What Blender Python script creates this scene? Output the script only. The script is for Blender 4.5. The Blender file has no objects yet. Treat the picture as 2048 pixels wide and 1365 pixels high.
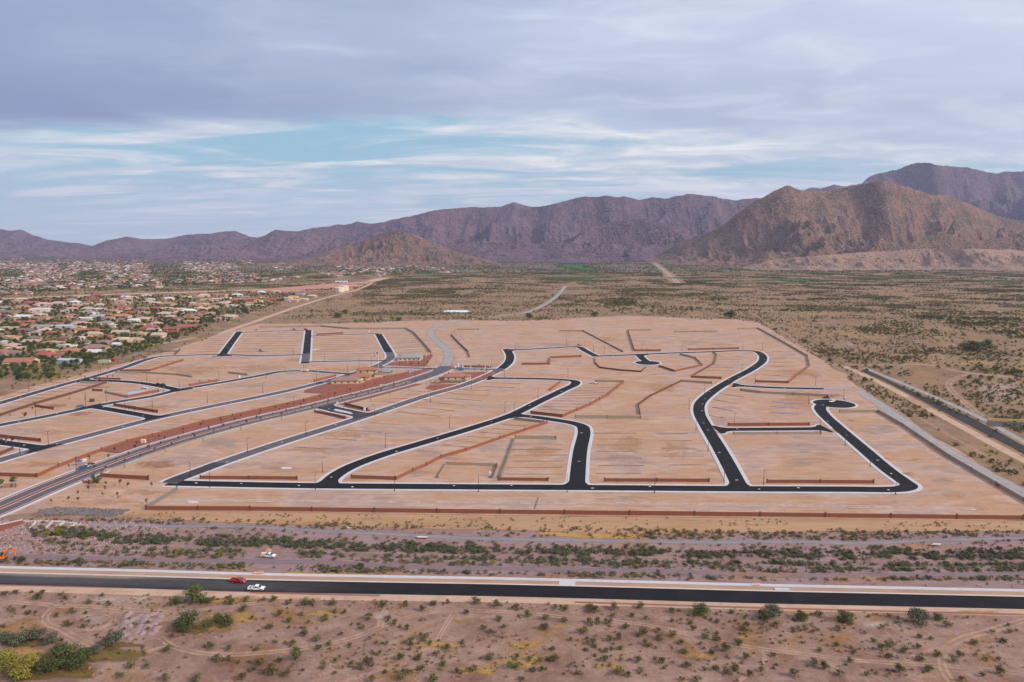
import bpy, bmesh, math, random
import numpy as np
from mathutils import Vector, Matrix

random.seed(7)
RNG = np.random.default_rng(11)
S = bpy.context.scene
COL = S.collection

# ------------------------------------------------------------------ camera
CAM_H, FPX, W, H, HORIZON = 125.0, 1450.0, 2048.0, 1365.0, 490.0
PITCH = math.atan((H / 2 - HORIZON) / FPX)
cam_d = bpy.data.cameras.new('camera')
cam_d.sensor_width = 36.0
cam_d.lens = 36.0 * FPX / W
cam_d.clip_start = 1.0
cam_d.clip_end = 60000.0
cam = bpy.data.objects.new('camera', cam_d)
COL.objects.link(cam)
cam.location = (0, 0, CAM_H)
cam.rotation_euler = (math.pi / 2 - PITCH, 0, 0)
S.camera = cam

# ------------------------------------------------------------------ sky, sun, exposure
SUN_EL, SUN_AZ = math.radians(33), math.radians(112)      # azimuth clockwise from +Y (the view direction)
world = bpy.data.worlds.new('World')
S.world = world
world.use_nodes = True
wn, wl = world.node_tree.nodes, world.node_tree.links
wn.clear()


def wnode(t, **kw):
    n = wn.new(t)
    for k, v in kw.items():
        setattr(n, k, v)
    return n


def wmath(op, a, b=None, c=None, clamp=False):
    n = wn.new('ShaderNodeMath')
    n.operation = op
    n.use_clamp = clamp
    for i, v in enumerate((a, b, c)):
        if v is None:
            continue
        if isinstance(v, (int, float)):
            n.inputs[i].default_value = v
        else:
            wl.new(v, n.inputs[i])
    return n.outputs[0]


def wstep(x, lo, hi, to0=0.0, to1=1.0):
    n = wn.new('ShaderNodeMapRange')
    n.interpolation_type = 'SMOOTHSTEP'
    n.inputs['From Min'].default_value = lo
    n.inputs['From Max'].default_value = hi
    n.inputs['To Min'].default_value = to0
    n.inputs['To Max'].default_value = to1
    wl.new(x, n.inputs['Value'])
    return n.outputs['Result']


def wmix(f, a, b, mode='MIX'):
    n = wn.new('ShaderNodeMix')
    n.data_type = 'RGBA'
    n.blend_type = mode
    for sock, v in ((n.inputs[0], f), (n.inputs[6], a), (n.inputs[7], b)):
        if isinstance(v, (int, float)):
            sock.default_value = v
        elif isinstance(v, tuple):
            sock.default_value = (*v, 1)
        else:
            wl.new(v, sock)
    return n.outputs[2]


def wnoise(vec, scale, detail=4, rough=0.5, dist=0.0):
    n = wn.new('ShaderNodeTexNoise')
    n.inputs['Scale'].default_value = scale
    n.inputs['Detail'].default_value = detail
    n.inputs['Roughness'].default_value = rough
    n.inputs['Distortion'].default_value = dist
    wl.new(vec, n.inputs['Vector'])
    return n.outputs['Fac']


sky = wnode('ShaderNodeTexSky', sky_type='NISHITA', sun_disc=False)
sky.sun_elevation = SUN_EL
sky.sun_rotation = SUN_AZ
sky.air_density = 1.0
sky.dust_density = 1.5
hsv = wnode('ShaderNodeHueSaturation')
hsv.inputs['Saturation'].default_value = 1.15
wl.new(sky.outputs[0], hsv.inputs['Color'])
clear = wmix(1.0, hsv.outputs[0], (0.074, 0.080, 0.090), 'MULTIPLY')
tc = wnode('ShaderNodeTexCoord')
sep = wnode('ShaderNodeSeparateXYZ')
wl.new(tc.outputs['Generated'], sep.inputs[0])
dx, dy, dz = sep.outputs
dzc = wmath('MAXIMUM', dz, 0.0)
den = wmath('ADD', dzc, 0.09)
# the cloud layers are flat sheets overhead: u to the right, v away from the viewer
u = wmath('DIVIDE', dx, den)
v = wmath('DIVIDE', dy, den)


def wvec(a, b, c=0.0):
    n = wn.new('ShaderNodeCombineXYZ')
    for i, q in enumerate((a, b, c)):
        if isinstance(q, (int, float)):
            n.inputs[i].default_value = q
        else:
            wl.new(q, n.inputs[i])
    return n.outputs[0]


uv = wvec(u, v, 0.0)
uv_str = wvec(wmath('MULTIPLY', u, 0.55), v, 3.0)
n_big = wnoise(uv, 0.42, 3, 0.5, 0.4)
n_mid = wnoise(uv_str, 1.1, 5, 0.55, 0.6)
n_wisp = wnoise(wvec(wmath('MULTIPLY', u, 0.42), wmath('MULTIPLY', v, 1.0), 9.0), 1.25, 7, 0.6, 1.1)
n_fine = wnoise(wvec(wmath('MULTIPLY', u, 0.6), v, 5.0), 3.0, 6, 0.6, 0.8)
# deck: a thick grey sheet over the viewer that ends some way off, its rim wavy and drawn further out to the right
rim = wmath('ADD', v, wmath('MULTIPLY', u, -0.15))
rim = wmath('ADD', rim, wmath('MULTIPLY', wmath('SUBTRACT', n_big, 0.5), 1.2))
rim = wmath('ADD', rim, wmath('MULTIPLY', wmath('SUBTRACT', n_mid, 0.5), 0.9))
deck = wstep(rim, 4.20, 3.62)
# deck colour: darker where thick (left), thinning out to white on the sun's side
thin = wmath('ADD', wmath('MULTIPLY', u, 0.22), wmath('MULTIPLY', wmath('SUBTRACT', n_mid, 0.5), 0.8))
thin = wmath('ADD', thin, wmath('MULTIPLY', wmath('SUBTRACT', n_big, 0.5), 1.2))
thin = wmath('ADD', thin, wmath('MULTIPLY', v, -0.07))
thin = wstep(thin, -0.95, 0.55)
deck_col = wmix(thin, (0.238, 0.292, 0.470), (0.555, 0.610, 0.740))
deck_col = wmix(wmath('MULTIPLY', wmath('MULTIPLY', wstep(n_fine, 0.42, 0.74), thin), 0.5), deck_col, (0.78, 0.80, 0.84))
# high thin veil beyond the deck: white wisps on blue, pale haze low down
veil = wstep(wmath('ADD', n_wisp, wmath('MULTIPLY', u, 0.018)), 0.36, 0.60)
low = wstep(dzc, 0.12, 0.0)
clear = wmix(0.7, clear, (0.33, 0.58, 0.71))
veil_col = wmix(wstep(n_fine, 0.3, 0.7), (0.52, 0.58, 0.69), (0.90, 0.87, 0.84))
back = wmix(wmath('MULTIPLY', veil, 0.92), clear, veil_col)
back = wmix(wmath('MULTIPLY', low, 0.6), back, (0.60, 0.62, 0.72))
skyc = wmix(deck, back, deck_col)
# overcast luminance rises with elevation
gain = wmath('ADD', wmath('MULTIPLY', dzc, 0.75), 0.92)
skyc = wmix(1.0, skyc, wvec(gain, gain, gain), 'MULTIPLY')
bg = wnode('ShaderNodeBackground')
bg.inputs['Strength'].default_value = 0.79
wl.new(skyc, bg.inputs['Color'])
wo = wnode('ShaderNodeOutputWorld')
wl.new(bg.outputs[0], wo.inputs['Surface'])

sun_d = bpy.data.lights.new('sun', 'SUN')
sun_d.energy = 3.0
sun_d.angle = math.radians(10)
sun_d.color = (1.0, 0.90, 0.80)
sun = bpy.data.objects.new('sun', sun_d)
COL.objects.link(sun)
_sd = Vector((math.sin(SUN_AZ) * math.cos(SUN_EL), math.cos(SUN_AZ) * math.cos(SUN_EL), math.sin(SUN_EL)))
sun.rotation_euler = (-_sd).to_track_quat('-Z', 'Y').to_euler()
sun.location = (300, -300, 400)

vs = S.view_settings
vs.view_transform = 'Standard'
vs.look = 'None'
vs.exposure = 0.43
vs.gamma = 1.0
vs.use_curve_mapping = False
S.cycles.max_bounces = 4
S.cycles.diffuse_bounces = 2
S.cycles.glossy_bounces = 2
S.cycles.transparent_max_bounces = 12
S.cycles.volume_bounces = 1
S.cycles.use_denoising = True

# ------------------------------------------------------------------ survey: where a sight line meets the ground
_cp, _sp = math.cos(PITCH), math.sin(PITCH)


def ray(px, py):
    a, b = (px - W / 2) / FPX, (H / 2 - py) / FPX
    return np.array([a, _cp + b * _sp, -_sp + b * _cp])


def flat(px, py, z=0.0):
    d = ray(px, py)
    t = (z - CAM_H) / d[2]
    return np.array([d[0] * t, d[1] * t])


WASH = np.array([flat(*p, -2.2) for p in ((-420, 1072), (100, 1076), (250, 1092), (500, 1097), (800, 1108), (1050, 1113), (1300, 1118), (1600, 1122), (2048, 1123), (2600, 1116))])


def pl_dist(P, line):
    """distance from points P (n,2) to a polyline"""
    best = np.full(len(P), 1e18)
    for a, b in zip(line[:-1], line[1:]):
        ab = b - a
        t = np.clip(((P - a) @ ab) / max(ab @ ab, 1e-9), 0, 1)
        q = a + t[:, None] * ab
        best = np.minimum(best, ((P - q) ** 2).sum(1))
    return np.sqrt(best)


def hgt(P):
    P = np.atleast_2d(np.asarray(P, float))
    z = np.zeros(len(P))
    m = (P[:, 1] > 200) & (P[:, 1] < 420)
    if m.any():
        z[m] = -2.5 * np.exp(-(pl_dist(P[m], WASH) / 9.5) ** 2)
    return z


def h1(x, y):
    return float(hgt([[x, y]])[0])


def G(px, py):
    z = 0.0
    for _ in range(6):
        q = flat(px, py, z)
        z = h1(q[0], q[1])
    return np.array([q[0], q[1]])


def GV(px, py):
    px, py = np.asarray(px, float), np.asarray(py, float)
    ax, b = (px - W / 2) / FPX, (H / 2 - py) / FPX
    D = np.stack([ax, _cp + b * _sp, -_sp + b * _cp], 1)
    z = np.zeros(len(px))
    for _ in range(5):
        t = (z - CAM_H) / D[:, 2]
        Q = D[:, :2] * t[:, None]
        z = hgt(Q)
    return Q


def ppm(py):
    """pixels per metre on the ground at image row py"""
    return (py - HORIZON) / CAM_H


# ------------------------------------------------------------------ numpy noise
def _hash(ix, iy, seed):
    n = (ix.astype(np.int64) * 374761393 + iy.astype(np.int64) * 668265263 + seed * 1442695041) & 0xffffffff
    n = ((n ^ (n >> 13)) * 1274126177) & 0xffffffff
    n = (n ^ (n >> 16)) & 0xffffffff
    return n / 4294967295.0


def vnoise(x, y, seed=0):
    ix, iy = np.floor(x), np.floor(y)
    fx, fy = x - ix, y - iy
    fx, fy = fx * fx * fx * (fx * (fx * 6 - 15) + 10), fy * fy * fy * (fy * (fy * 6 - 15) + 10)
    a, b = _hash(ix, iy, seed), _hash(ix + 1, iy, seed)
    c, d = _hash(ix, iy + 1, seed), _hash(ix + 1, iy + 1, seed)
    return (a * (1 - fx) + b * fx) * (1 - fy) + (c * (1 - fx) + d * fx) * fy


def fbm(x, y, oct=4, seed=0, gain=0.5):
    s, a, t = 0.0, 1.0, 0.0
    for i in range(oct):
        s = s + a * vnoise(x, y, seed + i * 17)
        t += a
        a *= gain
        x, y = x * 2.03 + 7.1, y * 2.03 - 3.7
    return s / t


def ridged(x, y, oct=5, seed=0, gain=0.5):
    s, a, t, w = 0.0, 1.0, 0.0, 1.0
    for i in range(oct):
        n = 1 - np.abs(2 * vnoise(x, y, seed + i * 31) - 1)
        n = n * n * w
        w = np.clip(n * 1.6, 0.25, 1)
        s = s + a * n
        t += a
        a *= gain
        x, y = x * 2.07 + 3.3, y * 2.07 + 9.1
    return s / t


# ------------------------------------------------------------------ materials
def srgb(r, g, b):
    f = lambda c: (c / 255 / 12.92) if c <= 10 else ((c / 255 + 0.055) / 1.055) ** 2.4
    return (f(r), f(g), f(b))


MATS = {}


def _mat(name):
    m = bpy.data.materials.new(name)
    m.use_nodes = True
    nt = m.node_tree
    return m, nt, nt.nodes, nt.links, nt.nodes['Principled BSDF']


def plain(name, col, rough=0.7, var=0.12, scale=0.5, metal=0.0, spec=0.3, rnd=0.0, bump=0.0):
    """one base colour with mild noise mottling; rnd: brightness change from object to object"""
    if name in MATS:
        return MATS[name]
    m, nt, n, l, p = _mat(name)
    geo = n.new('ShaderNodeNewGeometry')
    tx = n.new('ShaderNodeTexNoise')
    tx.inputs['Scale'].default_value = scale
    tx.inputs['Detail'].default_value = 5
    l.new(geo.outputs['Position'], tx.inputs['Vector'])
    mr = n.new('ShaderNodeMapRange')
    mr.inputs['From Min'].default_value = 0.25
    mr.inputs['From Max'].default_value = 0.75
    mr.inputs['To Min'].default_value = 1 - var
    mr.inputs['To Max'].default_value = 1 + var
    l.new(tx.outputs['Fac'], mr.inputs['Value'])
    f = mr.outputs[0]
    if rnd:
        oi = n.new('ShaderNodeObjectInfo')
        m2 = n.new('ShaderNodeMapRange')
        m2.inputs['To Min'].default_value = 1 - rnd
        m2.inputs['To Max'].default_value = 1 + rnd
        l.new(oi.outputs['Random'], m2.inputs['Value'])
        mm = n.new('ShaderNodeMath')
        mm.operation = 'MULTIPLY'
        l.new(f, mm.inputs[0])
        l.new(m2.outputs[0], mm.inputs[1])
        f = mm.outputs[0]
    hs = n.new('ShaderNodeHueSaturation')
    hs.inputs['Color'].default_value = (*col, 1)
    l.new(f, hs.inputs['Value'])
    l.new(hs.outputs[0], p.inputs['Base Color'])
    p.inputs['Roughness'].default_value = rough
    p.inputs['Metallic'].default_value = metal
    p.inputs['Specular IOR Level'].default_value = spec
    if bump:
        bp = n.new('ShaderNodeBump')
        bp.inputs['Strength'].default_value = bump
        bp.inputs['Distance'].default_value = 0.1
        l.new(tx.outputs['Fac'], bp.inputs['Height'])
        l.new(bp.outputs[0], p.inputs['Normal'])
    MATS[name] = m
    return m


def dirt(name, cols, scale=0.02, stretch=(1, 1), streak=None, streak_amt=0.35, fine=0.16, fine_scale=1.2, speck=None, feather=False, fk=0.9, rot=0.0, bump=0.35, grass=None, mid=None, streak2=None):
    """bare ground: colour blotches from `cols`, streaks, fine grain, optional dark specks (plants too small to build) and dry-grass patches"""
    m, nt, n, l, p = _mat(name)
    geo = n.new('ShaderNodeNewGeometry')

    def noise(sc, det=5, rgh=0.55, st=(1, 1), off=0.0, dist=0.0, r=0.0):
        mp = n.new('ShaderNodeMapping')
        mp.inputs['Scale'].default_value = (st[0], st[1], 1)
        mp.inputs['Location'].default_value = (off, off * 0.7, 0)
        mp.inputs['Rotation'].default_value = (0, 0, r)
        l.new(geo.outputs['Position'], mp.inputs['Vector'])
        t = n.new('ShaderNodeTexNoise')
        t.inputs['Scale'].default_value = sc
        t.inputs['Detail'].default_value = det
        t.inputs['Roughness'].default_value = rgh
        t.inputs['Distortion'].default_value = dist
        l.new(mp.outputs[0], t.inputs['Vector'])
        return t.outputs['Fac']

    def ramp(f, stops):
        r = n.new('ShaderNodeValToRGB')
        e = r.color_ramp.elements
        while len(e) < len(stops):
            e.new(0.5)
        for el, (pos, c) in zip(e, stops):
            el.position = pos
            el.color = (*c, 1) if len(c) == 3 else c
        l.new(f, r.inputs[0])
        return r.outputs[0]

    def mix(f, a, b, mode='MIX'):
        k = n.new('ShaderNodeMix')
        k.data_type = 'RGBA'
        k.blend_type = mode
        for sk, q in ((k.inputs[0], f), (k.inputs[6], a), (k.inputs[7], b)):
            if isinstance(q, (int, float)):
                sk.default_value = q
            elif isinstance(q, tuple):
                sk.default_value = (*q, 1)
            else:
                l.new(q, sk)
        return k.outputs[2]

    k = len(cols)
    base = ramp(noise(scale, 6, 0.6, stretch, 0, 0.6), [(0.30 + 0.40 * i / max(k - 1, 1), c) for i, c in enumerate(cols)])
    if grass:
        gf = ramp(noise(grass[1], 6, 0.65, (1, 1), 51, 0.5), [(grass[2], (0, 0, 0)), (grass[2] + 0.14, (1, 1, 1))])
        base = mix(gf, base, grass[0])
    if streak:
        sf = ramp(noise(streak[2], 4, 0.6, streak[:2], 31, 0.3, rot), [(0.38, (0, 0, 0)), (0.72, (1, 1, 1))])
        if streak2:
            sf2 = ramp(noise(streak2[2], 4, 0.6, streak2[:2], 61, 0.3, streak2[3]), [(0.40, (0, 0, 0)), (0.70, (1, 1, 1))])
            sel = ramp(noise(0.011, 2, 0.5, (1, 1), 91), [(0.47, (0, 0, 0)), (0.53, (1, 1, 1))])
            sf = mix(sel, sf, sf2)
        dark = mix(1.0, base, (0.66, 0.60, 0.56), 'MULTIPLY')
        base = mix(mix(1.0, sf, (streak_amt,) * 3, 'MULTIPLY'), base, dark)
    if mid:
        gm_ = ramp(noise(mid[0], 7, 0.72, stretch, 23, 0.8), [(0.32, (1 - mid[1],) * 3), (0.66, (1.0,) * 3)])
        base = mix(1.0, base, gm_, 'MULTIPLY')
    g = ramp(noise(fine_scale, 6, 0.7, (1, 1), 13), [(0.25, (1 - fine,) * 3), (0.75, (1.0,) * 3)])
    base = mix(1.0, base, g, 'MULTIPLY')
    if speck:
        col, sc, size = speck
        vo = n.new('ShaderNodeTexVoronoi')
        vo.voronoi_dimensions = '2D'
        vo.inputs['Scale'].default_value = sc
        l.new(geo.outputs['Position'], vo.inputs['Vector'])
        thr = n.new('ShaderNodeMath')
        thr.operation = 'MULTIPLY'
        l.new(noise(sc * 0.12, 4, 0.6, (1, 1), 77), thr.inputs[0])
        thr.inputs[1].default_value = size * 2
        lt = n.new('ShaderNodeMath')
        lt.operation = 'LESS_THAN'
        l.new(vo.outputs['Distance'], lt.inputs[0])
        l.new(thr.outputs[0], lt.inputs[1])
        base = mix(lt.outputs[0], base, col)
    l.new(base, p.inputs['Base Color'])
    p.inputs['Roughness'].default_value = 0.95
    p.inputs['Specular IOR Level'].default_value = 0.1
    if bump:
        bp = n.new('ShaderNodeBump')
        bp.inputs['Strength'].default_value = bump
        bp.inputs['Distance'].default_value = 0.25
        l.new(noise(0.9, 6, 0.65), bp.inputs['Height'])
        l.new(bp.outputs[0], p.inputs['Normal'])
    if feather:
        at = n.new('ShaderNodeAttribute')
        at.attribute_name = 'fe'
        nz = noise(0.16, 8, 0.72, stretch, 5, 0.4)
        a1 = n.new('ShaderNodeMath')
        a1.operation = 'MULTIPLY_ADD'
        l.new(nz, a1.inputs[0])
        a1.inputs[1].default_value = fk * 2
        a1.inputs[2].default_value = -fk
        a2 = n.new('ShaderNodeMath')
        a2.operation = 'ADD'
        l.new(a1.outputs[0], a2.inputs[0])
        l.new(at.outputs['Fac'], a2.inputs[1])
        mr = n.new('ShaderNodeMapRange')
        mr.interpolation_type = 'SMOOTHSTEP'
        mr.inputs['From Min'].default_value = 0.15
        mr.inputs['From Max'].default_value = 1.15
        l.new(a2.outputs[0], mr.inputs['Value'])
        l.new(mr.outputs[0], p.inputs['Alpha'])
    MATS[name] = m
    return m


# ------------------------------------------------------------------ object helpers
def link(name, me, mats=(), parent=None, loc=None, rotz=0.0):
    o = bpy.data.objects.new(name, me)
    COL.objects.link(o)
    if me is not None:
        for m in (mats if isinstance(mats, (list, tuple)) else (mats,)):
            if m is not None and m.name not in [q.name for q in me.materials if q]:
                me.materials.append(m)
    if parent is not None:
        o.parent = parent
    if loc is not None:
        o.location = loc
    if rotz:
        o.rotation_euler = (0, 0, rotz)
    return o


def tag(o, label=None, cat=None, group=None, kind=None):
    if label:
        o['label'] = label
    if cat:
        o['category'] = cat
    if group:
        o['group'] = group
    if kind:
        o['kind'] = kind
    return o


def thing(name, label, cat, loc, rotz=0.0, group=None):
    o = link(name, None, loc=loc, rotz=rotz)
    o.empty_display_size = 0.5
    return tag(o, label, cat, group)


def mesh(name, verts, faces, smooth=False, midx=None):
    me = bpy.data.meshes.new(name)
    me.from_pydata([tuple(map(float, v)) for v in verts], [], [tuple(f) for f in faces])
    if midx is not None:
        me.polygons.foreach_set('material_index', midx)
    if smooth:
        me.polygons.foreach_set('use_smooth', [True] * len(me.polygons))
    me.update()
    return me


class MB:
    """collects simple shapes into one mesh"""

    def __init__(self):
        self.v, self.f, self.m = [], [], []

    def add(self, vs, fs, mi=0, M=None):
        b = len(self.v)
        for q in vs:
            q = Vector(q)
            if M is not None:
                q = M @ q
            self.v.append(tuple(q))
        for f in fs:
            self.f.append(tuple(i + b for i in f))
            self.m.append(mi)
        return self

    def box(self, x0, x1, y0, y1, z0, z1, mi=0, M=None, top=None):
        """top=(sx,sy): shrink the top face"""
        sx, sy = top or (1, 1)
        cx, cy, hx, hy = (x0 + x1) / 2, (y0 + y1) / 2, (x1 - x0) / 2, (y1 - y0) / 2
        vs = [(x0, y0, z0), (x1, y0, z0), (x1, y1, z0), (x0, y1, z0)]
        vs += [(cx - hx * sx, cy - hy * sy, z1), (cx + hx * sx, cy - hy * sy, z1), (cx + hx * sx, cy + hy * sy, z1), (cx - hx * sx, cy + hy * sy, z1)]
        fs = [(3, 2, 1, 0), (4, 5, 6, 7), (0, 1, 5, 4), (1, 2, 6, 5), (2, 3, 7, 6), (3, 0, 4, 7)]
        return self.add(vs, fs, mi, M)

    def prism(self, prof, y0, y1, mi=0, M=None):
        """side profile (x,z) extruded along y"""
        k = len(prof)
        vs = [(x, y0, z) for x, z in prof] + [(x, y1, z) for x, z in prof]
        fs = [tuple(range(k)), tuple(range(2 * k - 1, k - 1, -1))]
        fs += [(i, i + k, (i + 1) % k + k, (i + 1) % k) for i in range(k)]
        return self.add(vs, fs, mi, M)

    def tube(self, a, b, r0, r1=None, n=6, mi=0, M=None, caps=True):
        r1 = r0 if r1 is None else r1
        a, b = Vector(a), Vector(b)
        d = (b - a).normalized()
        s = d.orthogonal().normalized()
        t = d.cross(s)
        vs = [a + (s * math.cos(2 * math.pi * i / n) + t * math.sin(2 * math.pi * i / n)) * r0 for i in range(n)]
        vs += [b + (s * math.cos(2 * math.pi * i / n) + t * math.sin(2 * math.pi * i / n)) * r1 for i in range(n)]
        fs = [(i, (i + 1) % n, (i + 1) % n + n, i + n) for i in range(n)]
        if caps:
            fs += [tuple(range(n - 1, -1, -1)), tuple(range(n, 2 * n))]
        return self.add(vs, fs, mi, M)

    def me(self, name, smooth=False):
        return mesh(name, self.v, self.f, smooth, self.m)

    def build(self, name, mats, parent=None, smooth=False, loc=None, rotz=0.0):
        return link(name, self.me(name, smooth), mats, parent, loc, rotz)


def spline(pts, step=2.0, closed=False):
    """Catmull-Rom through world points, resampled about every `step` metres"""
    P = np.asarray(pts, float)
    if len(P) == 2:
        k = max(2, int(np.linalg.norm(P[1] - P[0]) / step) + 1)
        return P[0] + (P[1] - P[0]) * np.linspace(0, 1, k)[:, None]
    Q = np.vstack([2 * P[0] - P[1], P, 2 * P[-1] - P[-2]])
    out = []
    for i in range(1, len(Q) - 2):
        p0, p1, p2, p3 = Q[i - 1:i + 3]
        d1 = max(np.linalg.norm(p1 - p0), 1e-6) ** 0.5
        d2 = max(np.linalg.norm(p2 - p1), 1e-6) ** 0.5
        d3 = max(np.linalg.norm(p3 - p2), 1e-6) ** 0.5
        m1 = (p1 - p0) / d1 - (p2 - p0) / (d1 + d2) + (p2 - p1) / d2
        m2 = (p2 - p1) / d2 - (p3 - p1) / (d2 + d3) + (p3 - p2) / d3
        m1, m2 = m1 * d2, m2 * d2
        k = max(2, int(np.linalg.norm(p2 - p1) / step * 3))
        t = np.linspace(0, 1, k, endpoint=False)[:, None]
        out.append((2 * t ** 3 - 3 * t ** 2 + 1) * p1 + (t ** 3 - 2 * t ** 2 + t) * m1 + (-2 * t ** 3 + 3 * t ** 2) * p2 + (t ** 3 - t ** 2) * m2)
    out.append(P[-1:])
    C = np.vstack(out)
    return resample(C, step)


def resample(C, step):
    s = np.concatenate([[0], np.cumsum(np.linalg.norm(np.diff(C, axis=0), axis=1))])
    k = max(2, int(s[-1] / step) + 1)
    t = np.linspace(0, s[-1], k)
    return np.stack([np.interp(t, s, C[:, 0]), np.interp(t, s, C[:, 1])], 1)


def normals(C):
    d = np.gradient(C, axis=0)
    d /= np.maximum(np.linalg.norm(d, axis=1), 1e-9)[:, None]
    return np.stack([-d[:, 1], d[:, 0]], 1)


_zl = [0]


def nextz(base):
    _zl[0] += 1
    return base + 0.0008 * (_zl[0] % 40)


def ribbon(name, C, offs, z, mat, kind='structure', fe=None, parent=None, taper=None):
    """sheet along centre line C; offs: lateral offsets (scalars or arrays), left to right"""
    N = normals(C)
    n, k = len(C), len(offs)
    P = np.stack([C + N * (np.asarray(o)[:, None] if np.ndim(o) else o) for o in offs], 1).reshape(-1, 2)
    Z = hgt(P) + z
    V = np.column_stack([P, Z])
    F = [(i * k + j, i * k + j + 1, (i + 1) * k + j + 1, (i + 1) * k + j) for i in range(n - 1) for j in range(k - 1)]
    me = mesh(name, V, [f[::-1] for f in F])
    # keep faces looking up
    if len(me.polygons) and me.polygons[len(me.polygons) // 2].normal.z < 0:
        me.flip_normals()
    if fe is not None:
        a = me.attributes.new('fe', 'FLOAT', 'POINT')
        a.data.foreach_set('value', (np.asarray([fe] * n, np.float32) * (1 if taper is None else np.asarray(taper, np.float32)[:, None])).ravel())
    o = link(name, me, mat, parent)
    if kind and parent is None:
        o['kind'] = kind
    return o


def track(name, pix, half, mat, soft=0.5, base=0.035, step=2.5):
    C = spline([G(*p) for p in pix], step)
    w = half * (0.8 + 0.4 * fbm(C[:, 0] * 0.07, C[:, 1] * 0.07, 3, 5))
    return ribbon(name, C, [-w * (1.1 + soft), -w * 0.75, -w * 0.45, w * 0, w * 0.45, w * 0.75, w * (1.1 + soft)], nextz(base), mat, fe=[-0.6, 0.55, 0.88, 0.55, 0.88, 0.55, -0.6] if mat.name in ('track_soil', 'pale_soil') else [-0.5, 0.9, 1.05, 0.95, 1.05, 0.9, -0.5])


def sheet(name, pix, mat, z, jitter=0.0, kind='structure', world=False):
    P = [np.asarray(p, float) if world else G(*p) for p in pix]
    if jitter:
        P.append(P[0])
        C = resample(np.array(P), 6.0)
        nx = fbm(C[:, 0] * 0.03, C[:, 1] * 0.03, 2, 3) - 0.5
        ny = fbm(C[:, 0] * 0.03, C[:, 1] * 0.03, 2, 9) - 0.5
        C = C + np.stack([nx, ny], 1) * jitter * 2
        P = list(C[:-1])
    bm = bmesh.new()
    vs = [bm.verts.new((p[0], p[1], z)) for p in P]
    f = bm.faces.new(vs)
    bmesh.ops.triangulate(bm, faces=[f])
    bm.normal_update()
    me = bpy.data.meshes.new(name)
    bm.to_mesh(me)
    bm.free()
    if me.polygons[0].normal.z < 0:
        me.flip_normals()
    o = link(name, me, mat)
    if kind:
        o['kind'] = kind
    return o


def patch(name, px, py, rx, ry, mat, base=0.05, rot=0.0, seed=0, soft=0.60):
    """soft-edged spot of other soil, radii in pixels of the photograph turned to metres at that row"""
    c = G(px, py)
    a = G(px + rx, py) - c
    b = G(px, py - ry) - c
    R = 28
    P, fe = [c], [soft]
    for ring, (s, e) in enumerate(((0.4, soft), (0.75, soft * 0.72), (1.3, -0.35))):
        for i in range(R):
            t = 2 * math.pi * i / R
            k = s * (0.35 + 1.3 * float(fbm(np.array([math.cos(t) * 1.6 + seed * 3.1]), np.array([math.sin(t) * 1.6 + ring * 0.1]), 3, seed)[0]))
            P.append(c + a * math.cos(t + rot) * k + b * math.sin(t + rot) * k)
            fe.append(e)
    F = [(0, 1 + i, 1 + (i + 1) % R) for i in range(R)]
    for r in range(2):
        o = 1 + r * R
        F += [(o + i, o + R + i, o + R + (i + 1) % R, o + (i + 1) % R) for i in range(R)]
    P = np.array(P)
    V = np.column_stack([P, hgt(P) + nextz(base)])
    me = mesh(name, V, F)
    if me.polygons[0].normal.z < 0:
        me.flip_normals()
    at = me.attributes.new('fe', 'FLOAT', 'POINT')
    at.data.foreach_set('value', np.asarray(fe, np.float32))
    o = link(name, me, mat)
    o['kind'] = 'structure'
    return o


ORD = ['first', 'second', 'third', 'fourth', 'fifth', 'sixth', 'seventh', 'eighth', 'ninth', 'tenth', 'eleventh', 'twelfth', 'thirteenth', 'fourteenth', 'fifteenth', 'sixteenth', 'seventeenth', 'eighteenth', 'nineteenth', 'twentieth']


def ordn(i):
    n = i + 1
    if n > 100:
        return 'hundred-and-' + ordn(n - 101)
    if n == 100:
        return 'hundredth'
    if i < 20:
        return ORD[i]
    tens, r = ['twenty', 'thirty', 'forty', 'fifty', 'sixty', 'seventy', 'eighty', 'ninety'][n // 10 - 2], n % 10
    return tens + '-' + ORD[r - 1] if r else tens[:-1] + 'ieth'

# ================================================================== ground
SAND = [(0.33, 0.215, 0.160), (0.43, 0.275, 0.195), (0.46, 0.300, 0.215), (0.40, 0.250, 0.165)]
PAD = [(0.415, 0.266, 0.200), (0.500, 0.312, 0.218), (0.495, 0.285, 0.172), (0.53, 0.350, 0.258), (0.405, 0.276, 0.220), (0.51, 0.310, 0.205)]
M_ground = dirt('desert_soil', [(0.258, 0.134, 0.096), (0.345, 0.202, 0.152), (0.430, 0.272, 0.205), (0.395, 0.210, 0.125)], 0.045, streak=(0.5, 1.0, 0.16), streak_amt=0.5, fine=0.42, fine_scale=1.1, grass=((0.37, 0.185, 0.052), 0.05, 0.56), mid=(0.28, 0.34))
M_far = dirt('far_desert_soil', [(0.225, 0.138, 0.085), (0.33, 0.208, 0.125), (0.27, 0.165, 0.095), (0.38, 0.245, 0.160)], 0.014, fine=0.3, fine_scale=0.4, mid=(0.05, 0.35), grass=((0.36, 0.225, 0.10), 0.012, 0.50))
M_far2 = dirt('valley_soil', [(0.19, 0.125, 0.080), (0.27, 0.175, 0.110), (0.22, 0.145, 0.092), (0.33, 0.210, 0.140)], 0.004, fine=0.25, fine_scale=0.1, speck=((0.050, 0.052, 0.030), 0.10, 0.36))
M_pad = dirt('graded_soil', PAD, 0.028, stretch=(0.55, 1.0), streak=(0.10, 1.0, 0.36), streak_amt=0.48, fine=0.22, fine_scale=0.8, rot=0.05, mid=(0.14, 0.22), streak2=(0.12, 1.0, 0.30, -1.15))
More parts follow.
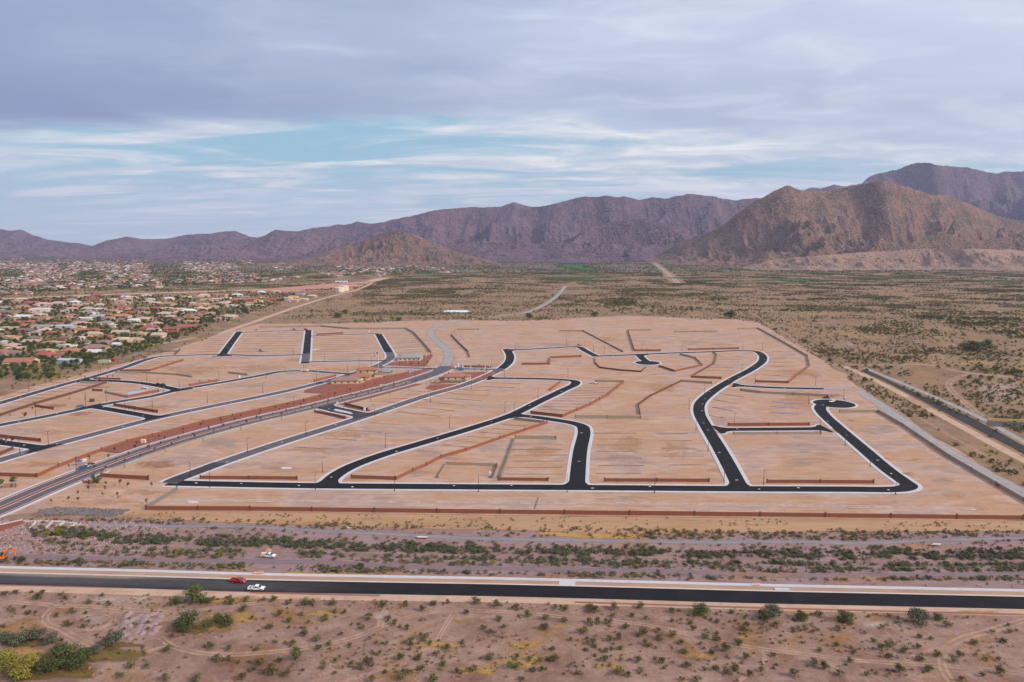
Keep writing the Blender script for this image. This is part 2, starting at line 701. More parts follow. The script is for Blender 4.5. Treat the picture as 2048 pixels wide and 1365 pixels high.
M_slope = dirt('dry_grass_slope', [(0.37, 0.205, 0.095), (0.46, 0.275, 0.155), (0.40, 0.235, 0.125)], 0.10, stretch=(0.15, 1), fine=0.28, fine_scale=1.5, feather=True, fk=0.6)
M_wash = dirt('wash_gravel', [(0.280, 0.176, 0.155), (0.37, 0.235, 0.212), (0.335, 0.218, 0.202), (0.375, 0.198, 0.135)], 0.06, stretch=(0.35, 1), fine=0.36, fine_scale=2.0, feather=True, fk=0.5, mid=(0.3, 0.25))
M_track = dirt('track_soil', [(0.40, 0.240, 0.165), (0.45, 0.285, 0.205)], 0.06, fine=0.14, feather=True, fk=0.75)
M_pale = dirt('pale_soil', [(0.48, 0.345, 0.275), (0.54, 0.400, 0.33)], 0.05, fine=0.1, feather=True, fk=0.8)
M_bank = dirt('bank_soil', [(0.47, 0.300, 0.205), (0.52, 0.345, 0.245)], 0.03, streak=(0.08, 1, 0.3), streak_amt=0.3, fine=0.1, feather=True, fk=0.6)
M_orange = dirt('orange_soil', [(0.44, 0.225, 0.115), (0.50, 0.275, 0.155)], 0.06, fine=0.14, feather=True, fk=0.8)
M_redsoil = dirt('red_soil', [(0.27, 0.105, 0.075), (0.33, 0.145, 0.105)], 0.1, fine=0.2, feather=True, fk=0.7)
M_grey = dirt('grey_gravel', [(0.30, 0.27, 0.255), (0.36, 0.32, 0.295)], 0.08, fine=0.14, feather=True, fk=0.5)
M_greyspot = dirt('grey_soil', [(0.30, 0.25, 0.23), (0.37, 0.30, 0.265)], 0.08, stretch=(0.3, 1), fine=0.14, feather=True, fk=1.1)
M_path = dirt('granite_path', [(0.205, 0.190, 0.195), (0.26, 0.235, 0.240)], 0.08, fine=0.14, feather=True, fk=0.3)
M_mauve = dirt('mauve_path', [(0.19, 0.135, 0.140), (0.24, 0.175, 0.180)], 0.08, fine=0.16, feather=True, fk=0.3)
M_redgravel = dirt('red_gravel', [(0.225, 0.082, 0.060), (0.275, 0.105, 0.075)], 0.15, fine=0.25, fine_scale=2.5)
M_riprap = dirt('riprap_bed', [(0.085, 0.075, 0.075), (0.12, 0.105, 0.10)], 0.3, fine=0.4, fine_scale=3.0)
M_grassgold = dirt('golden_grass', [(0.42, 0.23, 0.07), (0.47, 0.28, 0.11)], 0.1, fine=0.3, feather=True, fk=1.1)
M_olive = dirt('olive_cover', [(0.105, 0.085, 0.025), (0.19, 0.125, 0.04), (0.15, 0.08, 0.04)], 0.12, fine=0.35, feather=True, fk=0.8)
M_lawn = dirt('lawn', [(0.035, 0.095, 0.025), (0.05, 0.12, 0.03)], 0.02, fine=0.12, feather=True, fk=0.3)
M_redfar = dirt('far_red_soil', [(0.42, 0.20, 0.14), (0.47, 0.25, 0.18)], 0.01, fine=0.1, feather=True, fk=0.5)

# the ground: one sheet to the horizon, fine where the wash cuts it
gx = np.concatenate([np.linspace(-16000, -520, 30), np.arange(-500, 501, 5.0), np.linspace(520, 16000, 30)])
gy = np.concatenate([np.linspace(-1500, 190, 8), np.arange(196, 440, 2.5), np.linspace(445, 1250, 30), np.linspace(1300, 3000, 12), np.linspace(3300, 16000, 34)])
XX, YY = np.meshgrid(gx, gy)
GP = np.column_stack([XX.ravel(), YY.ravel()])
GZ = hgt(GP)
nx_, ny_ = len(gx), len(gy)
GF = [(j * nx_ + i, j * nx_ + i + 1, (j + 1) * nx_ + i + 1, (j + 1) * nx_ + i) for j in range(ny_ - 1) for i in range(nx_ - 1)]
gm = mesh('ground', np.column_stack([GP, GZ]), GF, midx=[(2 if gy[j] > 3000 else 1 if gy[j] > 436 or (gx[i] > 160 and gy[j] > 345) else 0) for j in range(ny_ - 1) for i in range(nx_ - 1)])
ground = link('ground', gm, [M_ground, M_far, M_far2])
ground['kind'] = 'structure'

# graded building land
sheet('graded_dirt', [(-700, 1090), (-60, 1050), (120, 1021), (292, 1026), (1000, 1034), (2060, 1046), (2100, 1040), (2000, 966), (1900, 893), (1800, 822), (1750, 790), (1720, 772), (1640, 718), (1600, 692), (1520, 646), (1480, 640), (1250, 632), (1040, 642), (900, 640), (640, 648), (520, 648), (440, 668), (380, 690), (300, 712), (200, 740), (100, 765), (0, 792), (-300, 860), (-900, 1000)], M_pad, 0.03, jitter=5)


def band(name, upper, lower, mat, base=0.03, cols=9):
    """sheet between two traced edges, soft along both"""
    A = resample(np.array([G(*p) for p in upper]), 5.0)
    k = len(A)
    B = np.array([G(*p) for p in lower])
    s = np.concatenate([[0], np.cumsum(np.linalg.norm(np.diff(B, axis=0), axis=1))])
    t = np.linspace(0, s[-1], k)
    B = np.stack([np.interp(t, s, B[:, 0]), np.interp(t, s, B[:, 1])], 1)
    P = np.stack([A + (B - A) * (j / (cols - 1)) for j in range(cols)], 1).reshape(-1, 2)
    V = np.column_stack([P, hgt(P) + nextz(base)])
    F = [(i * cols + j, i * cols + j + 1, (i + 1) * cols + j + 1, (i + 1) * cols + j) for i in range(k - 1) for j in range(cols - 1)]
    me = mesh(name, V, F)
    if me.polygons[0].normal.z < 0:
        me.flip_normals()
    a = me.attributes.new('fe', 'FLOAT', 'POINT')
    e = [0] + [1] * (cols - 2) + [0]
    a.data.foreach_set('value', np.asarray(e * k, np.float32))
    o = link(name, me, mat)
    o['kind'] = 'structure'
    return o


# bands below the long wall, top to bottom
band('wash_gravel', [(-200, 1042), (60, 1040), (250, 1030), (700, 1044), (1200, 1058), (1700, 1060), (2300, 1058)], [(-200, 1150), (500, 1158), (1000, 1166), (1500, 1180), (2300, 1196)], M_wash, 0.02, 25)
band('dry_grass_slope', [(270, 1021), (500, 1022), (1000, 1029), (1520, 1034), (2046, 1041), (2300, 1044)], [(230, 1036), (500, 1050), (900, 1062), (1300, 1072), (1700, 1066), (2300, 1064)], M_slope, 0.06)
track('gravel_path', [(180, 1050), (350, 1053), (500, 1054), (650, 1063), (800, 1070), (950, 1077), (1150, 1081), (1400, 1085), (1600, 1084), (1720, 1087), (1850, 1082), (2000, 1078), (2200, 1074)], 1.6, M_path, 0.25)
track('mauve_path', [(-60, 1113), (100, 1114), (260, 1119), (420, 1123), (560, 1124), (700, 1128), (900, 1137), (1100, 1139), (1350, 1144), (1550, 1152), (1750, 1151), (2048, 1148), (2300, 1144)], 2.0, M_mauve, 0.2)
for pts, hw in (([(560, 1150), (900, 1158), (1300, 1172), (1700, 1182)], 2.5), ([(1100, 1164), (1500, 1177), (2048, 1186)], 2.0), ([(1080, 1062), (1200, 1070), (1300, 1068)], 4)):
    track('golden_verge', pts, hw, M_grassgold, 0.8, 0.05)
for i, (a, b, c, d) in enumerate([(1260, 1090, 70, 10), (1840, 1092, 60, 9), (330, 1098, 60, 5), (640, 1098, 40, 4), (1560, 1125, 50, 6), (1500, 1150, 90, 8), (1750, 1158, 120, 8), (470, 1140, 50, 9)]):
    patch('bare_soil', a, b, c, d, M_orange, 0.06, seed=i)

# foreground tracks and soils
band('road_shoulder', [(-300, 1165), (0, 1168), (500, 1184), (1000, 1191), (1500, 1206), (2300, 1222)], [(-300, 1182), (0, 1184), (500, 1200), (1000, 1207), (1500, 1222), (2300, 1240)], M_bank, 0.03)
for pts, hw in (
        ([(-60, 1198), (50, 1207), (105, 1213), (90, 1235), (95, 1248), (120, 1258), (160, 1280), (185, 1292)], 2.0),
        ([(105, 1213), (180, 1214), (260, 1220), (345, 1226)], 2.0),
        ([(345, 1226), (420, 1218), (500, 1208), (560, 1203), (640, 1200)], 1.6),
        ([(320, 1275), (345, 1293), (390, 1305), (450, 1310), (530, 1306), (610, 1296), (700, 1278), (760, 1255), (830, 1232), (900, 1222), (1000, 1224), (1060, 1228), (1180, 1240), (1290, 1250), (1400, 1275), (1500, 1295), (1600, 1308), (1720, 1322), (1860, 1331), (1960, 1338), (2100, 1356)], 1.7),
        ([(760, 1255), (765, 1235), (770, 1222), (780, 1208)], 1.6),
        ([(905, 1230), (880, 1270), (868, 1305), (850, 1330), (800, 1338)], 1.3),
        ([(1520, 1300), (1530, 1320), (1500, 1345), (1470, 1370)], 0.9),
        ([(2060, 1238), (1980, 1262), (1920, 1280), (1890, 1300), (1885, 1335), (1910, 1375)], 2.2),
        ([(290, 1310), (315, 1296), (340, 1300)], 1.4),
        ([(1810, 1320), (1850, 1305), (1870, 1296)], 0.9),
        ([(150, 1262), (205, 1256), (228, 1240), (212, 1228), (170, 1232), (150, 1240)], 1.5),
        ([(660, 1372), (760, 1340), (850, 1300), (900, 1280)], 1.0)):
    track('dirt_track', pts, hw, M_track, 0.6, 0.04)
for i, (a, b, c, d) in enumerate([(365, 1340, 26, 13), (190, 1240, 40, 12), (1580, 1240, 70, 8), (1770, 1250, 60, 8), (1880, 1300, 40, 18), (770, 1235, 40, 12), (980, 1213, 60, 7), (250, 1200, 90, 10)]):
    patch('bare_soil', a, b, c, d, M_pale if i % 2 else M_track, 0.07, seed=20 + i)
for i, (a, b, c, d) in enumerate([(470, 1200, 60, 9), (470, 1235, 70, 12), (420, 1255, 60, 10), (640, 1228, 40, 7), (60, 1305, 60, 12), (270, 1308, 35, 7), (1050, 1290, 40, 12), (1040, 1325, 50, 14), (1210, 1330, 40, 10), (960, 1340, 50, 12), (1600, 1226, 40, 4), (1690, 1238, 40, 4), (880, 1290, 50, 9), (1500, 1275, 30, 6), (1400, 1310, 40, 8), (1110, 1255, 30, 6), (1960, 1225, 50, 4)]):
    patch('golden_grass', a, b, c, d, M_grassgold, 0.075, seed=40 + i, soft=0.8)
for i, (a, b, c, d) in enumerate([(185, 1310, 95, 13), (120, 1338, 90, 20), (230, 1290, 50, 8), (60, 1352, 60, 14), (385, 1255, 40, 14), (50, 1285, 75, 10)]):
    patch('olive_cover', a, b, c, d, M_olive, 0.08, seed=70 + i, soft=1.1)
patch('grey_soil', 380, 1222, 28, 5, M_grey, 0.08, seed=81)

# tracks and roads across the outer desert
track('dirt_track', [(1498, 622), (1529, 644), (1577, 671), (1602, 695), (1640, 712)], 2.2, M_track, 0.5)
track('dirt_track', [(1570, 652), (1600, 662), (1660, 678), (1720, 690)], 1.8, M_track, 0.5)
track('gravel_road', [(1640, 778), (1705, 780), (1745, 800), (1800, 838), (1900, 905), (2048, 988), (2200, 1075)], 5.2, M_grey, 0.15, 0.06)
track('dirt_road', [(1690, 733), (1768, 770), (1901, 842), (2048, 922), (2200, 1005)], 4.2, M_bank, 0.3)
track('levee_road', [(1728, 736), (1816, 772), (1950, 831), (2048, 884), (2200, 960)], 3.2, M_grey, 0.2, 0.05)
track('dirt_road', [(1962, 833), (1909, 787), (1897, 770), (1910, 757), (1945, 747)], 4.0, M_track, 0.4)
track('dirt_track', [(1640, 728), (1700, 731), (1861, 731), (1928, 745), (2048, 757), (2200, 768)], 2.8, M_pale, 0.4)
track('dirt_track', [(1860, 731), (1885, 716), (1870, 704)], 2.6, M_track, 0.5)
track('dirt_track', [(1600, 690), (1700, 752), (1800, 812), (1900, 872), (2048, 952), (2150, 1010)], 1.6, M_track, 0.6)
patch('bare_soil', 1845, 752, 60, 14, M_slope, 0.04, seed=91)
patch('bare_soil', 2000, 785, 70, 26, M_pale, 0.035, seed=92)
patch('bare_soil', 1720, 726, 70, 8, M_slope, 0.04, seed=93)
patch('bare_soil', 1860, 800, 50, 20, M_slope, 0.04, seed=94)
track('gravel_road', [(884, 739), (897, 720), (894, 702), (873, 682), (861, 668), (872, 655), (920, 643), (1000, 632), (1045, 627), (1085, 612), (1112, 594), (1131, 573)], 6.0, M_grey, 0.15, 0.06)
track('desert_road', [(1131, 574), (1300, 571), (1600, 571), (2100, 571), (2600, 571)], 4.0, M_bank, 0.5)
track('desert_road', [(700, 572), (900, 574), (1131, 574)], 3.0, M_bank, 0.5)
track('desert_road', [(1275, 501), (1300, 520), (1328, 541), (1356, 566)], 13.0, M_pale, 0.1)
track('desert_road', [(940, 521), (1080, 517), (1200, 508), (1272, 500), (1330, 496)], 14.0, M_bank, 0.4)
track('desert_road', [(1330, 534), (1500, 537), (1700, 543)], 9.0, M_pale, 0.3)
track('desert_road', [(440, 668), (520, 640), (600, 612), (660, 594), (720, 578), (745, 566)], 7.0, M_bank, 0.4)
track('desert_road', [(-400, 606), (0, 598), (200, 590), (400, 584), (560, 578), (720, 566), (770, 556)], 26.0, M_bank, 0.3)
track('desert_road', [(-400, 589), (-100, 588), (100, 584), (330, 579), (560, 574)], 14.0, M_pale, 0.3)
band('red_grading', [(560, 576), (640, 566), (745, 562)], [(470, 586), (600, 586), (700, 582)], M_redfar, 0.05)
track('desert_road', [(0, 648), (90, 660), (150, 676), (210, 690), (300, 690), (390, 676)], 3.5, M_bank, 0.6)
track('desert_road', [(60, 705), (110, 700), (180, 706), (260, 702)], 3.0, M_bank, 0.6)
track('desert_road', [(0, 620), (200, 628), (400, 634), (520, 624)], 3.5, M_bank, 0.6)
for a, b, c, d in [(1150, 532, 38, 8), (1175, 538, 26, 4), (1160, 556, 105, 3), (1590, 561, 110, 2.6), (1800, 557, 90, 2.0), (2000, 562, 60, 2.2), (255, 575, 40, 3), (170, 573, 30, 2), (525, 573, 22, 3), (850, 546, 22, 3), (1370, 556, 30, 2)]:
    patch('golf_lawn', a, b, c, d, M_lawn, 0.06, seed=int(a) % 97, soft=1.0)
for a, b, c, d in [(560, 520, 60, 6), (520, 527, 60, 3), (900, 570, 60, 4), (850, 572, 50, 3)]:
    patch('red_grading', a, b, c, d, M_redfar, 0.05, seed=int(a) % 91)
for a, b, c, d in [(920, 541, 34, 7), (860, 551, 20, 3), (770, 532, 60, 3), (1560, 553, 70, 3), (690, 560, 30, 2)]:
    patch('grey_soil', a, b, c, d, M_grey, 0.05, seed=int(a) % 89)
sheet('pond_liner', [(886, 623), (897, 621), (930, 621), (941, 622.5), (936, 625), (890, 625)], plain('pond_liner', (0.62, 0.68, 0.72), 0.5, 0.05), 0.12)

# blotches on the graded land
k = 0
for a, b, c, d, m in [(320, 929, 48, 12, M_redsoil), (440, 887, 50, 11, M_grey), (1600, 745, 60, 8, M_orange), (1630, 752, 22, 5, M_orange), (160, 828, 34, 6, M_redsoil), (395, 740, 70, 10, M_orange), (520, 735, 60, 6, M_orange), (670, 741, 80, 4, M_orange), (1218, 678, 18, 5, M_orange), (1320, 775, 45, 12, M_orange), (1600, 800, 60, 22, M_orange), (1660, 792, 30, 5, M_redsoil), (1690, 856, 8, 3, M_orange), (1830, 920, 20, 4, M_orange), (1780, 919, 12, 3, M_orange), (1818, 948, 14, 4, M_orange), (1905, 990, 30, 7, M_orange), (1900, 960, 40, 6, M_greyspot), (1640, 905, 50, 8, M_greyspot), (1620, 925, 50, 10, M_greyspot), (1580, 890, 45, 8, M_greyspot), (1750, 860, 50, 12, M_greyspot), (1960, 1015, 40, 6, M_greyspot), (1700, 1012, 60, 6, M_greyspot), (1240, 1000, 70, 6, M_greyspot), (1085, 1010, 26, 3, M_greyspot), (860, 905, 40, 10, M_greyspot), (830, 945, 30, 8, M_greyspot), (900, 915, 30, 8, M_greyspot), (560, 935, 50, 10, M_greyspot), (1240, 915, 30, 14, M_greyspot), (1350, 900, 40, 20, M_orange), (1260, 890, 40, 20, M_orange), (1080, 900, 40, 12, M_orange), (600, 720, 30, 5, M_grey), (690, 718, 40, 4, M_greyspot), (350, 735, 20, 4, M_greyspot), (1060, 668, 26, 3, M_greyspot), (1440, 690, 30, 5, M_greyspot), (1380, 685, 30, 5, M_greyspot), (180, 768, 18, 4, M_greyspot), (200, 775, 26, 3, M_redsoil), (270, 784, 30, 3, M_greyspot), (110, 812, 26, 5, M_redsoil), (510, 770, 50, 5, M_greyspot), (440, 765, 50, 5, M_greyspot), (30, 815, 40, 4, M_grey), (690, 870, 60, 10, M_orange), (620, 900, 50, 8, M_orange), (420, 850, 50, 6, M_orange), (330, 815, 60, 5, M_orange), (80, 930, 60, 8, M_orange), (100, 865, 60, 6, M_orange), (220, 1003, 60, 8, M_orange), (280, 985, 40, 7, M_orange), (1120, 690, 50, 6, M_greyspot), (1440, 940, 30, 8, M_orange), (1700, 690, 30, 4, M_pale), (1560, 672, 40, 8, M_greyspot)]:
    k += 1
    patch('soil_patch', a, b, c, d, m, 0.04, seed=100 + k, soft=0.42 if m is M_greyspot else 0.55)
for pts in ([(340, 1000), (700, 1003), (1100, 1006), (1500, 1010), (1950, 1018)], [(1180, 900), (1260, 906), (1400, 902)], [(560, 880), (640, 868), (740, 840)], [(1210, 745), (1260, 752), (1320, 744)], [(930, 700), (1010, 690), (1120, 684)], [(1620, 730), (1660, 760), (1700, 772)], [(1930, 940), (1850, 900), (1790, 870)]):
    track('haul_track', pts, 2.6, M_pale, 0.7, 0.05)

# ================================================================== mountains
def rock(name, cols, shrub, scale, dens, sc2=0.012):
    m, nt, n, l, p = _mat(name)
    geo = n.new('ShaderNodeNewGeometry')

    def noise(sc, det, r=0.6, dist=0.0):
        t = n.new('ShaderNodeTexNoise')
        t.inputs['Scale'].default_value = sc
        t.inputs['Detail'].default_value = det
        t.inputs['Roughness'].default_value = r
        t.inputs['Distortion'].default_value = dist
        l.new(geo.outputs['Position'], t.inputs['Vector'])
        return t.outputs['Fac']
    r = n.new('ShaderNodeValToRGB')
    e = r.color_ramp.elements
    while len(e) < len(cols):
        e.new(0.5)
    for i, c in enumerate(cols):
        e[i].position = 0.3 + 0.4 * i / (len(cols) - 1)
        e[i].color = (*c, 1)
    l.new(noise(sc2, 8, 0.7, 0.3), r.inputs[0])
    vo = n.new('ShaderNodeTexVoronoi')
    vo.inputs['Scale'].default_value = scale
    l.new(geo.outputs['Position'], vo.inputs['Vector'])
    th = n.new('ShaderNodeMath')
    th.operation = 'MULTIPLY'
    l.new(noise(scale * 0.08, 4), th.inputs[0])
    th.inputs[1].default_value = dens
    lt = n.new('ShaderNodeMath')
    lt.operation = 'LESS_THAN'
    l.new(vo.outputs['Distance'], lt.inputs[0])
    l.new(th.outputs[0], lt.inputs[1])
    mx = n.new('ShaderNodeMix')
    mx.data_type = 'RGBA'
    l.new(lt.outputs[0], mx.inputs[0])
    l.new(r.outputs[0], mx.inputs[6])
    mx.inputs[7].default_value = (*shrub, 1)
    l.new(mx.outputs[2], p.inputs['Base Color'])
    p.inputs['Roughness'].default_value = 0.95
    p.inputs['Specular IOR Level'].default_value = 0.1
    bp = n.new('ShaderNodeBump')
    bp.inputs['Strength'].default_value = 1.0
    bp.inputs['Distance'].default_value = 14.0
    l.new(noise(0.02, 9, 0.72), bp.inputs['Height'])
    l.new(bp.outputs[0], p.inputs['Normal'])
    return m


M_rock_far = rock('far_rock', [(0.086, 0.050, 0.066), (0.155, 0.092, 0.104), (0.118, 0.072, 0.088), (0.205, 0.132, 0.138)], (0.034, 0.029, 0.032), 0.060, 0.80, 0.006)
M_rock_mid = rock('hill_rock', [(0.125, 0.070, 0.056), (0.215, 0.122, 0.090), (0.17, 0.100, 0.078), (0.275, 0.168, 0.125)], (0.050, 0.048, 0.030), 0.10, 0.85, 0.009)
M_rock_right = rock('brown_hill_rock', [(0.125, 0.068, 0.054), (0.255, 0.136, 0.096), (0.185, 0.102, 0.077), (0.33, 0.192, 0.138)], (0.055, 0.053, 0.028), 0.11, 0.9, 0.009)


def range_mesh(name, sky_px, dist, front, back, mat, seed, step=28.0, spur=520.0, depth=0.42, dmap=None, amp=1.0, power=1.25, shear=0.25):
    """a mountain range: crest traced as a line in space, flanks falling to the plain, cut by branching gullies"""
    P = []
    for i, (px, py) in enumerate(sky_px):
        d = ray(px, py)
        D = dmap(px) if dmap else dist
        t = D / d[1]
        P.append((d[0] * t, D, CAM_H + d[2] * t))
    P = np.array(P)
    s = np.concatenate([[0], np.cumsum(np.linalg.norm(np.diff(P[:, :2], axis=0), axis=1))])
    n = int(s[-1] / step)
    t = np.linspace(0, s[-1], n)
    C = np.stack([np.interp(t, s, P[:, i]) for i in range(3)], 1)
    rough = (fbm(t * 0.006, t * 0 + seed, 5, seed) - 0.5)
    C[:, 2] *= 1 + 0.07 * rough
    # wander of the crest line in plan
    C[:, 1] += (fbm(t / 900.0, t * 0 + 2.2, 3, seed + 4) - 0.5) * 700
    nf, nb = int(front / step * 1.2), 10
    tf = np.concatenate([-np.linspace(1, 0, nb, endpoint=False), np.linspace(0, 1, nf)])
    SS, TT = np.meshgrid(np.arange(n), tf, indexing='ij')
    X = C[SS, 0] + 0.0
    fr = front * (0.8 + 0.4 * fbm(t / 1500.0, t * 0 + 5.5, 3, seed + 9))[SS]
    Y = C[SS, 1] - np.where(TT > 0, TT * fr, TT * back)
    Zc = C[SS, 2]
    a = np.abs(TT)
    env = (1 - a) ** power
    # spurs and gullies
    wx = (fbm(X / 900, Y / 900, 3, seed + 21) - 0.5) * 500
    wy = (fbm(X / 900, Y / 900, 3, seed + 22) - 0.5) * 500
    XS = X - shear * Y
    r1 = ridged((XS + wx) / spur, (Y + wy) / (spur * 1.7), 5, seed + 1, 0.52)
    r2 = ridged((X - shear * 0.3 * Y + wx * 0.6) / (spur * 0.40), (Y + wy * 0.6) / (spur * 0.5), 5, seed + 2, 0.55)
    r3 = ridged(X / (spur * 0.13), Y / (spur * 0.17), 4, seed + 5, 0.55)
    mod = np.clip(a * 6, 0.04, 1) * amp
    cut = depth * (1 - r1) * 1.6 + depth * 0.62 * (1 - r2) + depth * 0.22 * (1 - r3)
    Z = Zc * env * (1 - np.clip(cut * mod, 0, 0.93))
    # rounded foothills where spurs run out
    Z += Zc * 0.16 * np.sin(np.clip(a, 0, 1) * math.pi) * (r1 - 0.4) * mod
    Z += (ridged(X / 75, Y / 75, 4, seed + 3, 0.6) - 0.45) * 38 * np.clip(a * 6, 0.15, 1) * (1 - a) ** 0.5
    edge = np.minimum(SS, n - 1 - SS) / max(1, n * 0.06)
    Z *= np.clip(edge, 0, 1) ** 0.8
    Z = np.where(a > 0.985, -12.0, np.maximum(Z, -3.0))
    V = np.column_stack([X.ravel(), Y.ravel(), Z.ravel()])
    k = len(tf)
    F = [(i * k + j, (i + 1) * k + j, (i + 1) * k + j + 1, i * k + j + 1) for i in range(n - 1) for j in range(k - 1)]
    me = mesh(name, V, F, smooth=False)
    if np.mean([p.normal.z for p in list(me.polygons)[::50]]) < 0:
        me.flip_normals()
    o = link(name, me, mat)
    o['kind'] = 'structure'
    return o


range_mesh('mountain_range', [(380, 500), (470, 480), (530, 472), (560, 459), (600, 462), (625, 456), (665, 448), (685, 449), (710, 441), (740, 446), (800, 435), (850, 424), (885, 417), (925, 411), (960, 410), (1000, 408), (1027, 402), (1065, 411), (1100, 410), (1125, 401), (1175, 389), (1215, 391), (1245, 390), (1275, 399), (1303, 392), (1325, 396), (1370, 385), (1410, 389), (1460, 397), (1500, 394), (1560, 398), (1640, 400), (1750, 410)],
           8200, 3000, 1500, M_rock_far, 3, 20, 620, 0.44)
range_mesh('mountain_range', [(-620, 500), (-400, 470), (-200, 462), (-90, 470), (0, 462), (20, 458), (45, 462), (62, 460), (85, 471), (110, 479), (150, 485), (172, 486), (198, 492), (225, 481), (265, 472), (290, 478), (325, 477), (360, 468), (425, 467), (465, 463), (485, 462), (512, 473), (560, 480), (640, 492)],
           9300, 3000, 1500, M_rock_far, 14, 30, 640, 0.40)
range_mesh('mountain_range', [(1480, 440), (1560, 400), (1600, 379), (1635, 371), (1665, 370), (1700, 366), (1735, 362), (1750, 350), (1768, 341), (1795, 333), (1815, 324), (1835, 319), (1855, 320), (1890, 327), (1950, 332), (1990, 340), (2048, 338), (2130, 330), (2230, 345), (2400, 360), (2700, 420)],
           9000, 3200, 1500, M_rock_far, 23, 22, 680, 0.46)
range_mesh('brown_hill', [(1290, 512), (1330, 500), (1380, 480), (1430, 455), (1462, 428), (1490, 405), (1520, 386), (1558, 372), (1590, 379), (1640, 380), (1690, 371), (1730, 363), (1760, 366), (1800, 376), (1850, 385), (1900, 393), (1960, 410), (2000, 425), (2060, 442), (2160, 455), (2300, 480), (2500, 505)],
           5400, 1750, 1100, M_rock_right, 31, 11, 470, 0.52, power=1.1, shear=0.62)
range_mesh('foothill', [(610, 528), (650, 512), (690, 490), (708, 483), (728, 484), (755, 470), (790, 460), (815, 463), (850, 474), (880, 488), (920, 504), (960, 514), (1000, 522)],
           5200, 800, 700, M_rock_mid, 43, 12, 260, 0.46, power=1.0)
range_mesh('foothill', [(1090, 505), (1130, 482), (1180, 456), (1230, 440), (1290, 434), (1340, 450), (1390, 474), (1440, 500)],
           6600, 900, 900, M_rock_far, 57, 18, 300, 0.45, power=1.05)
range_mesh('foothill', [(1660, 524), (1740, 500), (1810, 478), (1850, 463), (1890, 470), (1930, 480), (1990, 472), (2048, 458), (2120, 450), (2260, 480), (2400, 512)],
           4300, 420, 600, M_rock_mid, 61, 10, 200, 0.40, power=0.9)
range_mesh('foothill', [(1480, 527), (1560, 516), (1640, 509), (1760, 502), (1870, 496), (1960, 498), (2060, 500), (2200, 515)],
           3900, 300, 500, dirt('cut_slope', [(0.24, 0.145, 0.105), (0.32, 0.200, 0.145), (0.22, 0.138, 0.110)], 0.01, streak=(1.0, 0.2, 0.05), streak_amt=0.4, speck=((0.09, 0.075, 0.05), 0.09, 0.24)), 73, 9, 160, 0.25, power=0.75)

# ================================================================== streets
def asphalt(name, c, var, dust=(0.25, 0.2, 0.17), damt=0.12):
    m, nt, n, l, p = _mat(name)
    geo = n.new('ShaderNodeNewGeometry')
    t = n.new('ShaderNodeTexNoise')
    t.inputs['Scale'].default_value = 0.12
    t.inputs['Detail'].default_value = 7
    t.inputs['Roughness'].default_value = 0.65
    l.new(geo.outputs['Position'], t.inputs['Vector'])
    mr = n.new('ShaderNodeMapRange')
    mr.inputs['From Min'].default_value = 0.45
    mr.inputs['From Max'].default_value = 0.85
    mr.inputs['To Max'].default_value = damt
    l.new(t.outputs['Fac'], mr.inputs['Value'])
    t2 = n.new('ShaderNodeTexNoise')
    t2.inputs['Scale'].default_value = 1.5
    t2.inputs['Detail'].default_value = 5
    l.new(geo.outputs['Position'], t2.inputs['Vector'])
    hs = n.new('ShaderNodeHueSaturation')
    hs.inputs['Color'].default_value = (*c, 1)
    m2 = n.new('ShaderNodeMapRange')
    m2.inputs['To Min'].default_value = 1 - var
    m2.inputs['To Max'].default_value = 1 + var
    l.new(t2.outputs['Fac'], m2.inputs['Value'])
    l.new(m2.outputs[0], hs.inputs['Value'])
    mx = n.new('ShaderNodeMix')
    mx.data_type = 'RGBA'
    l.new(mr.outputs[0], mx.inputs[0])
    l.new(hs.outputs[0], mx.inputs[6])
    mx.inputs[7].default_value = (*dust, 1)
    l.new(mx.outputs[2], p.inputs['Base Color'])
    p.inputs['Roughness'].default_value = 0.9
    p.inputs['Specular IOR Level'].default_value = 0.15
    return m


M_black = asphalt('new_asphalt', (0.0100, 0.0092, 0.0110), 0.3, damt=0.05)
M_old = asphalt('worn_asphalt', (0.092, 0.080, 0.086), 0.18, damt=0.25)
M_mid = asphalt('dark_asphalt', (0.040, 0.036, 0.041), 0.22, damt=0.20)
M_conc = plain('pale_concrete', (0.45, 0.42, 0.42), 0.85, 0.10, 0.35)
M_conc2 = plain('dusty_concrete', (0.50, 0.43, 0.385), 0.85, 0.12, 0.3)

STREETS = []      # dicts: C centre line, w half-width array, mat, keep both sidewalks


def street(phrase, pix, mat, half=4.3, flare=(0, 0), sw=2.05, step=1.5, lamps=None):
    C = spline([G(*p) for p in pix], step)
    s = np.concatenate([[0], np.cumsum(np.linalg.norm(np.diff(C, axis=0), axis=1))])
    w = np.full(len(C), half)
    fl = lambda d: np.where(d < 9, 6.5 * (1 - np.sqrt(np.clip(1 - (1 - np.clip(d / 9, 0, 1)) ** 2, 0, 1))), 0)
    if flare[0]:
        w = w + fl(s - 3.0)
    if flare[1]:
        w = w + fl(s[-1] - s - 3.0)
    STREETS.append(dict(C=C, w=w, mat=mat, sw=sw, phrase=phrase, s=s, half=half, lamps=lamps))
    return STREETS[-1]


def bulb(c, r, mat, phrase):
    STREETS.append(dict(bulb=True, c=np.asarray(c), r=r, mat=mat, sw=2.05, phrase=phrase))


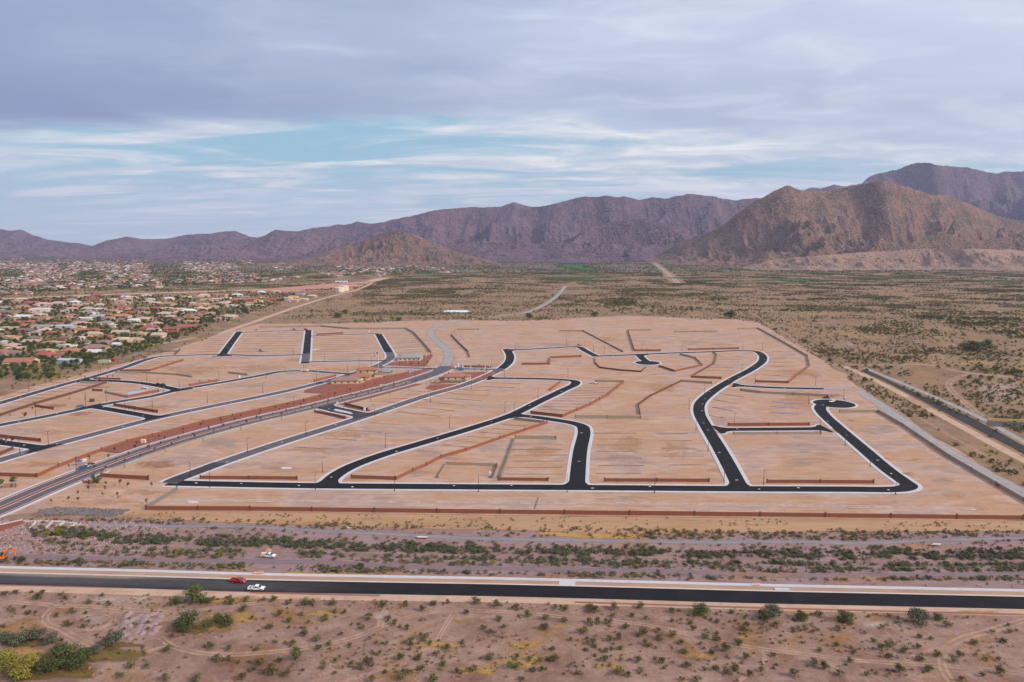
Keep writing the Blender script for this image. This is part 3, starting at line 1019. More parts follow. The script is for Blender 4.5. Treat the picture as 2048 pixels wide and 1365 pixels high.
street('front street', [(336, 967), (480, 970), (630, 972.5), (900, 974.5), (1140, 976), (1470, 978.5), (1700, 979.5), (1780, 980), (1806, 978), (1818, 972), (1808, 964), (1780, 944), (1722, 895), (1672, 852), (1648, 830), (1640, 816), (1650, 806)], M_black)
street('collector street', [(1013, 699), (1020, 712), (1018, 724), (1004, 737), (975, 752), (930, 770), (850, 793), (770, 820), (700, 843), (560, 887), (450, 924), (390, 946), (358, 958), (338, 967)], M_old, 4.6)
street('curved black street', [(650, 974), (668, 954), (700, 935), (760, 912), (850, 885), (950, 855), (1020, 832), (1080, 803), (1128, 780), (1150, 769), (1148, 763), (1120, 760), (1060, 758), (975, 757)], M_black, flare=(1, 1))
street('short black street', [(1022, 831), (1060, 834), (1110, 841), (1145, 847), (1163, 853), (1168, 862), (1160, 905), (1153, 977)], M_black, flare=(1, 1))
street('winding black street', [(1482, 980), (1462, 940), (1440, 900), (1410, 850), (1399, 828), (1400, 808), (1420, 788), (1460, 762), (1505, 738), (1525, 722), (1523, 710), (1508, 703), (1480, 702), (1430, 704), (1340, 707), (1260, 710.5), (1192, 713)], M_black, flare=(1, 0))
street('stub street', [(1192, 713), (1172, 703), (1155, 694.5), (1140, 694.5), (1080, 698), (1016, 701)], M_black, flare=(0, 1))
street('cul-de-sac street', [(1278, 710), (1284, 717), (1293, 724)], M_black, flare=(1, 0))
bulb(G(1295, 726.5), 13.0, M_black, 'cul-de-sac')
street('east stub street', [(1465, 771), (1500, 773.5), (1560, 776.5), (1648, 778.5)], M_black, flare=(1, 0))
bulb(G(1668, 808), 15.5, M_black, 'east cul-de-sac')
street('cross street', [(1432, 860), (1500, 859.5), (1580, 859), (1655, 858.2)], M_black, 4.3, flare=(1, 1))
street('west lower street', [(-150, 968), (-60, 940), (0, 921), (84, 897), (200, 866), (317, 836), (420, 814), (520, 794), (576, 782), (642, 766), (693, 752), (736, 738), (766, 727), (781, 716), (779, 706), (768, 688), (757, 669)], M_old, 4.6)
street('west middle street', [(-150, 882), (0, 851), (80, 836), (162, 819), (221, 807), (305, 793), (355, 781), (406, 772), (460, 763), (520, 752), (563, 744), (612, 742.5), (660, 746), (712, 749)], M_mid, flare=(0, 1))
street('west upper street', [(-150, 850), (0, 807), (127, 770), (173, 758), (254, 734), (290, 721), (320, 714), (370, 711.5), (437, 709.5), (520, 712), (605, 710)], M_mid)
street('north-west street', [(443, 713), (458, 692), (479, 664)], M_black, flare=(1, 0))
street('north middle street', [(610, 727), (612, 715), (617, 661)], M_black, flare=(0, 0))
street('north cross street', [(478, 666), (540, 663.5), (617, 661)], M_black, 3.8)
street('north cross street', [(617, 673), (690, 670), (757, 668)], M_black, 3.8)
street('north cross street', [(612, 725), (690, 723), (772, 722)], M_mid, 3.8)
street('curved west street', [(160, 762), (205, 762), (250, 764), (290, 768), (330, 775), (362, 782)], M_black, flare=(1, 1))
street('west link street', [(176, 813), (210, 818), (250, 825), (316, 837)], M_black, flare=(1, 1))
street('west link street', [(-60, 876), (0, 885.5), (40, 891), (92, 898)], M_black, flare=(0, 1))
street('model home street', [(752, 735), (790, 736), (830, 737), (880, 738.5)], M_old, flare=(1, 1))
street('model home street', [(895, 737.5), (950, 739), (1005, 740)], M_old, flare=(1, 1))
street('entry drive', [(640, 812), (672, 820), (700, 826), (735, 833)], M_mid, 7.0, flare=(1, 1))

# the divided boulevard
BL = [(-170, 1092), (-60, 1044), (0, 1018), (100, 975), (200, 936), (330, 890), (480, 848), (600, 820), (700, 795), (790, 772), (850, 754), (884, 741), (893, 733)]
BC = spline([G(*p) for p in BL], 2.0)
STREETS.append(dict(C=BC, w=np.full(len(BC), 7.3), mat=None, sw=0, phrase='boulevard', s=None, half=7.3))


def inside_other(P, me):
    m = np.zeros(len(P), bool)
    for st in STREETS:
        if st is me:
            continue
        if st.get('bulb'):
            m |= ((P - st['c']) ** 2).sum(1) < (st['r'] + 0.05) ** 2
            continue
        C, w = st['C'], st['w']
        lo, hi = C.min(0) - 14, C.max(0) + 14
        cand = ((P > lo) & (P < hi)).all(1) & ~m
        if not cand.any():
            continue
        Q = P[cand]
        d2 = ((Q[:, None, :] - C[None, :, :]) ** 2).sum(2)
        j = d2.argmin(1)
        # between samples use the perpendicular distance
        jj = np.clip(j, 1, len(C) - 2)
        T = C[jj + 1] - C[jj - 1]
        T = T / np.maximum(np.linalg.norm(T, axis=1), 1e-9)[:, None]
        R = Q - C[j]
        lat = np.abs(R[:, 0] * T[:, 1] - R[:, 1] * T[:, 0])
        lon = np.abs((R * T).sum(1))
        m[np.where(cand)[0]] |= (lat < w[j] + 0.02) & (lon < 2.0)
    return m


def kerb_strip(name, inner, outer, z0, z1, keep, mat, closed=False):
    """raised slab between two edge lines, broken where keep is false"""
    V, F = [], []
    n = len(inner)
    run = []
    runs = []
    idx = list(range(n)) + ([0] if closed else [])
    for i in idx:
        if keep[i]:
            run.append(i)
        else:
            if len(run) > 1:
                runs.append(run)
            run = []
    if len(run) > 1:
        runs.append(run)
    for run in runs:
        b = len(V)
        for i in run:
            for p, z in ((inner[i], z0), (inner[i], z1), (outer[i], z1), (outer[i], z0)):
                V.append((p[0], p[1], z))
        for q in range(len(run) - 1):
            o = b + q * 4
            for c in range(3):
                F.append((o + c, o + c + 1, o + c + 5, o + c + 4))
        F.append((b + 3, b + 2, b + 1, b))
        e = b + (len(run) - 1) * 4
        F.append((e, e + 1, e + 2, e + 3))
    if not F:
        return None
    me = mesh(name, V, F)
    bm = bmesh.new()
    bm.from_mesh(me)
    bmesh.ops.recalc_face_normals(bm, faces=bm.faces)
    bm.to_mesh(me)
    bm.free()
    o = link(name, me, mat)
    o['kind'] = 'structure'
    return o


COVERS = []
for i, st in enumerate(STREETS):
    if st['mat'] is None:
        continue
    z = 0.120 + 0.0034 * i
    if st.get('bulb'):
        k = 56
        ang = np.linspace(0, 2 * math.pi, k, endpoint=False)
        ring = np.stack([np.cos(ang), np.sin(ang)], 1)
        me = mesh('road', [(st['c'][0] + st['r'] * a, st['c'][1] + st['r'] * b, z) for a, b in ring], [tuple(range(k))])
        link('road', me, st['mat'])['kind'] = 'structure'
        k = 160
        ang = np.linspace(0, 2 * math.pi, k, endpoint=False)
        ring = np.stack([np.cos(ang), np.sin(ang)], 1)
        inn, out = st['c'] + ring * (st['r'] - 0.02), st['c'] + ring * (st['r'] + st['sw'])
        kerb_strip('sidewalk', inn, out, 0.0, 0.215 + 0.0003 * i, ~inside_other(inn + (out - inn) * 0.5, st), M_conc, True)
        continue
    ob = ribbon('road', st['C'], [-st['w'], st['w']], z, st['mat'])
    st['ob'] = ob
    N = normals(st['C'])
    C2 = resample(st['C'], 0.6)
    N2 = normals(C2)
    ss = np.concatenate([[0], np.cumsum(np.linalg.norm(np.diff(C2, axis=0), axis=1))])
    w2 = np.interp(ss, st['s'], st['w'])
    for sg in (-1, 1):
        inn = C2 + N2 * (sg * (w2 - 0.02))[:, None]
        out = C2 + N2 * (sg * (w2 + st['sw']))[:, None]
        keep = ~(inside_other(inn + (out - inn) * 0.35, st) | inside_other(inn + (out - inn) * 0.9, st))
        kerb_strip('sidewalk', inn, out, 0.0, 0.215 + 0.0003 * i + (0.00013 if sg > 0 else 0), keep, M_conc)

# older grey surface at the street ends beside the model homes
def overlay(pix, half, mat, z):
    return ribbon('road_surface', spline([G(*p) for p in pix], 2.0), [-half, half], z, mat)


overlay([(610.5, 724), (612.5, 708)], 4.25, M_old, 0.26)
overlay([(1013, 699.5), (1020, 712), (1017, 725), (1004, 737.5)], 4.55, M_black, 0.262)
overlay([(757, 669), (767, 687), (777, 705)], 4.55, M_black, 0.264)
overlay([(440, 927), (390, 946), (358, 958), (342, 965)], 4.55, M_mid, 0.266)

# manhole collars and valve boxes set in the new streets
M_cov = plain('utility_cover', (0.46, 0.44, 0.44), 0.8, 0.15, 2.0)
cov = MB()
cov.tube((0, 0, -0.02), (0, 0, 0.03), 0.85, n=12)
cov_me = cov.me('utility_cover')
cov_me.materials.append(M_cov)
rr = random.Random(5)
for st in STREETS:
    if st.get('bulb') or st['mat'] is None or 'ob' not in st:
        continue
    s = 14.0
    while s < st['s'][-1] - 8:
        j = int(np.searchsorted(st['s'], s))
        N = normals(st['C'])[j]
        p = st['C'][j] + N * rr.uniform(-2.6, 2.6)
        o = link('utility_cover', cov_me, parent=st['ob'], loc=(p[0], p[1], 0.275))
        o.scale = (rr.uniform(0.7, 1.1), rr.uniform(0.45, 0.8), 1)
        s += rr.choice([22, 36, 55, 60]) * rr.uniform(0.8, 1.2)

# boulevard layers: median, carriageways, planted strips, sidewalks
bs = np.concatenate([[0], np.cumsum(np.linalg.norm(np.diff(BC, axis=0), axis=1))])
N = normals(BC)
j_med = int(np.argmin(np.linalg.norm(BC - G(822, 763), axis=1)))
j_end = len(BC) - 1
ribbon('boulevard', BC, [-7.3, 7.3], 0.215, M_old)
ribbon('dirt_joint', BC[-3:] , [-7.3, 7.3], 0.219, M_old)


def bl_strip(name, o0, o1, z0, z1, mat, a=0, b=None, clip=True):
    C = resample(BC[a:b], 0.8)
    Nn = normals(C)
    inn, out = C + Nn * o0, C + Nn * o1
    mid = C + Nn * ((o0 + o1) / 2)
    me_st = STREETS[-1]
    keep = ~inside_other(mid, me_st) if clip else np.ones(len(C), bool)
    return kerb_strip(name, inn, out, z0, z1, keep, mat)


bl_strip('median', -1.35, 1.35, 0.0, 0.33, M_redgravel, 0, j_med, False)
bl_strip('median_kerb', -1.6, -1.35, 0.0, 0.36, M_conc2, 0, j_med, False)
bl_strip('median_kerb', 1.35, 1.6, 0.0, 0.36, M_conc2, 0, j_med, False)
for sg in (-1, 1):
    bl_strip('kerb', sg * 7.3, sg * 7.6, 0.0, 0.36, M_conc2)
    bl_strip('planted_strip', sg * 7.6, sg * 8.9, 0.0, 0.325, M_redgravel)
    bl_strip('sidewalk', sg * 8.9, sg * 10.6, 0.0, 0.35, M_conc)
# red gravel between the boulevard and its walls
def between(name, wall_px, off, mat, z, reverse=False):
    A = resample(np.array([G(*p) for p in wall_px]), 4.0)
    j0 = [int(np.argmin(np.linalg.norm(BC - p, axis=1))) for p in A]
    B = np.array([BC[j] + normals(BC)[j] * off for j in j0])
    V = np.vstack([np.column_stack([A, np.full(len(A), z)]), np.column_stack([B, np.full(len(A), z)])])
    k = len(A)
    F = [(i, i + 1, k + i + 1, k + i) for i in range(k - 1)]
    me = mesh(name, V, F)
    if me.polygons[0].normal.z < 0:
        me.flip_normals()
    o = link(name, me, mat)
    o['kind'] = 'structure'


NWALL = [(152, 922), (203, 903), (254, 886.5), (305, 874), (406, 847), (520, 822), (607, 803), (657, 790), (728, 770), (769, 758), (817, 747)]
SWALL = [(249, 936), (330, 904), (406, 881), (482, 861), (563, 840), (629, 824)]
SWALL2 = [(700, 812), (780, 790), (853, 770)]
between('red_gravel_bank', NWALL[1:], 10.6, M_redgravel, 0.29)
between('red_gravel_bank', SWALL, -10.6, M_redgravel, 0.287)
between('red_gravel_bank', SWALL2, -10.6, M_redgravel, 0.284)
between('red_gravel_bank', [(817, 747), (850, 738), (872, 741)], 10.5, M_redgravel, 0.281)
# planted corners by the model homes
sheet('red_gravel_bed', [(769, 731), (775, 726), (815, 722), (862, 708), (866, 712), (852, 732), (862, 733), (830, 734)], M_redgravel, 0.15)
sheet('red_gravel_bed', [(905, 746), (985, 744), (993, 746), (968, 758), (935, 764), (880, 768), (860, 768), (885, 753)], M_redgravel, 0.15)
sheet('red_gravel_bed', [(860, 770), (930, 768), (905, 778), (880, 784), (850, 778)], M_redgravel, 0.145)
sheet('red_gravel_bed', [(680, 815), (690, 812), (738, 819), (745, 824), (725, 823), (684, 817)], M_redgravel, 0.147)
sheet('red_gravel_bed', [(632, 823), (640, 822), (690, 832), (697, 839), (680, 838), (634, 826)], M_redgravel, 0.149)
sheet('red_gravel_bed', [(610, 781), (640, 770), (665, 766), (740, 760), (770, 752), (805, 746), (769, 758), (657, 789), (607, 786)], M_redgravel, 0.143)
isl = MB()
ip = [G(*p) for p in ((667, 820.5), (672, 819.5), (700, 825.5), (706, 828), (701, 829), (671, 823))]
isl.add([(p[0], p[1], 0.1) for p in ip] + [(p[0], p[1], 0.42) for p in ip], [tuple(range(6, 12))] + [(i, (i + 1) % 6, 6 + (i + 1) % 6, 6 + i) for i in range(6)])
isl.build('traffic_island', M_conc2)['kind'] = 'structure'

# ------------------------------------------------------------------ the new road in the foreground
FR = [(-350, 1150), (0, 1158), (250, 1164.5), (500, 1172), (750, 1177), (1000, 1181.5), (1300, 1189), (1520, 1195), (1800, 1201), (2048, 1206.5), (2400, 1214)]
FC = spline([G(*p) for p in FR], 3.0)
ribbon('road', FC, [-4.6, 4.4], 0.125, M_black)
j500 = int(np.argmin(np.linalg.norm(FC - G(440, 1170), axis=1)))
me_w = ribbon('road_dust', FC[:j500], [0.8, 2.4, 3.6, 4.4], 0.133, dirt('road_dust', [(0.16, 0.13, 0.115), (0.25, 0.20, 0.17)], 0.1, stretch=(0.2, 1), feather=True, fk=1.0), fe=[0, 0.7, 1, 1], taper=np.clip(np.linspace(4, 0, j500), 0, 1))
ribbon('road_wear', FC[:j500 + 30], [-4.6, -1, 2.5, 4.4], 0.129, dirt('road_wear', [(0.06, 0.055, 0.058), (0.085, 0.075, 0.075)], 0.05, stretch=(0.2, 1), feather=True, fk=0.5), fe=[0.6, 1, 1, 0.6], taper=np.clip(np.linspace(3.2, 0, j500 + 30), 0, 1))


def fr_strip(name, o0, o1, z1, mat, a=0, b=None):
    C = FC[a:b]
    Nn = normals(C)
    return kerb_strip(name, C + Nn * o0, C + Nn * o1, -0.3, z1, np.ones(len(C), bool), mat)


fr_strip('kerb', 4.4, 5.2, 0.2, M_conc2)
fr_strip('sidewalk', 8.2, 10.2, 0.23, M_conc)
ribbon('verge', FC, [5.2, 6.0, 7.4, 8.2], 0.12, dirt('verge_soil', [(0.33, 0.20, 0.13), (0.42, 0.27, 0.18)], 0.2, stretch=(0.3, 1), grass=((0.40, 0.22, 0.08), 0.15, 0.58)))
j1, j2 = (int(np.argmin(np.linalg.norm(FC - G(x, 1187), axis=1))) for x in (1121, 1175))
fr_strip('driveway_apron', 5.2, 8.2, 0.236, M_conc, j1, j2)
jb = int(np.argmin(np.linalg.norm(FC - G(1576, 1195), axis=1)))
bx_ = MB().box(-2.6, 2.6, -0.8, 0.8, 0.0, 0.34).box(-1.7, 1.7, -0.82, -0.8, 0.1, 0.26)
p = FC[jb] + normals(FC)[jb] * 6.0
q = bx_.build('catch_basin', M_conc, loc=(p[0], p[1], 0.1), rotz=math.atan2(*(FC[jb + 1] - FC[jb])[::-1]))
tag(q, 'pale concrete catch basin set in the verge of the foreground road', 'catch basin')
for pts in ([(0, 1170.5), (250, 1176)], [(500, 1186), (760, 1192)], [(1150, 1205), (1500, 1216), (2048, 1230)]):
    C = spline([G(*p) for p in pts], 4)
    ribbon('soil_rut', C, [-0.9, -0.3, 0.3, 0.9], nextz(0.09), M_redsoil, fe=[0, 1, 1, 0])

# ================================================================== block walls
def block_mat(name, c, c2):
    m, nt, n, l, p = _mat(name)
    geo = n.new('ShaderNodeNewGeometry')
    t = n.new('ShaderNodeTexNoise')
    t.inputs['Scale'].default_value = 0.9
    t.inputs['Detail'].default_value = 6
    t.inputs['Roughness'].default_value = 0.7
    l.new(geo.outputs['Position'], t.inputs['Vector'])
    r = n.new('ShaderNodeValToRGB')
    r.color_ramp.elements[0].position, r.color_ramp.elements[1].position = 0.35, 0.65
    r.color_ramp.elements[0].color, r.color_ramp.elements[1].color = (*c, 1), (*c2, 1)
    l.new(t.outputs['Fac'], r.inputs[0])
    # block courses
    sx = n.new('ShaderNodeSeparateXYZ')
    l.new(geo.outputs['Position'], sx.inputs[0])
    md = n.new('ShaderNodeMath')
    md.operation = 'FRACT'
    dv = n.new('ShaderNodeMath')
    dv.operation = 'DIVIDE'
    l.new(sx.outputs[2], dv.inputs[0])
    dv.inputs[1].default_value = 0.2
    l.new(dv.outputs[0], md.inputs[0])
    gt = n.new('ShaderNodeMath')
    gt.operation = 'LESS_THAN'
    l.new(md.outputs[0], gt.inputs[0])
    gt.inputs[1].default_value = 0.08
    mx = n.new('ShaderNodeMix')
    mx.data_type = 'RGBA'
    mx.blend_type = 'MULTIPLY'
    l.new(gt.outputs[0], mx.inputs[0])
    l.new(r.outputs[0], mx.inputs[6])
    mx.inputs[7].default_value = (0.8, 0.78, 0.76, 1)
    l.new(mx.outputs[2], p.inputs['Base Color'])
    p.inputs['Roughness'].default_value = 0.95
    p.inputs['Specular IOR Level'].default_value = 0.15
    return m


M_wred = block_mat('painted_block', (0.225, 0.078, 0.045), (0.265, 0.098, 0.058))
M_wbrown = block_mat('brown_block', (0.125, 0.058, 0.042), (0.155, 0.075, 0.054))
M_wtan = block_mat('tan_block', (0.30, 0.235, 0.165), (0.35, 0.275, 0.195))
M_wgrey = block_mat('grey_block', (0.175, 0.15, 0.145), (0.21, 0.18, 0.17))
WM = dict(R=M_wred, B=M_wbrown, T=M_wtan, G=M_wgrey)
_panel_cache = {}


def panel_mesh(front, back):
    """one unit of wall along +x: right-hand side (-y) carries `front`"""
    key = (front, back)
    if key in _panel_cache:
        return _panel_cache[key]
    b = MB().box(0, 1, -0.1, 0.1, -0.3, 1.0)
    b.m = [1, 1, 0, 0, 1, 0]
    me = b.me('wall_panel')
    me.materials.append(WM[front])
    me.materials.append(WM[back])
    _panel_cache[key] = me
    return me


_pil = {}


def pil_mesh(f):
    if f not in _pil:
        b = MB().box(-0.3, 0.3, -0.26, 0.26, -0.3, 1.0).box(-0.36, 0.36, -0.32, 0.32, 1.0, 1.05)
        me = b.me('pilaster')
        me.materials.append(M_wbrown if f in 'RB' else M_wgrey)
        _pil[f] = me
    return _pil[f]


WALLS = []


def wall(label, pix, front='R', back='T', hh=1.95, seg=28.0, world=False):
    P = [np.asarray(p, float) if world else G(*p) for p in pix]
    root = thing('block_wall', label, 'wall', (P[0][0], P[0][1], 0))
    WALLS.append((root, P))
    first = True
    lr = random.Random(len(WALLS))
    for a, b in zip(P[:-1], P[1:]):
        L = float(np.linalg.norm(b - a))
        n = max(1, round(L / seg))
        ang = math.atan2(b[1] - a[1], b[0] - a[0])
        # front is the side looking at the viewpoint when the line runs left to right
        for i in range(n):
            p = a + (b - a) * (i / n)
            h = hh + lr.choice([0, 0.0, 0.12])
            o = link('wall_panel', panel_mesh(front, back), parent=root, loc=(p[0] - P[0][0], p[1] - P[0][1], 0), rotz=ang)
            o.scale = (L / n, 1, h)
            pl = link('pilaster', pil_mesh(front), parent=root, loc=(p[0] - P[0][0], p[1] - P[0][1], 0), rotz=ang)
            pl.scale = (1, 1, hh + 0.22)
    p = P[-1]
    pl = link('pilaster', pil_mesh(front), parent=root, loc=(p[0] - P[0][0], p[1] - P[0][1], 0), rotz=ang)
    pl.scale = (1, 1, hh + 0.22)
    return root


wall('long rust-red block wall along the whole front edge of the graded site', [(292, 1020.5), (500, 1021.8), (1000, 1028), (1520, 1033.5), (2046, 1040)], 'R', 'T', 2.1, 30)
wall('grey block wall running back from the left end of the long red wall', [(294, 1018), (354, 981)], 'G', 'G')
wall('short rust-red wall left of the front street corner, beside the boulevard', [(203, 955), (297, 960.5)], 'R', 'T', 2.3)
wall('tan block wall along the south side of the boulevard, left of the entry drive', [(203, 954.5), (211, 945), (249, 937), (330, 905), (406, 882), (482, 861.5), (563, 841), (629, 825)], 'T', 'R')
wall('tan block wall along the south side of the boulevard, below the model homes', [(700, 813), (780, 791), (853, 771)], 'T', 'R')
wall('rust-red return wall on the right of the entry drive', [(690, 811), (735, 821.5)], 'R', 'T')
wall('rust-red return wall on the left of the entry drive', [(631, 825.5), (676, 834), (690, 838)], 'R', 'T', 1.6)
wall('long brown-red wall climbing along the north side of the boulevard', [(0, 952.5), (74, 955), (117, 935), (152, 922), (203, 903), (254, 886.5), (305, 874), (406, 847), (520, 822), (607, 803), (657, 790), (728, 770), (769, 758), (817, 747)], 'R', 'T', 2.1)
wall('rust-red wall behind the left part of the front street', [(401, 958), (594, 960)], 'R', 'T', 1.8)
wall('rust-red wall beside the front street that turns up a long diagonal', [(703, 957.5), (792, 960.5), (825, 944), (853, 932), (881, 917), (931, 903), (1000, 878.5), (1094, 847.5)], 'R', 'T')
wall('low brown wall enclosing a small square yard by the front street', [(876, 957), (893, 930), (994, 933), (984, 957)], 'T', 'B', 1.5)
wall('rust-red wall just left of the straight short street', [(996, 961.5), (1096, 962.5)], 'R', 'T', 1.8)
wall('dark slender wall up the left side of the lots by the short street', [(1001, 957), (1030, 878)], 'G', 'G', 1.7)
wall('tan wall across the top of the lots by the short street', [(1030, 878), (1112, 879)], 'T', 'R', 2.2)
wall('rust-red wall between the short street and the winding street', [(1209, 963.5), (1418, 964.5)], 'R', 'T', 1.9)
wall('rust-red wall at the front of the right-hand block', [(1534, 966.5), (1747, 967.5)], 'R', 'T', 1.9)
wall('rust-red wall above the narrow cross street on the right', [(1456, 852.5), (1618, 851.5)], 'R', 'T', 2.1)
wall('tan wall below the narrow cross street on the right', [(1467, 869.5), (1642, 869)], 'T', 'R', 1.7)
wall('tan wall below the east stub street, left of the cul-de-sac', [(1481, 782), (1520, 787), (1655, 794)], 'T', 'R')
wall('grey perimeter wall running down the right edge of the site', [(1679, 825.5), (1757, 825.5), (1805, 853), (1899, 917), (2048, 1004), (2120, 1044)], 'T', 'R', 2.0)
wall('perimeter wall looping round the upper right corner lots', [(1511, 765), (1576, 767), (1619, 733), (1615, 714), (1570, 688), (1516, 658)], 'R', 'T', 2.1)
wall('short rust-red wall left of the winding street near its top bend', [(1382, 756), (1442, 758.5)], 'R', 'T', 2.2)
wall('L-shaped rust-red wall above the cul-de-sac', [(1256, 662), (1269, 703), (1321, 703)], 'R', 'T', 2.2)
wall('rust-red wall along the top street near the upper right bend', [(1376, 701), (1425, 699.5), (1477, 698.5)], 'R', 'T', 2.0)
wall('stepped rust-red wall right of the collector street top', [(1044, 730), (1099, 729.5), (1100, 717), (1162, 714.5)], 'R', 'T', 2.2)
wall('curved brown wall around the basin left of the cul-de-sac', [(1190, 717), (1191, 728), (1200, 737), (1240, 742), (1282, 745), (1291, 736)], 'B', 'T', 1.6)
wall('angular brown wall around the lots right of the cul-de-sac', [(1318, 734), (1349, 744), (1405, 732), (1391, 718), (1360, 710)], 'R', 'T', 1.9)
wall('tan wall dropping from the top street to the dirt crossing', [(1427, 705), (1433, 712), (1429, 728), (1388, 751)], 'T', 'B', 1.8)
wall('rust-red wall curving up the middle lots beside the drainage way', [(1062, 828), (1124, 835), (1180, 811), (1216, 791), (1247, 766)], 'R', 'T', 2.2)
wall('tan wall across the top of the middle lots', [(1190, 764), (1247, 765.5)], 'T', 'R', 1.9)
wall('dark brown wall winding down the right side of the drainage way', [(1280, 830), (1277, 811), (1300, 794), (1362, 764)], 'B', 'B', 1.8)
wall('tan wall right of the drainage way below the red wall', [(1362, 764), (1423, 768)], 'T', 'R', 1.9)
wall('tan wall closing the foot of the drainage way', [(1150, 837), (1281, 838)], 'T', 'R', 2.3)
wall('short rust-red wall inside the bend of the curved black street', [(1100, 782), (1120, 766)], 'R', 'T', 1.9)
wall('tan wall under the start of the short street', [(1029, 840), (1088, 847)], 'T', 'R', 1.9)
wall('faint tan wall at the far edge right of the L-shaped wall', [(1256, 661.5), (1300, 661.5)], 'T', 'R', 1.9)
wall('faint tan wall at the far edge in the middle of the top lots', [(1348, 665), (1433, 665)], 'T', 'R', 2.2)
wall('faint tan wall at the far right corner of the site', [(1475, 659), (1516, 658)], 'T', 'R', 1.9)
wall('dark grey wall slanting down between the far middle lots', [(1119, 663), (1166, 663), (1193, 677), (1246, 705)], 'G', 'G', 1.6)
wall('long tan wall round the far left lots down to the model homes', [(513, 662), (520, 656), (642, 654), (698, 659), (812, 659), (827, 667), (848, 690), (862, 707)], 'T', 'B', 2.4)
wall('rust-red wall beside the far north cross street', [(634, 671), (686, 668)], 'R', 'T', 2.4)
wall('brown wall winding down right of the gravel road', [(957, 660.5), (914, 660.5), (903, 672), (919, 689), (936, 705), (939, 715)], 'B', 'T', 2.0)
wall('rust-red wall behind the young trees on the model home street', [(929, 735), (981, 736)], 'R', 'T', 2.0)
wall('rust-red wall left of the model homes', [(629, 764.5), (671, 754)], 'R', 'T', 2.3)
wall('tan wall below the bend of the west middle street', [(532, 755.5), (574, 748)], 'T', 'R', 2.0)
wall('rust-red wall with a long diagonal beside the west upper street', [(240, 743), (299, 743), (366, 722)], 'R', 'T', 2.0)
wall('tan wall just below the rust-red diagonal wall on the west side', [(231, 747), (284, 747)], 'T', 'R', 2.2)
wall('low brown wall wandering along the western drainage basin', [(284, 747), (309, 748.5), (355, 751), (384, 755.5), (457, 747), (494, 751.5)], 'T', 'B', 1.7)
wall('rust-red wall above the curved west street', [(188, 759), (240, 760.5)], 'R', 'T', 2.0)
wall('rust-red wall above the west middle street, right of the junction', [(379, 773), (434, 763.5)], 'R', 'T', 2.1)
wall('long dark brown diagonal wall through the left lots', [(-40, 846), (0, 833), (69, 810), (140, 790), (213, 767)], 'B', 'T', 2.1)
wall('tan wall below the left end of the curved west street', [(161, 766.5), (210, 767)], 'T', 'R', 1.9)
wall('short red wall stub on the bare lot below the curved street', [(185, 782.5), (204, 783.5)], 'R', 'T', 2.0)
wall('tan wall bent across the lot left of the blue slab', [(140, 799), (210, 786.5), (255, 796)], 'T', 'R', 1.8)
wall('rust-red wall right of the blue-grey slab', [(255, 796), (317, 784)], 'R', 'T', 2.2)
wall('rust-red wall right of the western link street', [(228, 812.5), (315, 826)], 'R', 'T', 2.2)
wall('short rust-red wall beside the red soil on the far left', [(70, 814), (107, 819.5)], 'R', 'T', 2.0)
wall('rust-red wall above the lowest link street at the left edge', [(-30, 872), (0, 875.5), (81, 884)], 'R', 'T', 2.2)
wall('grey wall with a red end near the neighbour houses', [(267, 715), (286, 705), (357, 704)], 'G', 'T', 1.8)
wall('short dark red wall at the end of the grey wall', [(350, 710), (360, 701)], 'B', 'B', 2.2)
wall('tan wall behind the green tank and red container', [(216, 720), (265, 721)], 'T', 'R', 1.8)
wall('brown corner wall at the left edge beside the boulevard lots', [(-40, 905), (0, 911), (26, 900)], 'B', 'T', 2.2)

# low stem walls marking the lots
M_stem = plain('stem_wall', (0.20, 0.130, 0.092), 0.95, 0.15, 0.5)
stem_me = MB().box(0, 1, -0.5, 0.5, -0.05, 0.30, top=(1, 0.35)).me('lot_line')
stem_me.materials.append(M_stem)
lot_root = {}


def lot_lines(label, quad, n, skip=()):
    """n low banks between the left edge quad[0]-quad[1] and the right edge quad[2]-quad[3]"""
    A, B, C, D = [G(*p) for p in quad]
    lr = random.Random(int(abs(A[0]) * 7))
    for i in range(n):
        t = (i + 0.5) / n
        a, b = A + (B - A) * t, C + (D - C) * t
        cut0, cut1 = lr.uniform(0, 0.10), lr.uniform(0.88, 1.0)
        a, b = a + (b - a) * cut0, a + (b - a) * cut1
        pieces = 3
        for q in range(pieces):
            p0, p1 = a + (b - a) * q / pieces, a + (b - a) * (q + 1) / pieces
            o = link('lot_bank', stem_me, loc=(p0[0], p0[1], 0.02), rotz=math.atan2(p1[1] - p0[1], p1[0] - p0[0]) + lr.uniform(-0.004, 0.004))
            o.scale = (float(np.linalg.norm(p1 - p0)), lr.uniform(0.5, 1.0), lr.uniform(0.6, 1.3))
            o['kind'] = 'structure'


lot_lines('', [(488, 669), (466, 706), (603, 667), (598, 706)], 8)
lot_lines('', [(630, 677), (626, 717), (742, 674), (758, 716)], 9)
lot_lines('', [(783, 670), (798, 708), (826, 668), (858, 706)], 9)
lot_lines('', [(425, 672), (392, 706), (466, 672), (440, 706)], 8)
lot_lines('', [(1026, 884), (1006, 956), (1138, 884), (1134, 956)], 6)
lot_lines('', [(1184, 862), (1188, 956), (1276, 862), (1294, 956)], 7)
lot_lines('', [(1310, 862), (1336, 940), (1376, 862), (1428, 940)], 5)
lot_lines('', [(745, 808), (870, 774), (815, 812), (945, 776)], 5)
lot_lines('', [(770, 828), (975, 762), (870, 840), (1060, 765)], 8)
lot_lines('', [(560, 905), (750, 838), (640, 908), (840, 845)], 4)
lot_lines('', [(870, 895), (1010, 846), (930, 900), (1070, 850)], 6)
lot_lines('', [(1066, 822), (1155, 776), (1150, 826), (1240, 772)], 9)
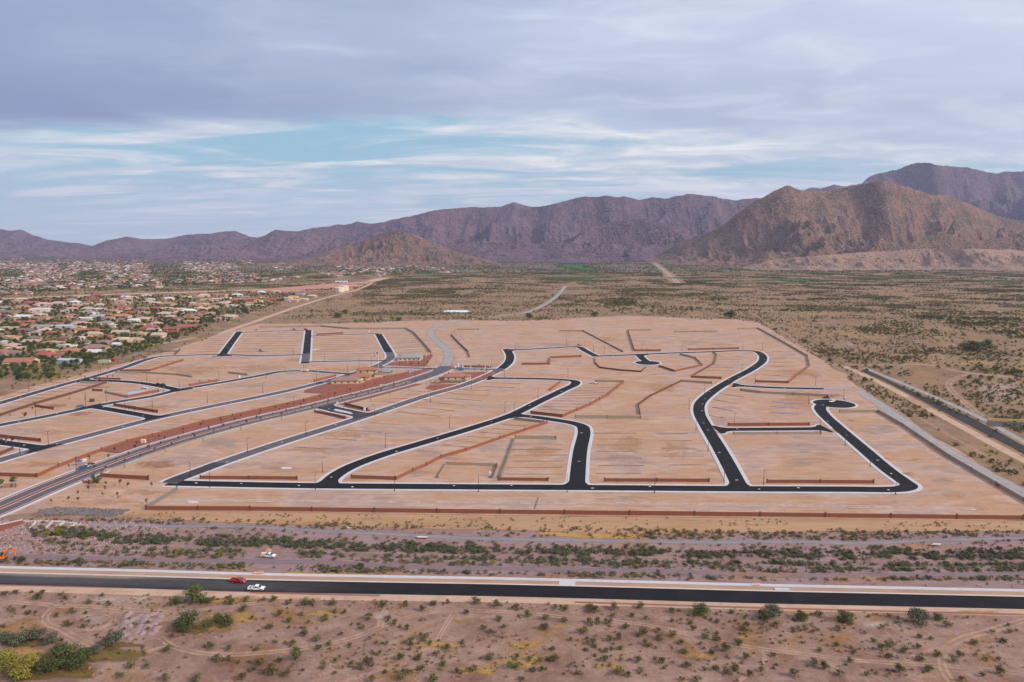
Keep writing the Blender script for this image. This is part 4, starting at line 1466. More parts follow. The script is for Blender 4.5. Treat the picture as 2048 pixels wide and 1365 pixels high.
lot_lines('', [(0, 808), (150, 768), (60, 808), (200, 770)], 6)
lot_lines('', [(245, 738), (300, 722), (320, 737), (360, 722)], 4)
lot_lines('', [(20, 798), (150, 764), (-40, 793), (95, 763)], 5)
lot_lines('', [(1545, 700), (1525, 755), (1600, 700), (1585, 760)], 7)
lot_lines('', [(1440, 712), (1395, 745), (1495, 712), (1465, 745)], 6)
lot_lines('', [(1430, 780), (1415, 840), (1500, 790), (1440, 845)], 4)
lot_lines('', [(395, 835), (250, 865), (460, 838), (320, 868)], 3)
lot_lines('', [(640, 1018), (1500, 1020), (650, 990), (1510, 995)], 1)

# ================================================================== street lamps
M_pole = plain('dark_pole', (0.055, 0.045, 0.042), 0.5, 0.1, 1.0, metal=0.3)
M_lens = plain('lamp_lens', (0.5, 0.5, 0.48), 0.3, 0.05)
pole_b = MB()
pole_b.box(-0.26, 0.26, -0.26, 0.26, 0, 0.55, top=(0.9, 0.9))
pole_b.tube((0, 0, 0.5), (0, 0, 8.6), 0.15, 0.095, 8)
pole_me = pole_b.me('pole', True)
pole_me.materials.append(M_pole)
arm_b = MB()
arm_b.tube((0, 0, 8.35), (0.9, 0, 8.75), 0.06, 0.05, 6).tube((0.9, 0, 8.75), (1.5, 0, 8.78), 0.05, 0.05, 6)
arm_me = arm_b.me('arm', True)
arm_me.materials.append(M_pole)
head_b = MB().box(1.35, 2.15, -0.19, 0.19, 8.68, 8.86, top=(0.8, 0.7))
head_b.box(1.5, 2.05, -0.13, 0.13, 8.655, 8.679)
head_b.m = [0] * 6 + [1] * 6
head_me = head_b.me('lamp_head')
head_me.materials.append(M_pole)
head_me.materials.append(M_lens)


def lamp(px, py, label, face=None):
    p = G(px, py)
    # arm reaches over the nearest street
    best, aim = 1e9, 0.0
    for st in STREETS:
        if st.get('bulb'):
            d, q = np.linalg.norm(st['c'] - p), st['c']
        else:
            k = int(((st['C'] - p) ** 2).sum(1).argmin())
            q = st['C'][k]
            d = np.linalg.norm(q - p)
        if d < best:
            best, aim = d, math.atan2(q[1] - p[1], q[0] - p[0])
    r = thing('street_lamp', label, 'street lamp', (p[0], p[1], 0.05), aim, 'street lamps of the new development')
    link('pole', pole_me, parent=r)
    link('arm', arm_me, parent=r)
    link('lamp_head', head_me, parent=r)
    return r


LAMPS = {
    'along the front street, counted from the left': [(420, 975), (631, 980), (789, 982), (957, 984), (1134, 985), (1309, 986), (1527, 971), (1791, 989)],
    'on the collector street, counted from its lower end': [(381, 955), (495, 904), (612, 869), (750, 833), (861, 804), (943, 778)],
    'between the collector and the curved black street, counted from the left': [(645, 945), (771, 895), (899, 856), (1010, 825)],
    'along the upper part of the curved black street, counted from the bottom': [(1029, 831), (1076, 797), (1124, 768), (1136, 756)],
    'along the winding black street, counted from the bottom': [(1448, 962), (1416, 904), (1392, 862), (1378, 818), (1409, 788), (1484, 745), (1510, 768)],
    'on the right-hand street to the cul-de-sac, counted from the bottom': [(1740, 934), (1690, 891), (1640, 864), (1617, 808), (1687, 799)],
    'on the far right short streets, counted from the left': [(1468, 852), (1631, 770), (1525, 700)],
    'along the top street, counted from the left': [(1001, 702), (1031, 702), (1133, 692), (1170, 694), (1187, 705), (1209, 707), (1284, 702), (1294, 711), (1364, 702), (1486, 699)],
    'along the boulevard, counted from the left': [(153, 945), (299, 899), (444, 858), (588, 815), (754, 784), (830, 755), (669, 797), (676, 812)],
    'along the west lower street, counted from the left': [(97, 890), (40, 905), (415, 806), (526, 786), (305, 815), (250, 826)],
    'along the west middle street, counted from the left': [(72, 833), (171, 812), (213, 803), (327, 784), (359, 776), (438, 762), (607, 740), (633, 757), (695, 745), (718, 735)],
    'along the west upper street, counted from the left': [(58, 783), (134, 760), (201, 744), (198, 760), (277, 720), (322, 712), (294, 764), (171, 800)],
    'on the streets behind the model homes, counted from the left': [(587, 710), (612, 738), (649, 722), (743, 731), (768, 726), (848, 735)],
    'around the right model home, counted from the left': [(912, 733), (967, 756), (984, 734), (1009, 754)],
}
for phrase, pts in LAMPS.items():
    pts = sorted(pts) if 'left' in phrase else pts
    a, b = phrase.split(', counted ')
    for i, p in enumerate(pts):
        lamp(p[0], p[1], 'dark street lamp %s, %s %s' % (a, ORD[i], b))

# ================================================================== houses
def tile_mat(name, c):
    return plain(name, c, 0.85, 0.16, 0.9, rnd=0.10, bump=0.2)


ROOFS = dict(mauve=tile_mat('mauve_tile', (0.235, 0.130, 0.115)), red=tile_mat('red_tile', (0.25, 0.088, 0.066)), rust=tile_mat('rust_tile', (0.31, 0.125, 0.075)), orange=tile_mat('orange_tile', (0.36, 0.165, 0.095)), brown=tile_mat('brown_tile', (0.17, 0.11, 0.085)), pink=tile_mat('pink_tile', (0.42, 0.255, 0.225)), grey=tile_mat('grey_tile', (0.235, 0.215, 0.20)), white=tile_mat('white_roof', (0.52, 0.50, 0.47)), metal=plain('metal_roof', (0.42, 0.46, 0.50), 0.45, 0.06, 0.3, metal=0.3), tan=tile_mat('tan_roof', (0.42, 0.315, 0.235)), crimson=tile_mat('crimson_tile', (0.30, 0.075, 0.068)))
STUCCO = dict(cream=plain('cream_stucco', (0.60, 0.46, 0.30), 0.9, 0.06, 0.4, rnd=0.08), yellow=plain('yellow_stucco', (0.62, 0.43, 0.19), 0.9, 0.06, 0.4, rnd=0.06), white=plain('white_stucco', (0.56, 0.51, 0.45), 0.9, 0.06, 0.4, rnd=0.08), tan=plain('tan_stucco', (0.43, 0.29, 0.195), 0.9, 0.08, 0.4, rnd=0.10), terracotta=plain('terracotta_stucco', (0.36, 0.14, 0.085), 0.9, 0.08, 0.4, rnd=0.08), pink=plain('pink_stucco', (0.55, 0.34, 0.26), 0.9, 0.06, 0.4, rnd=0.08), steel=plain('steel_siding', (0.40, 0.44, 0.47), 0.5, 0.06, 0.4), sage=plain('sage_stucco', (0.42, 0.38, 0.27), 0.9, 0.06, 0.4, rnd=0.06))
M_pane = plain('window_pane', (0.035, 0.042, 0.05), 0.12, 0.1, 0.5, spec=0.6)
M_frame = plain('window_frame', (0.55, 0.50, 0.44), 0.6, 0.05)
M_door = plain('door_wood', (0.12, 0.07, 0.045), 0.6, 0.1)
M_garage = plain('garage_door', (0.42, 0.34, 0.26), 0.7, 0.05)
M_dark = plain('dark_opening', (0.03, 0.028, 0.027), 0.9, 0.1)
win_me = MB().box(-0.5, 0.5, -0.03, 0.03, 0, 1).me('window')
win_me.materials.append(M_pane)
fr_b = MB()
for a in ((-0.56, -0.5, -0.06, 1.06), (0.5, 0.56, -0.06, 1.06)):
    fr_b.box(a[0], a[1], -0.06, 0.05, a[2], a[3])
fr_b.box(-0.5, 0.5, -0.06, 0.05, -0.06, 0).box(-0.5, 0.5, -0.06, 0.05, 1, 1.06)
frame_me = fr_b.me('frame')
frame_me.materials.append(M_frame)
door_me = MB().box(-0.5, 0.5, -0.04, 0.04, 0, 1).me('door')
door_me.materials.append(M_door)
gar_me = MB().box(-0.5, 0.5, -0.04, 0.04, 0, 1).me('garage_door')
gar_me.materials.append(M_garage)


def hip(b, x0, x1, y0, y1, z, pitch, over=0.6, mi=0, ridge_x=True):
    x0, x1, y0, y1 = x0 - over, x1 + over, y0 - over, y1 + over
    w, d = x1 - x0, y1 - y0
    h = min(w, d) / 2 * pitch
    if w >= d:
        r0, r1 = (x0 + d / 2, (y0 + y1) / 2), (x1 - d / 2, (y0 + y1) / 2)
    else:
        r0, r1 = ((x0 + x1) / 2, y0 + w / 2), ((x0 + x1) / 2, y1 - w / 2)
    t = 0.22
    vs = [(x0, y0, z), (x1, y0, z), (x1, y1, z), (x0, y1, z), (x0, y0, z + t), (x1, y0, z + t), (x1, y1, z + t), (x0, y1, z + t), (r0[0], r0[1], z + t + h), (r1[0], r1[1], z + t + h)]
    if w >= d:
        top = [(4, 5, 9, 8), (5, 6, 9), (6, 7, 8, 9), (7, 4, 8)]
    else:
        top = [(4, 5, 8), (5, 6, 9, 8), (6, 7, 9), (7, 4, 8, 9)]
    b.add(vs, [(3, 2, 1, 0), (0, 1, 5, 4), (1, 2, 6, 5), (2, 3, 7, 6), (3, 0, 4, 7)] + top, mi)
    return h


def gable(b, x0, x1, y0, y1, z, pitch, over=0.5):
    x0, x1, y0, y1 = x0 - over, x1 + over, y0 - over, y1 + over
    cy, h, t = (y0 + y1) / 2, (y1 - y0) / 2 * pitch, 0.2
    vs = [(x0, y0, z), (x1, y0, z), (x1, y1, z), (x0, y1, z), (x0, cy, z + h), (x1, cy, z + h)]
    vs += [(x, y, q + t) for x, y, q in vs]
    b.add(vs, [(0, 1, 7, 6), (1, 5, 11, 7), (5, 2, 8, 11), (2, 3, 9, 8), (3, 4, 10, 9), (4, 0, 6, 10), (6, 7, 11, 10), (10, 11, 8, 9), (0, 4, 5, 1), (4, 3, 2, 5)])


def opening(kind, parent, x, y, z, w, h, rot, framed=False):
    me = {'window': win_me, 'door': door_me, 'garage_door': gar_me}[kind]
    o = link(kind, me, parent=parent, loc=(x, y, z), rotz=rot)
    o.scale = (w, 1, h)
    if framed and kind == 'window':
        link('frame', frame_me, parent=o)
    return o


def house(label, x, y, w, d, rot, roof, wall_c, style='hip', h=3.0, group=None, detail=1, name='house', cat='house', ell=True, seed=0, framed=False):
    lr = random.Random(seed * 13 + int(x))
    root = thing(name, label, cat, (x, y, h1(x, y)), rot, group)
    wx, wy = w / 2, d / 2
    b = MB().box(-wx, wx, -wy, wy, -0.2, h)
    wing = ell and style in ('hip', 'gable') and w > 13
    side = lr.choice((-1, 1))
    if wing:
        ex0, ex1 = (wx * 0.25, wx * 0.98) if side > 0 else (-wx * 0.98, -wx * 0.25)
        b.box(ex0, ex1, -wy - d * 0.32, -wy - 0.001, -0.2, h - 0.02)
    if style == 'flat':
        # parapet and a raised block
        t = 0.3
        b.box(-wx, wx, -wy, -wy + t, h, h + 0.6).box(-wx, wx, wy - t, wy, h, h + 0.6).box(-wx, -wx + t, -wy + t, wy - t, h, h + 0.6).box(wx - t, wx, -wy + t, wy - t, h, h + 0.6)
        b.box(-wx * 0.5, wx * 0.15, -wy * 0.6, wy * 0.7, h + 0.001, h + 1.3)
        b.box(wx * 0.3, wx * 1.12, -wy - d * 0.18, -wy * 0.2, -0.2, h * 0.82)
    b.build('wall', STUCCO[wall_c], root)
    rb = MB()
    if style == 'hip':
        hip(rb, -wx, wx, -wy, wy, h, 0.42)
        if wing:
            hip(rb, ex0, ex1, -wy - d * 0.32, 0, h - 0.05, 0.42)
    elif style == 'gable':
        gable(rb, -wx, wx, -wy, wy, h, 0.38)
        if wing:
            hip(rb, ex0, ex1, -wy - d * 0.32, 0, h - 0.05, 0.40)
    elif style == 'shed':
        gable(rb, -wx, wx, -wy, wy, h, 0.2, 0.3)
    else:
        rb.box(-wx + 0.3, wx - 0.3, -wy + 0.3, wy - 0.3, h + 0.002, h + 0.15)
    rb.build('roof', ROOFS[roof], root)
    if style == 'gable' or style == 'shed':
        hh_ = (d / 2 + 0.5) * (0.38 if style == 'gable' else 0.2) * 0.93
        for sx in (-1, 1):
            gb = MB()
            gb.prism([(-wy, 0), (wy, 0), (0, hh_)], -0.08, 0.08, M=Matrix.Translation((sx * (wx - 0.1), 0, h - 0.02)) @ Matrix.Rotation(math.pi / 2, 4, 'Z'))
            gb.build('gable_end', STUCCO[wall_c], root)
    if detail:
        yf = -wy - 0.03
        if style == 'shed':
            opening('garage_door', root, 0, yf, 0, min(4.5, w * 0.3), h * 0.8, 0)
            opening('window', root, wx + 0.03, 0, 1.2, 1.6, 1.2, math.pi / 2)
            return root
        xs = np.linspace(-wx * 0.8, wx * 0.8, max(3, int(w / 5)))
        dn = False
        for i, xq in enumerate(xs):
            if wing and ex0 - 1 < xq < ex1 + 1:
                continue
            if not dn and i >= len(xs) // 2 - 1:
                opening('door', root, xq, yf, 0, 1.2, 2.2, 0)
                dn = True
            else:
                opening('window', root, xq, yf, 0.9, lr.choice([1.3, 1.8, 2.4]), 1.3, 0, framed)
        if wing:
            opening('garage_door', root, (ex0 + ex1) / 2, -wy - d * 0.32 - 0.03, 0, min(5, abs(ex1 - ex0) * 0.75), 2.3, 0)
        for sx in (-1, 1):
            opening('window', root, sx * (wx + 0.03), wy * 0.3, 0.9, 1.8, 1.3, math.pi / 2, framed)
            if d > 10:
                opening('window', root, sx * (wx + 0.03), -wy * 0.5, 0.9, 1.3, 1.3, math.pi / 2, framed)
        if h > 4.5:
            for xq in xs:
                opening('window', root, xq, yf, h - 1.9, 1.4, 1.3, 0, framed)
    return root


def at(px, py):
    p = G(px, py)
    return float(p[0]), float(p[1])


# --- model homes of the development
def model_home(label, px, py, wpx, d, rot, roof, wc, h=3.2, wings=(), porch=None):
    x, y = at(px, py)
    w = wpx / ppm(py)
    root = thing('model_home', label, 'house', (x, y, 0), rot, 'model homes')
    wx, wy = w / 2, d / 2
    b = MB().box(-wx, wx, -wy, wy, -0.2, h)
    for (a, c, e, f, hh) in wings:
        b.box(a, c, e, f, -0.2, hh)
    b.build('wall', STUCCO[wc], root)
    rb = MB()
    hip(rb, -wx, wx, -wy, wy, h, 0.36, 0.7)
    for (a, c, e, f, hh) in wings:
        hip(rb, a, c, e, f, hh - 0.04, 0.36, 0.6)
    rf = rb.build('roof', ROOFS[roof], root)
    cap = MB()
    cap.tube((-(wx - wy), 0, h + 0.30 + (min(w, d) / 2 + 0.7) * 0.36), (wx - wy, 0, h + 0.30 + (min(w, d) / 2 + 0.7) * 0.36), 0.16, n=6) if w > d else cap.tube((0, -(wy - wx), h + 0.30 + (min(w, d) / 2 + 0.7) * 0.36), (0, wy - wx, h + 0.30 + (min(w, d) / 2 + 0.7) * 0.36), 0.16, n=6)
    cap.build('ridge_cap', ROOFS[roof], rf)
    ys = -wy - 0.03
    for k in range(max(2, int(w / 5))):
        xq = -wx + (k + 0.6) * w / max(2, int(w / 5))
        if xq < wx - 0.8:
            opening('window', root, xq, ys, 1.0, 1.5, 1.3, 0, True)
            if h > 5:
                opening('window', root, xq, ys, 4.2, 1.5, 1.3, 0, True)
    for sx in (-1, 1):
        for k in (-0.5, 0.35):
            opening('window', root, sx * (wx + 0.03), wy * k, 1.0, 1.6, 1.4, math.pi / 2, True)
            if h > 5:
                opening('window', root, sx * (wx + 0.03), wy * k, 4.2, 1.4, 1.3, math.pi / 2, True)
    opening('door', root, wx + 0.03, -wy * 0.05, 0, 1.1, 2.2, math.pi / 2)
    opening('garage_door', root, -wx * 0.4, wy + 0.03, 0, 4.8, 2.3, 0)
    if porch:
        a, c, e, f = porch
        pb = MB().box(a, c, e, f, 2.6, 2.78)
        for cx_, cy_ in ((a + 0.3, e + 0.3), (c - 0.3, e + 0.3), (c - 0.3, f - 0.3)):
            pb.box(cx_ - 0.2, cx_ + 0.2, cy_ - 0.2, cy_ + 0.2, 0, 2.6)
        pb.build('patio_cover', STUCCO[wc], root)
        MB().box(a - 0.6, c + 1.5, e - 0.8, f + 0.5, 0.0, 0.3).build('patio_slab', M_conc2, root)
    return root


model_home('single-storey model home with mauve tile roof, nearest the boulevard wall', 691, 766, 52, 14, 0.10, 'mauve', 'yellow', 3.2, porch=(11.9, 16.0, -4.5, 3.5))
model_home('single-storey model home with dark red tile roof, middle of the three in the row', 720, 758.5, 42, 13, 0.10, 'rust', 'yellow', 3.2, wings=((6.0, 9.0, -9.0, -6.52, 3.0),))
model_home('two-storey model home with red tile roof and a low porch wing', 735, 752, 40, 11, 0.10, 'rust', 'cream', 6.2, wings=((7.5, 14.8, -9.6, -5.52, 3.4),))
model_home('grey-roofed sage model home right behind the two-storey one', 772, 748, 30, 13, 0.06, 'grey', 'sage', 3.6, wings=((-2, 5, -9, -6.52, 3.2),))
model_home('wide grey-roofed model home beside the flags at the far bend', 820, 720, 46, 15, 0.0, 'grey', 'cream', 3.4, wings=((-13, 11, 7.52, 15, 4.4),))
model_home('cream model home with red tile roof below the flag-lined street', 911, 759, 42, 12, -0.02, 'rust', 'cream', 3.4, wings=((9.78, 14.5, -7.0, -1, 4.2), (-7, 6, 6.02, 12, 3.0)))
# long low tan wall of the model home yard
wall('long cream-yellow yard wall in front of the red-roofed model home', [(861, 766), (880, 764), (921, 766.5)], 'T', 'T', 2.0)

# --- the older neighbourhood on the left
NEIGH = [(28, 712, 34, 'mauve', 'cream', 'hip'), (93, 715, 34, 'crimson', 'tan', 'hip'), (43, 729, 50, 'rust', 'cream', 'gable'), (142, 707, 34, 'rust', 'cream', 'hip'), (190, 701, 44, 'mauve', 'yellow', 'hip'), (139, 727, 38, 'metal', 'steel', 'shed'), (120, 716, 15, 'red', 'tan', 'gable'), (211, 690, 30, 'mauve', 'tan', 'hip'), (251, 683, 38, 'tan', 'cream', 'flat'), (277, 684, 15, 'pink', 'pink', 'flat'), (235, 694, 14, 'white', 'steel', 'gable'), (108, 690, 32, 'tan', 'tan', 'flat'), (133, 681, 18, 'brown', 'tan', 'gable'), (159, 680, 14, 'pink', 'white', 'shed'), (186, 673, 30, 'tan', 'cream', 'hip'), (190, 665, 32, 'rust', 'terracotta', 'flat'), (161, 652, 32, 'pink', 'cream', 'hip'), (130, 657, 30, 'metal', 'steel', 'shed'), (87, 657, 32, 'grey', 'white', 'shed'), (38, 648, 24, 'red', 'terracotta', 'flat'), (63, 648, 20, 'rust', 'terracotta', 'hip'), (15, 660, 34, 'tan', 'tan', 'flat'), (53, 665, 26, 'brown', 'terracotta', 'gable'), (20, 679, 42, 'orange', 'tan', 'flat'), (82, 640, 30, 'orange', 'tan', 'shed'), (48, 637, 26, 'white', 'white', 'gable'), (172, 641, 24, 'white', 'cream', 'shed'), (198, 636, 26, 'metal', 'steel', 'shed'), (245, 636, 28, 'orange', 'white', 'hip'), (268, 648, 20, 'white', 'white', 'hip'), (224, 655, 18, 'metal', 'white', 'shed'), (301, 660, 30, 'crimson', 'pink', 'hip'), (344, 666, 26, 'red', 'terracotta', 'gable'), (376, 658, 32, 'red', 'terracotta', 'gable'), (280, 671, 30, 'tan', 'tan', 'flat'), (289, 642, 26, 'tan', 'tan', 'hip'), (333, 632, 24, 'tan', 'cream', 'hip'), (315, 620, 20, 'crimson', 'pink', 'gable'), (335, 611, 26, 'orange', 'tan', 'hip'), (287, 621, 22, 'mauve', 'tan', 'hip'), (227, 626, 26, 'orange', 'cream', 'hip'), (176, 621, 20, 'tan', 'cream', 'hip'), (133, 625, 18, 'white', 'white', 'flat'), (82, 623, 34, 'white', 'white', 'shed'), (87, 612, 26, 'pink', 'white', 'hip'), (116, 610, 24, 'pink', 'cream', 'hip'), (66, 609, 24, 'crimson', 'terracotta', 'gable'), (186, 603, 30, 'red', 'tan', 'gable'), (15, 629, 40, 'brown', 'tan', 'hip'), (8, 636, 22, 'red', 'pink', 'gable'), (10, 619, 22, 'grey', 'tan', 'hip'), (43, 602, 18, 'tan', 'tan', 'hip'), (149, 595, 28, 'tan', 'tan', 'flat'), (195, 593, 17, 'red', 'terracotta', 'gable'), (236, 593, 18, 'rust', 'terracotta', 'flat'), (253, 597, 16, 'white', 'white', 'gable'), (294, 593, 18, 'pink', 'white', 'flat'), (265, 598, 18, 'tan', 'cream', 'hip'), (441, 642, 22, 'rust', 'pink', 'flat'), (459, 637, 28, 'tan', 'tan', 'hip'), (380, 647, 30, 'orange', 'tan', 'flat'), (403, 620, 28, 'tan', 'cream', 'flat'), (378, 625, 24, 'white', 'white', 'hip'), (427, 616, 18, 'orange', 'tan', 'flat'), (448, 610, 22, 'pink', 'tan', 'hip'), (501, 602, 26, 'rust', 'terracotta', 'gable'), (544, 602, 16, 'crimson', 'terracotta', 'gable'), (586, 604, 20, 'pink', 'pink', 'hip'), (607, 601, 16, 'white', 'cream', 'flat'), (577, 600, 14, 'white', 'white', 'shed'), (556, 609, 18, 'rust', 'terracotta', 'flat'), (517, 614, 18, 'tan', 'tan', 'flat'), (587, 596, 18, 'orange', 'yellow', 'flat'), (624, 595, 18, 'tan', 'tan', 'hip'), (601, 591, 16, 'grey', 'steel', 'shed'), (474, 593, 20, 'white', 'white', 'hip'), (443, 593, 22, 'rust', 'tan', 'gable'), (407, 594, 22, 'tan', 'pink', 'hip'), (370, 596, 20, 'tan', 'cream', 'flat'), (339, 600, 16, 'white', 'white', 'gable'), (331, 631, 24, 'tan', 'cream', 'hip'), (523, 587, 14, 'white', 'white', 'hip'), (554, 586, 14, 'tan', 'tan', 'gable')]
HPOS = []
COLN = dict(mauve='mauve-tiled', red='red-tiled', rust='rust-tiled', orange='orange-roofed', brown='brown-roofed', pink='pink-roofed', grey='grey-roofed', white='white-roofed', metal='metal-roofed', tan='tan-roofed', crimson='crimson-roofed')
SHAPE = dict(hip='hipped house', gable='gabled house', flat='flat-roofed house', shed='long shed')
NEIGH.sort(key=lambda q: -q[1])
seen_lab = {}


def place_phrase(px, py):
    row = 'in the nearest row by the dirt bank' if py > 695 else 'in the second belt of houses' if py > 668 else 'in the middle of the neighbourhood' if py > 640 else 'near the back of the neighbourhood' if py > 612 else 'in the last row before the orange strip'
    side = 'far left' if px < 100 else 'left' if px < 220 else 'centre' if px < 340 else 'right'
    return row, side


for i, (px, py, wp, rf, wc, sty) in enumerate(NEIGH):
    x, y = at(px, py)
    w = wp / ppm(py) * 1.08
    d = min(max(10.0, w * 0.6), 18)
    row, side = place_phrase(px, py)
    lab = '%s %s-walled %s %s, %s' % (COLN[rf], wc, SHAPE[sty].replace('flat-roofed house', 'pueblo house'), row, side)
    k = seen_lab.get(lab, 0)
    seen_lab[lab] = k + 1
    if k:
        lab += ', the farther one'
    house(lab, x, y, w, d, random.Random(i).uniform(-0.25, 0.25), rf, wc, sty, 6.2 if (px, py) in ((268, 648), (344, 666)) else 3.5 if sty != 'shed' else 4.0, 'houses of the older neighbourhood', 1, seed=i, name='shed' if sty == 'shed' else 'house', cat='shed' if sty == 'shed' else 'house')
    HPOS.append((x, y, w))

# infill houses between the listed ones
ir = random.Random(19)
extra = []
for _ in range(4000):
    if len(extra) >= 96:
        break
    px, py = ir.uniform(-20, 610), ir.uniform(592, 735)
    lim = 790 - px * 0.31 if px < 320 else 690 - (px - 320) * 0.36
    if py > lim - 14 or py < 603 - px * 0.022:
        continue
    x, y = at(px, py)
    if any(abs(x - q[0]) < (q[2] + 16) * 0.6 and abs(y - q[1]) < 30 for q in HPOS):
        continue
    w = ir.uniform(14, 22)
    extra.append((px, py, x, y, w))
    HPOS.append((x, y, w))
extra.sort()
en = {}
for px, py, x, y, w in extra:
    rf, wc, sty = ir.choice(['mauve', 'rust', 'tan', 'brown', 'red', 'orange', 'grey', 'white', 'pink', 'tan']), ir.choice(['tan', 'cream', 'pink', 'white', 'terracotta', 'tan']), ir.choice(['hip', 'hip', 'gable', 'flat', 'flat'])
    row, side = place_phrase(px, py)
    lab = 'partly tree-hidden %s %s-walled house %s' % (COLN[rf], wc, row)
    en[lab] = en.get(lab, 0) + 1
    house('%s, %s from left' % (lab, ordn(en[lab] - 1)), x, y, w, ir.uniform(10, 14), ir.uniform(-0.3, 0.3), rf, wc, sty, 3.4, 'houses of the older neighbourhood', 1 if py > 650 else 0, seed=int(px))

# farther subdivision: 210 houses as things, the rest beyond as one mass
hr = random.Random(77)
cand = []
for _ in range(9000):
    px, py = hr.uniform(-60, 900), hr.uniform(514, 592)
    if px > 560 and py > 556:
        continue
    if px > 780 and py > 548:
        continue
    if py > 572 - px * 0.012 and px > 320:
        continue
    if 582 - px * 0.02 < py < 598 - px * 0.02 and px > 60:
        continue
    if py > 592 - max(0, px) * 0.05:
        continue
    if py < 527 and hr.random() < 0.55:
        continue
    if px > 620 and hr.random() < 0.5:
        continue
    if py < 560 and fbm(np.array([px * 0.012]), np.array([py * 0.06]), 3, 8)[0] < 0.42:
        continue
    x, y = at(px, py)
    cand.append((px, py, x, y))
grid = {}
far = []
for c in cand:
    key = (int(c[2] // 30), int(c[3] // 62))
    if key in grid:
        continue
    grid[key] = 1
    far.append(c)
far.sort(key=lambda c: -c[1])
FAR_ROOF = ['mauve', 'mauve', 'brown', 'brown', 'tan', 'grey', 'rust', 'mauve', 'mauve', 'brown', 'grey', 'grey', 'pink', 'brown', 'white']
FAR_WALL = ['tan', 'tan', 'terracotta', 'pink', 'tan', 'cream']
rest = MB()
FAR_N = 118
far_order = {}
far_named = []
for i, (px, py, x, y) in enumerate(far):
    rf, wc = hr.choice(FAR_ROOF), hr.choice(FAR_WALL)
    w, d = hr.uniform(15, 22), hr.uniform(11, 15)
    rot = hr.choice([0, 0.1, 1.57, 1.4, 0.3])
    if i < FAR_N:
        rowp = 'beyond the orange strip' if py > 568 else 'in far subdivision'
        sd = 'at the far left' if px < 120 else 'left of centre' if px < 300 else 'in the middle' if px < 480 else 'on the right'
        o = house('tiny %s %s-walled house %s %s' % (COLN[rf], wc, rowp, sd), x, y, w, d, rot, rf, wc, hr.choice(['hip', 'hip', 'gable']), 3.0 if hr.random() < 0.75 else 5.4, 'houses of the far subdivision', 0, ell=False, seed=i)
        far_named.append((px, o))
    else:
        M = Matrix.Translation((x, y, 0)) @ Matrix.Rotation(rot, 4, 'Z')
        rest.box(-w / 2, w / 2, -d / 2, d / 2, 0, 3.0, ['cream', 'tan', 'terracotta', 'pink'].index(wc), M)
        t = MB()
        hip(t, -w / 2, w / 2, -d / 2, d / 2, 3.0, 0.42)
        rest.add(t.v, t.f, 4 + ['mauve', 'rust', 'brown', 'tan', 'grey', 'pink', 'white'].index(rf), M)
far_named.sort(key=lambda q: q[0])
fl_n = {}
for px, o in far_named:
    k = o['label']
    fl_n[k] = fl_n.get(k, 0) + 1
    o['label'] = '%s, %s from left' % (k, ordn(fl_n[k] - 1))
o = rest.build('far_houses', [STUCCO[k] for k in ('cream', 'tan', 'terracotta', 'pink')] + [ROOFS[k] for k in ('mauve', 'rust', 'brown', 'tan', 'grey', 'pink', 'white')])
tag(o, 'mass of tiny tiled houses filling the valley before the mountains', 'houses', kind='stuff')

# ================================================================== vehicles and site equipment
def paint(name, c, rough=0.35):
    return plain(name, c, rough, 0.05, 1.0, spec=0.5)


P_red, P_white, P_blue, P_black = paint('red_paint', (0.42, 0.012, 0.018)), paint('white_paint', (0.72, 0.72, 0.72)), paint('blue_paint', (0.02, 0.065, 0.25)), paint('black_paint', (0.018, 0.019, 0.022))
P_silver, P_orange, P_yellow, P_green, P_tan, P_lblue = paint('silver_paint', (0.42, 0.43, 0.44)), paint('orange_paint', (0.72, 0.17, 0.02)), paint('yellow_paint', (0.62, 0.42, 0.08)), paint('pale_green_paint', (0.42, 0.48, 0.29), 0.6), paint('tan_paint', (0.62, 0.50, 0.36), 0.6), paint('bright_blue_paint', (0.03, 0.17, 0.36))
M_glass = plain('car_glass', (0.02, 0.028, 0.035), 0.08, 0.05, spec=0.7)
M_tyre = plain('tyre', (0.02, 0.02, 0.021), 0.9, 0.1)
M_rim = plain('rim', (0.42, 0.42, 0.43), 0.35, 0.05, metal=0.6)
M_head = plain('headlight', (0.75, 0.76, 0.74), 0.15, 0.03, spec=0.6)
M_tail = plain('tail_light', (0.35, 0.02, 0.02), 0.3, 0.03)
M_steel = plain('dark_steel', (0.07, 0.068, 0.066), 0.6, 0.15, 1.0, metal=0.3)
M_wood = plain('raw_wood', (0.38, 0.25, 0.14), 0.85, 0.2, 2.0)
M_plastic = plain('toilet_plastic', (0.06, 0.08, 0.10), 0.6, 0.05)
M_wplastic = plain('white_plastic', (0.70, 0.69, 0.66), 0.5, 0.04)


def wheel_me(r, w):
    b = MB()
    b.tube((0, -w / 2, 0), (0, w / 2, 0), r, n=14)
    return b.me('tyre', False)


_wheels = {}


def wheel(parent, x, y, r=0.4, w=0.28):
    k = (r, w)
    if k not in _wheels:
        a = wheel_me(r, w)
        a.materials.append(M_tyre)
        b = MB().tube((0, -w / 2 - 0.015, 0), (0, w / 2 + 0.015, 0), r * 0.58, n=12).me('rim')
        b.materials.append(M_rim)
        _wheels[k] = (a, b)
    o = link('wheel', _wheels[k][0], parent=parent, loc=(x, y, r))
    link('rim', _wheels[k][1], parent=o)
    return o


def bevel(o, w=0.05, seg=2):
    m = o.modifiers.new('bevel', 'BEVEL')
    m.width = w
    m.segments = seg
    m.limit_method = 'ANGLE'
    return o


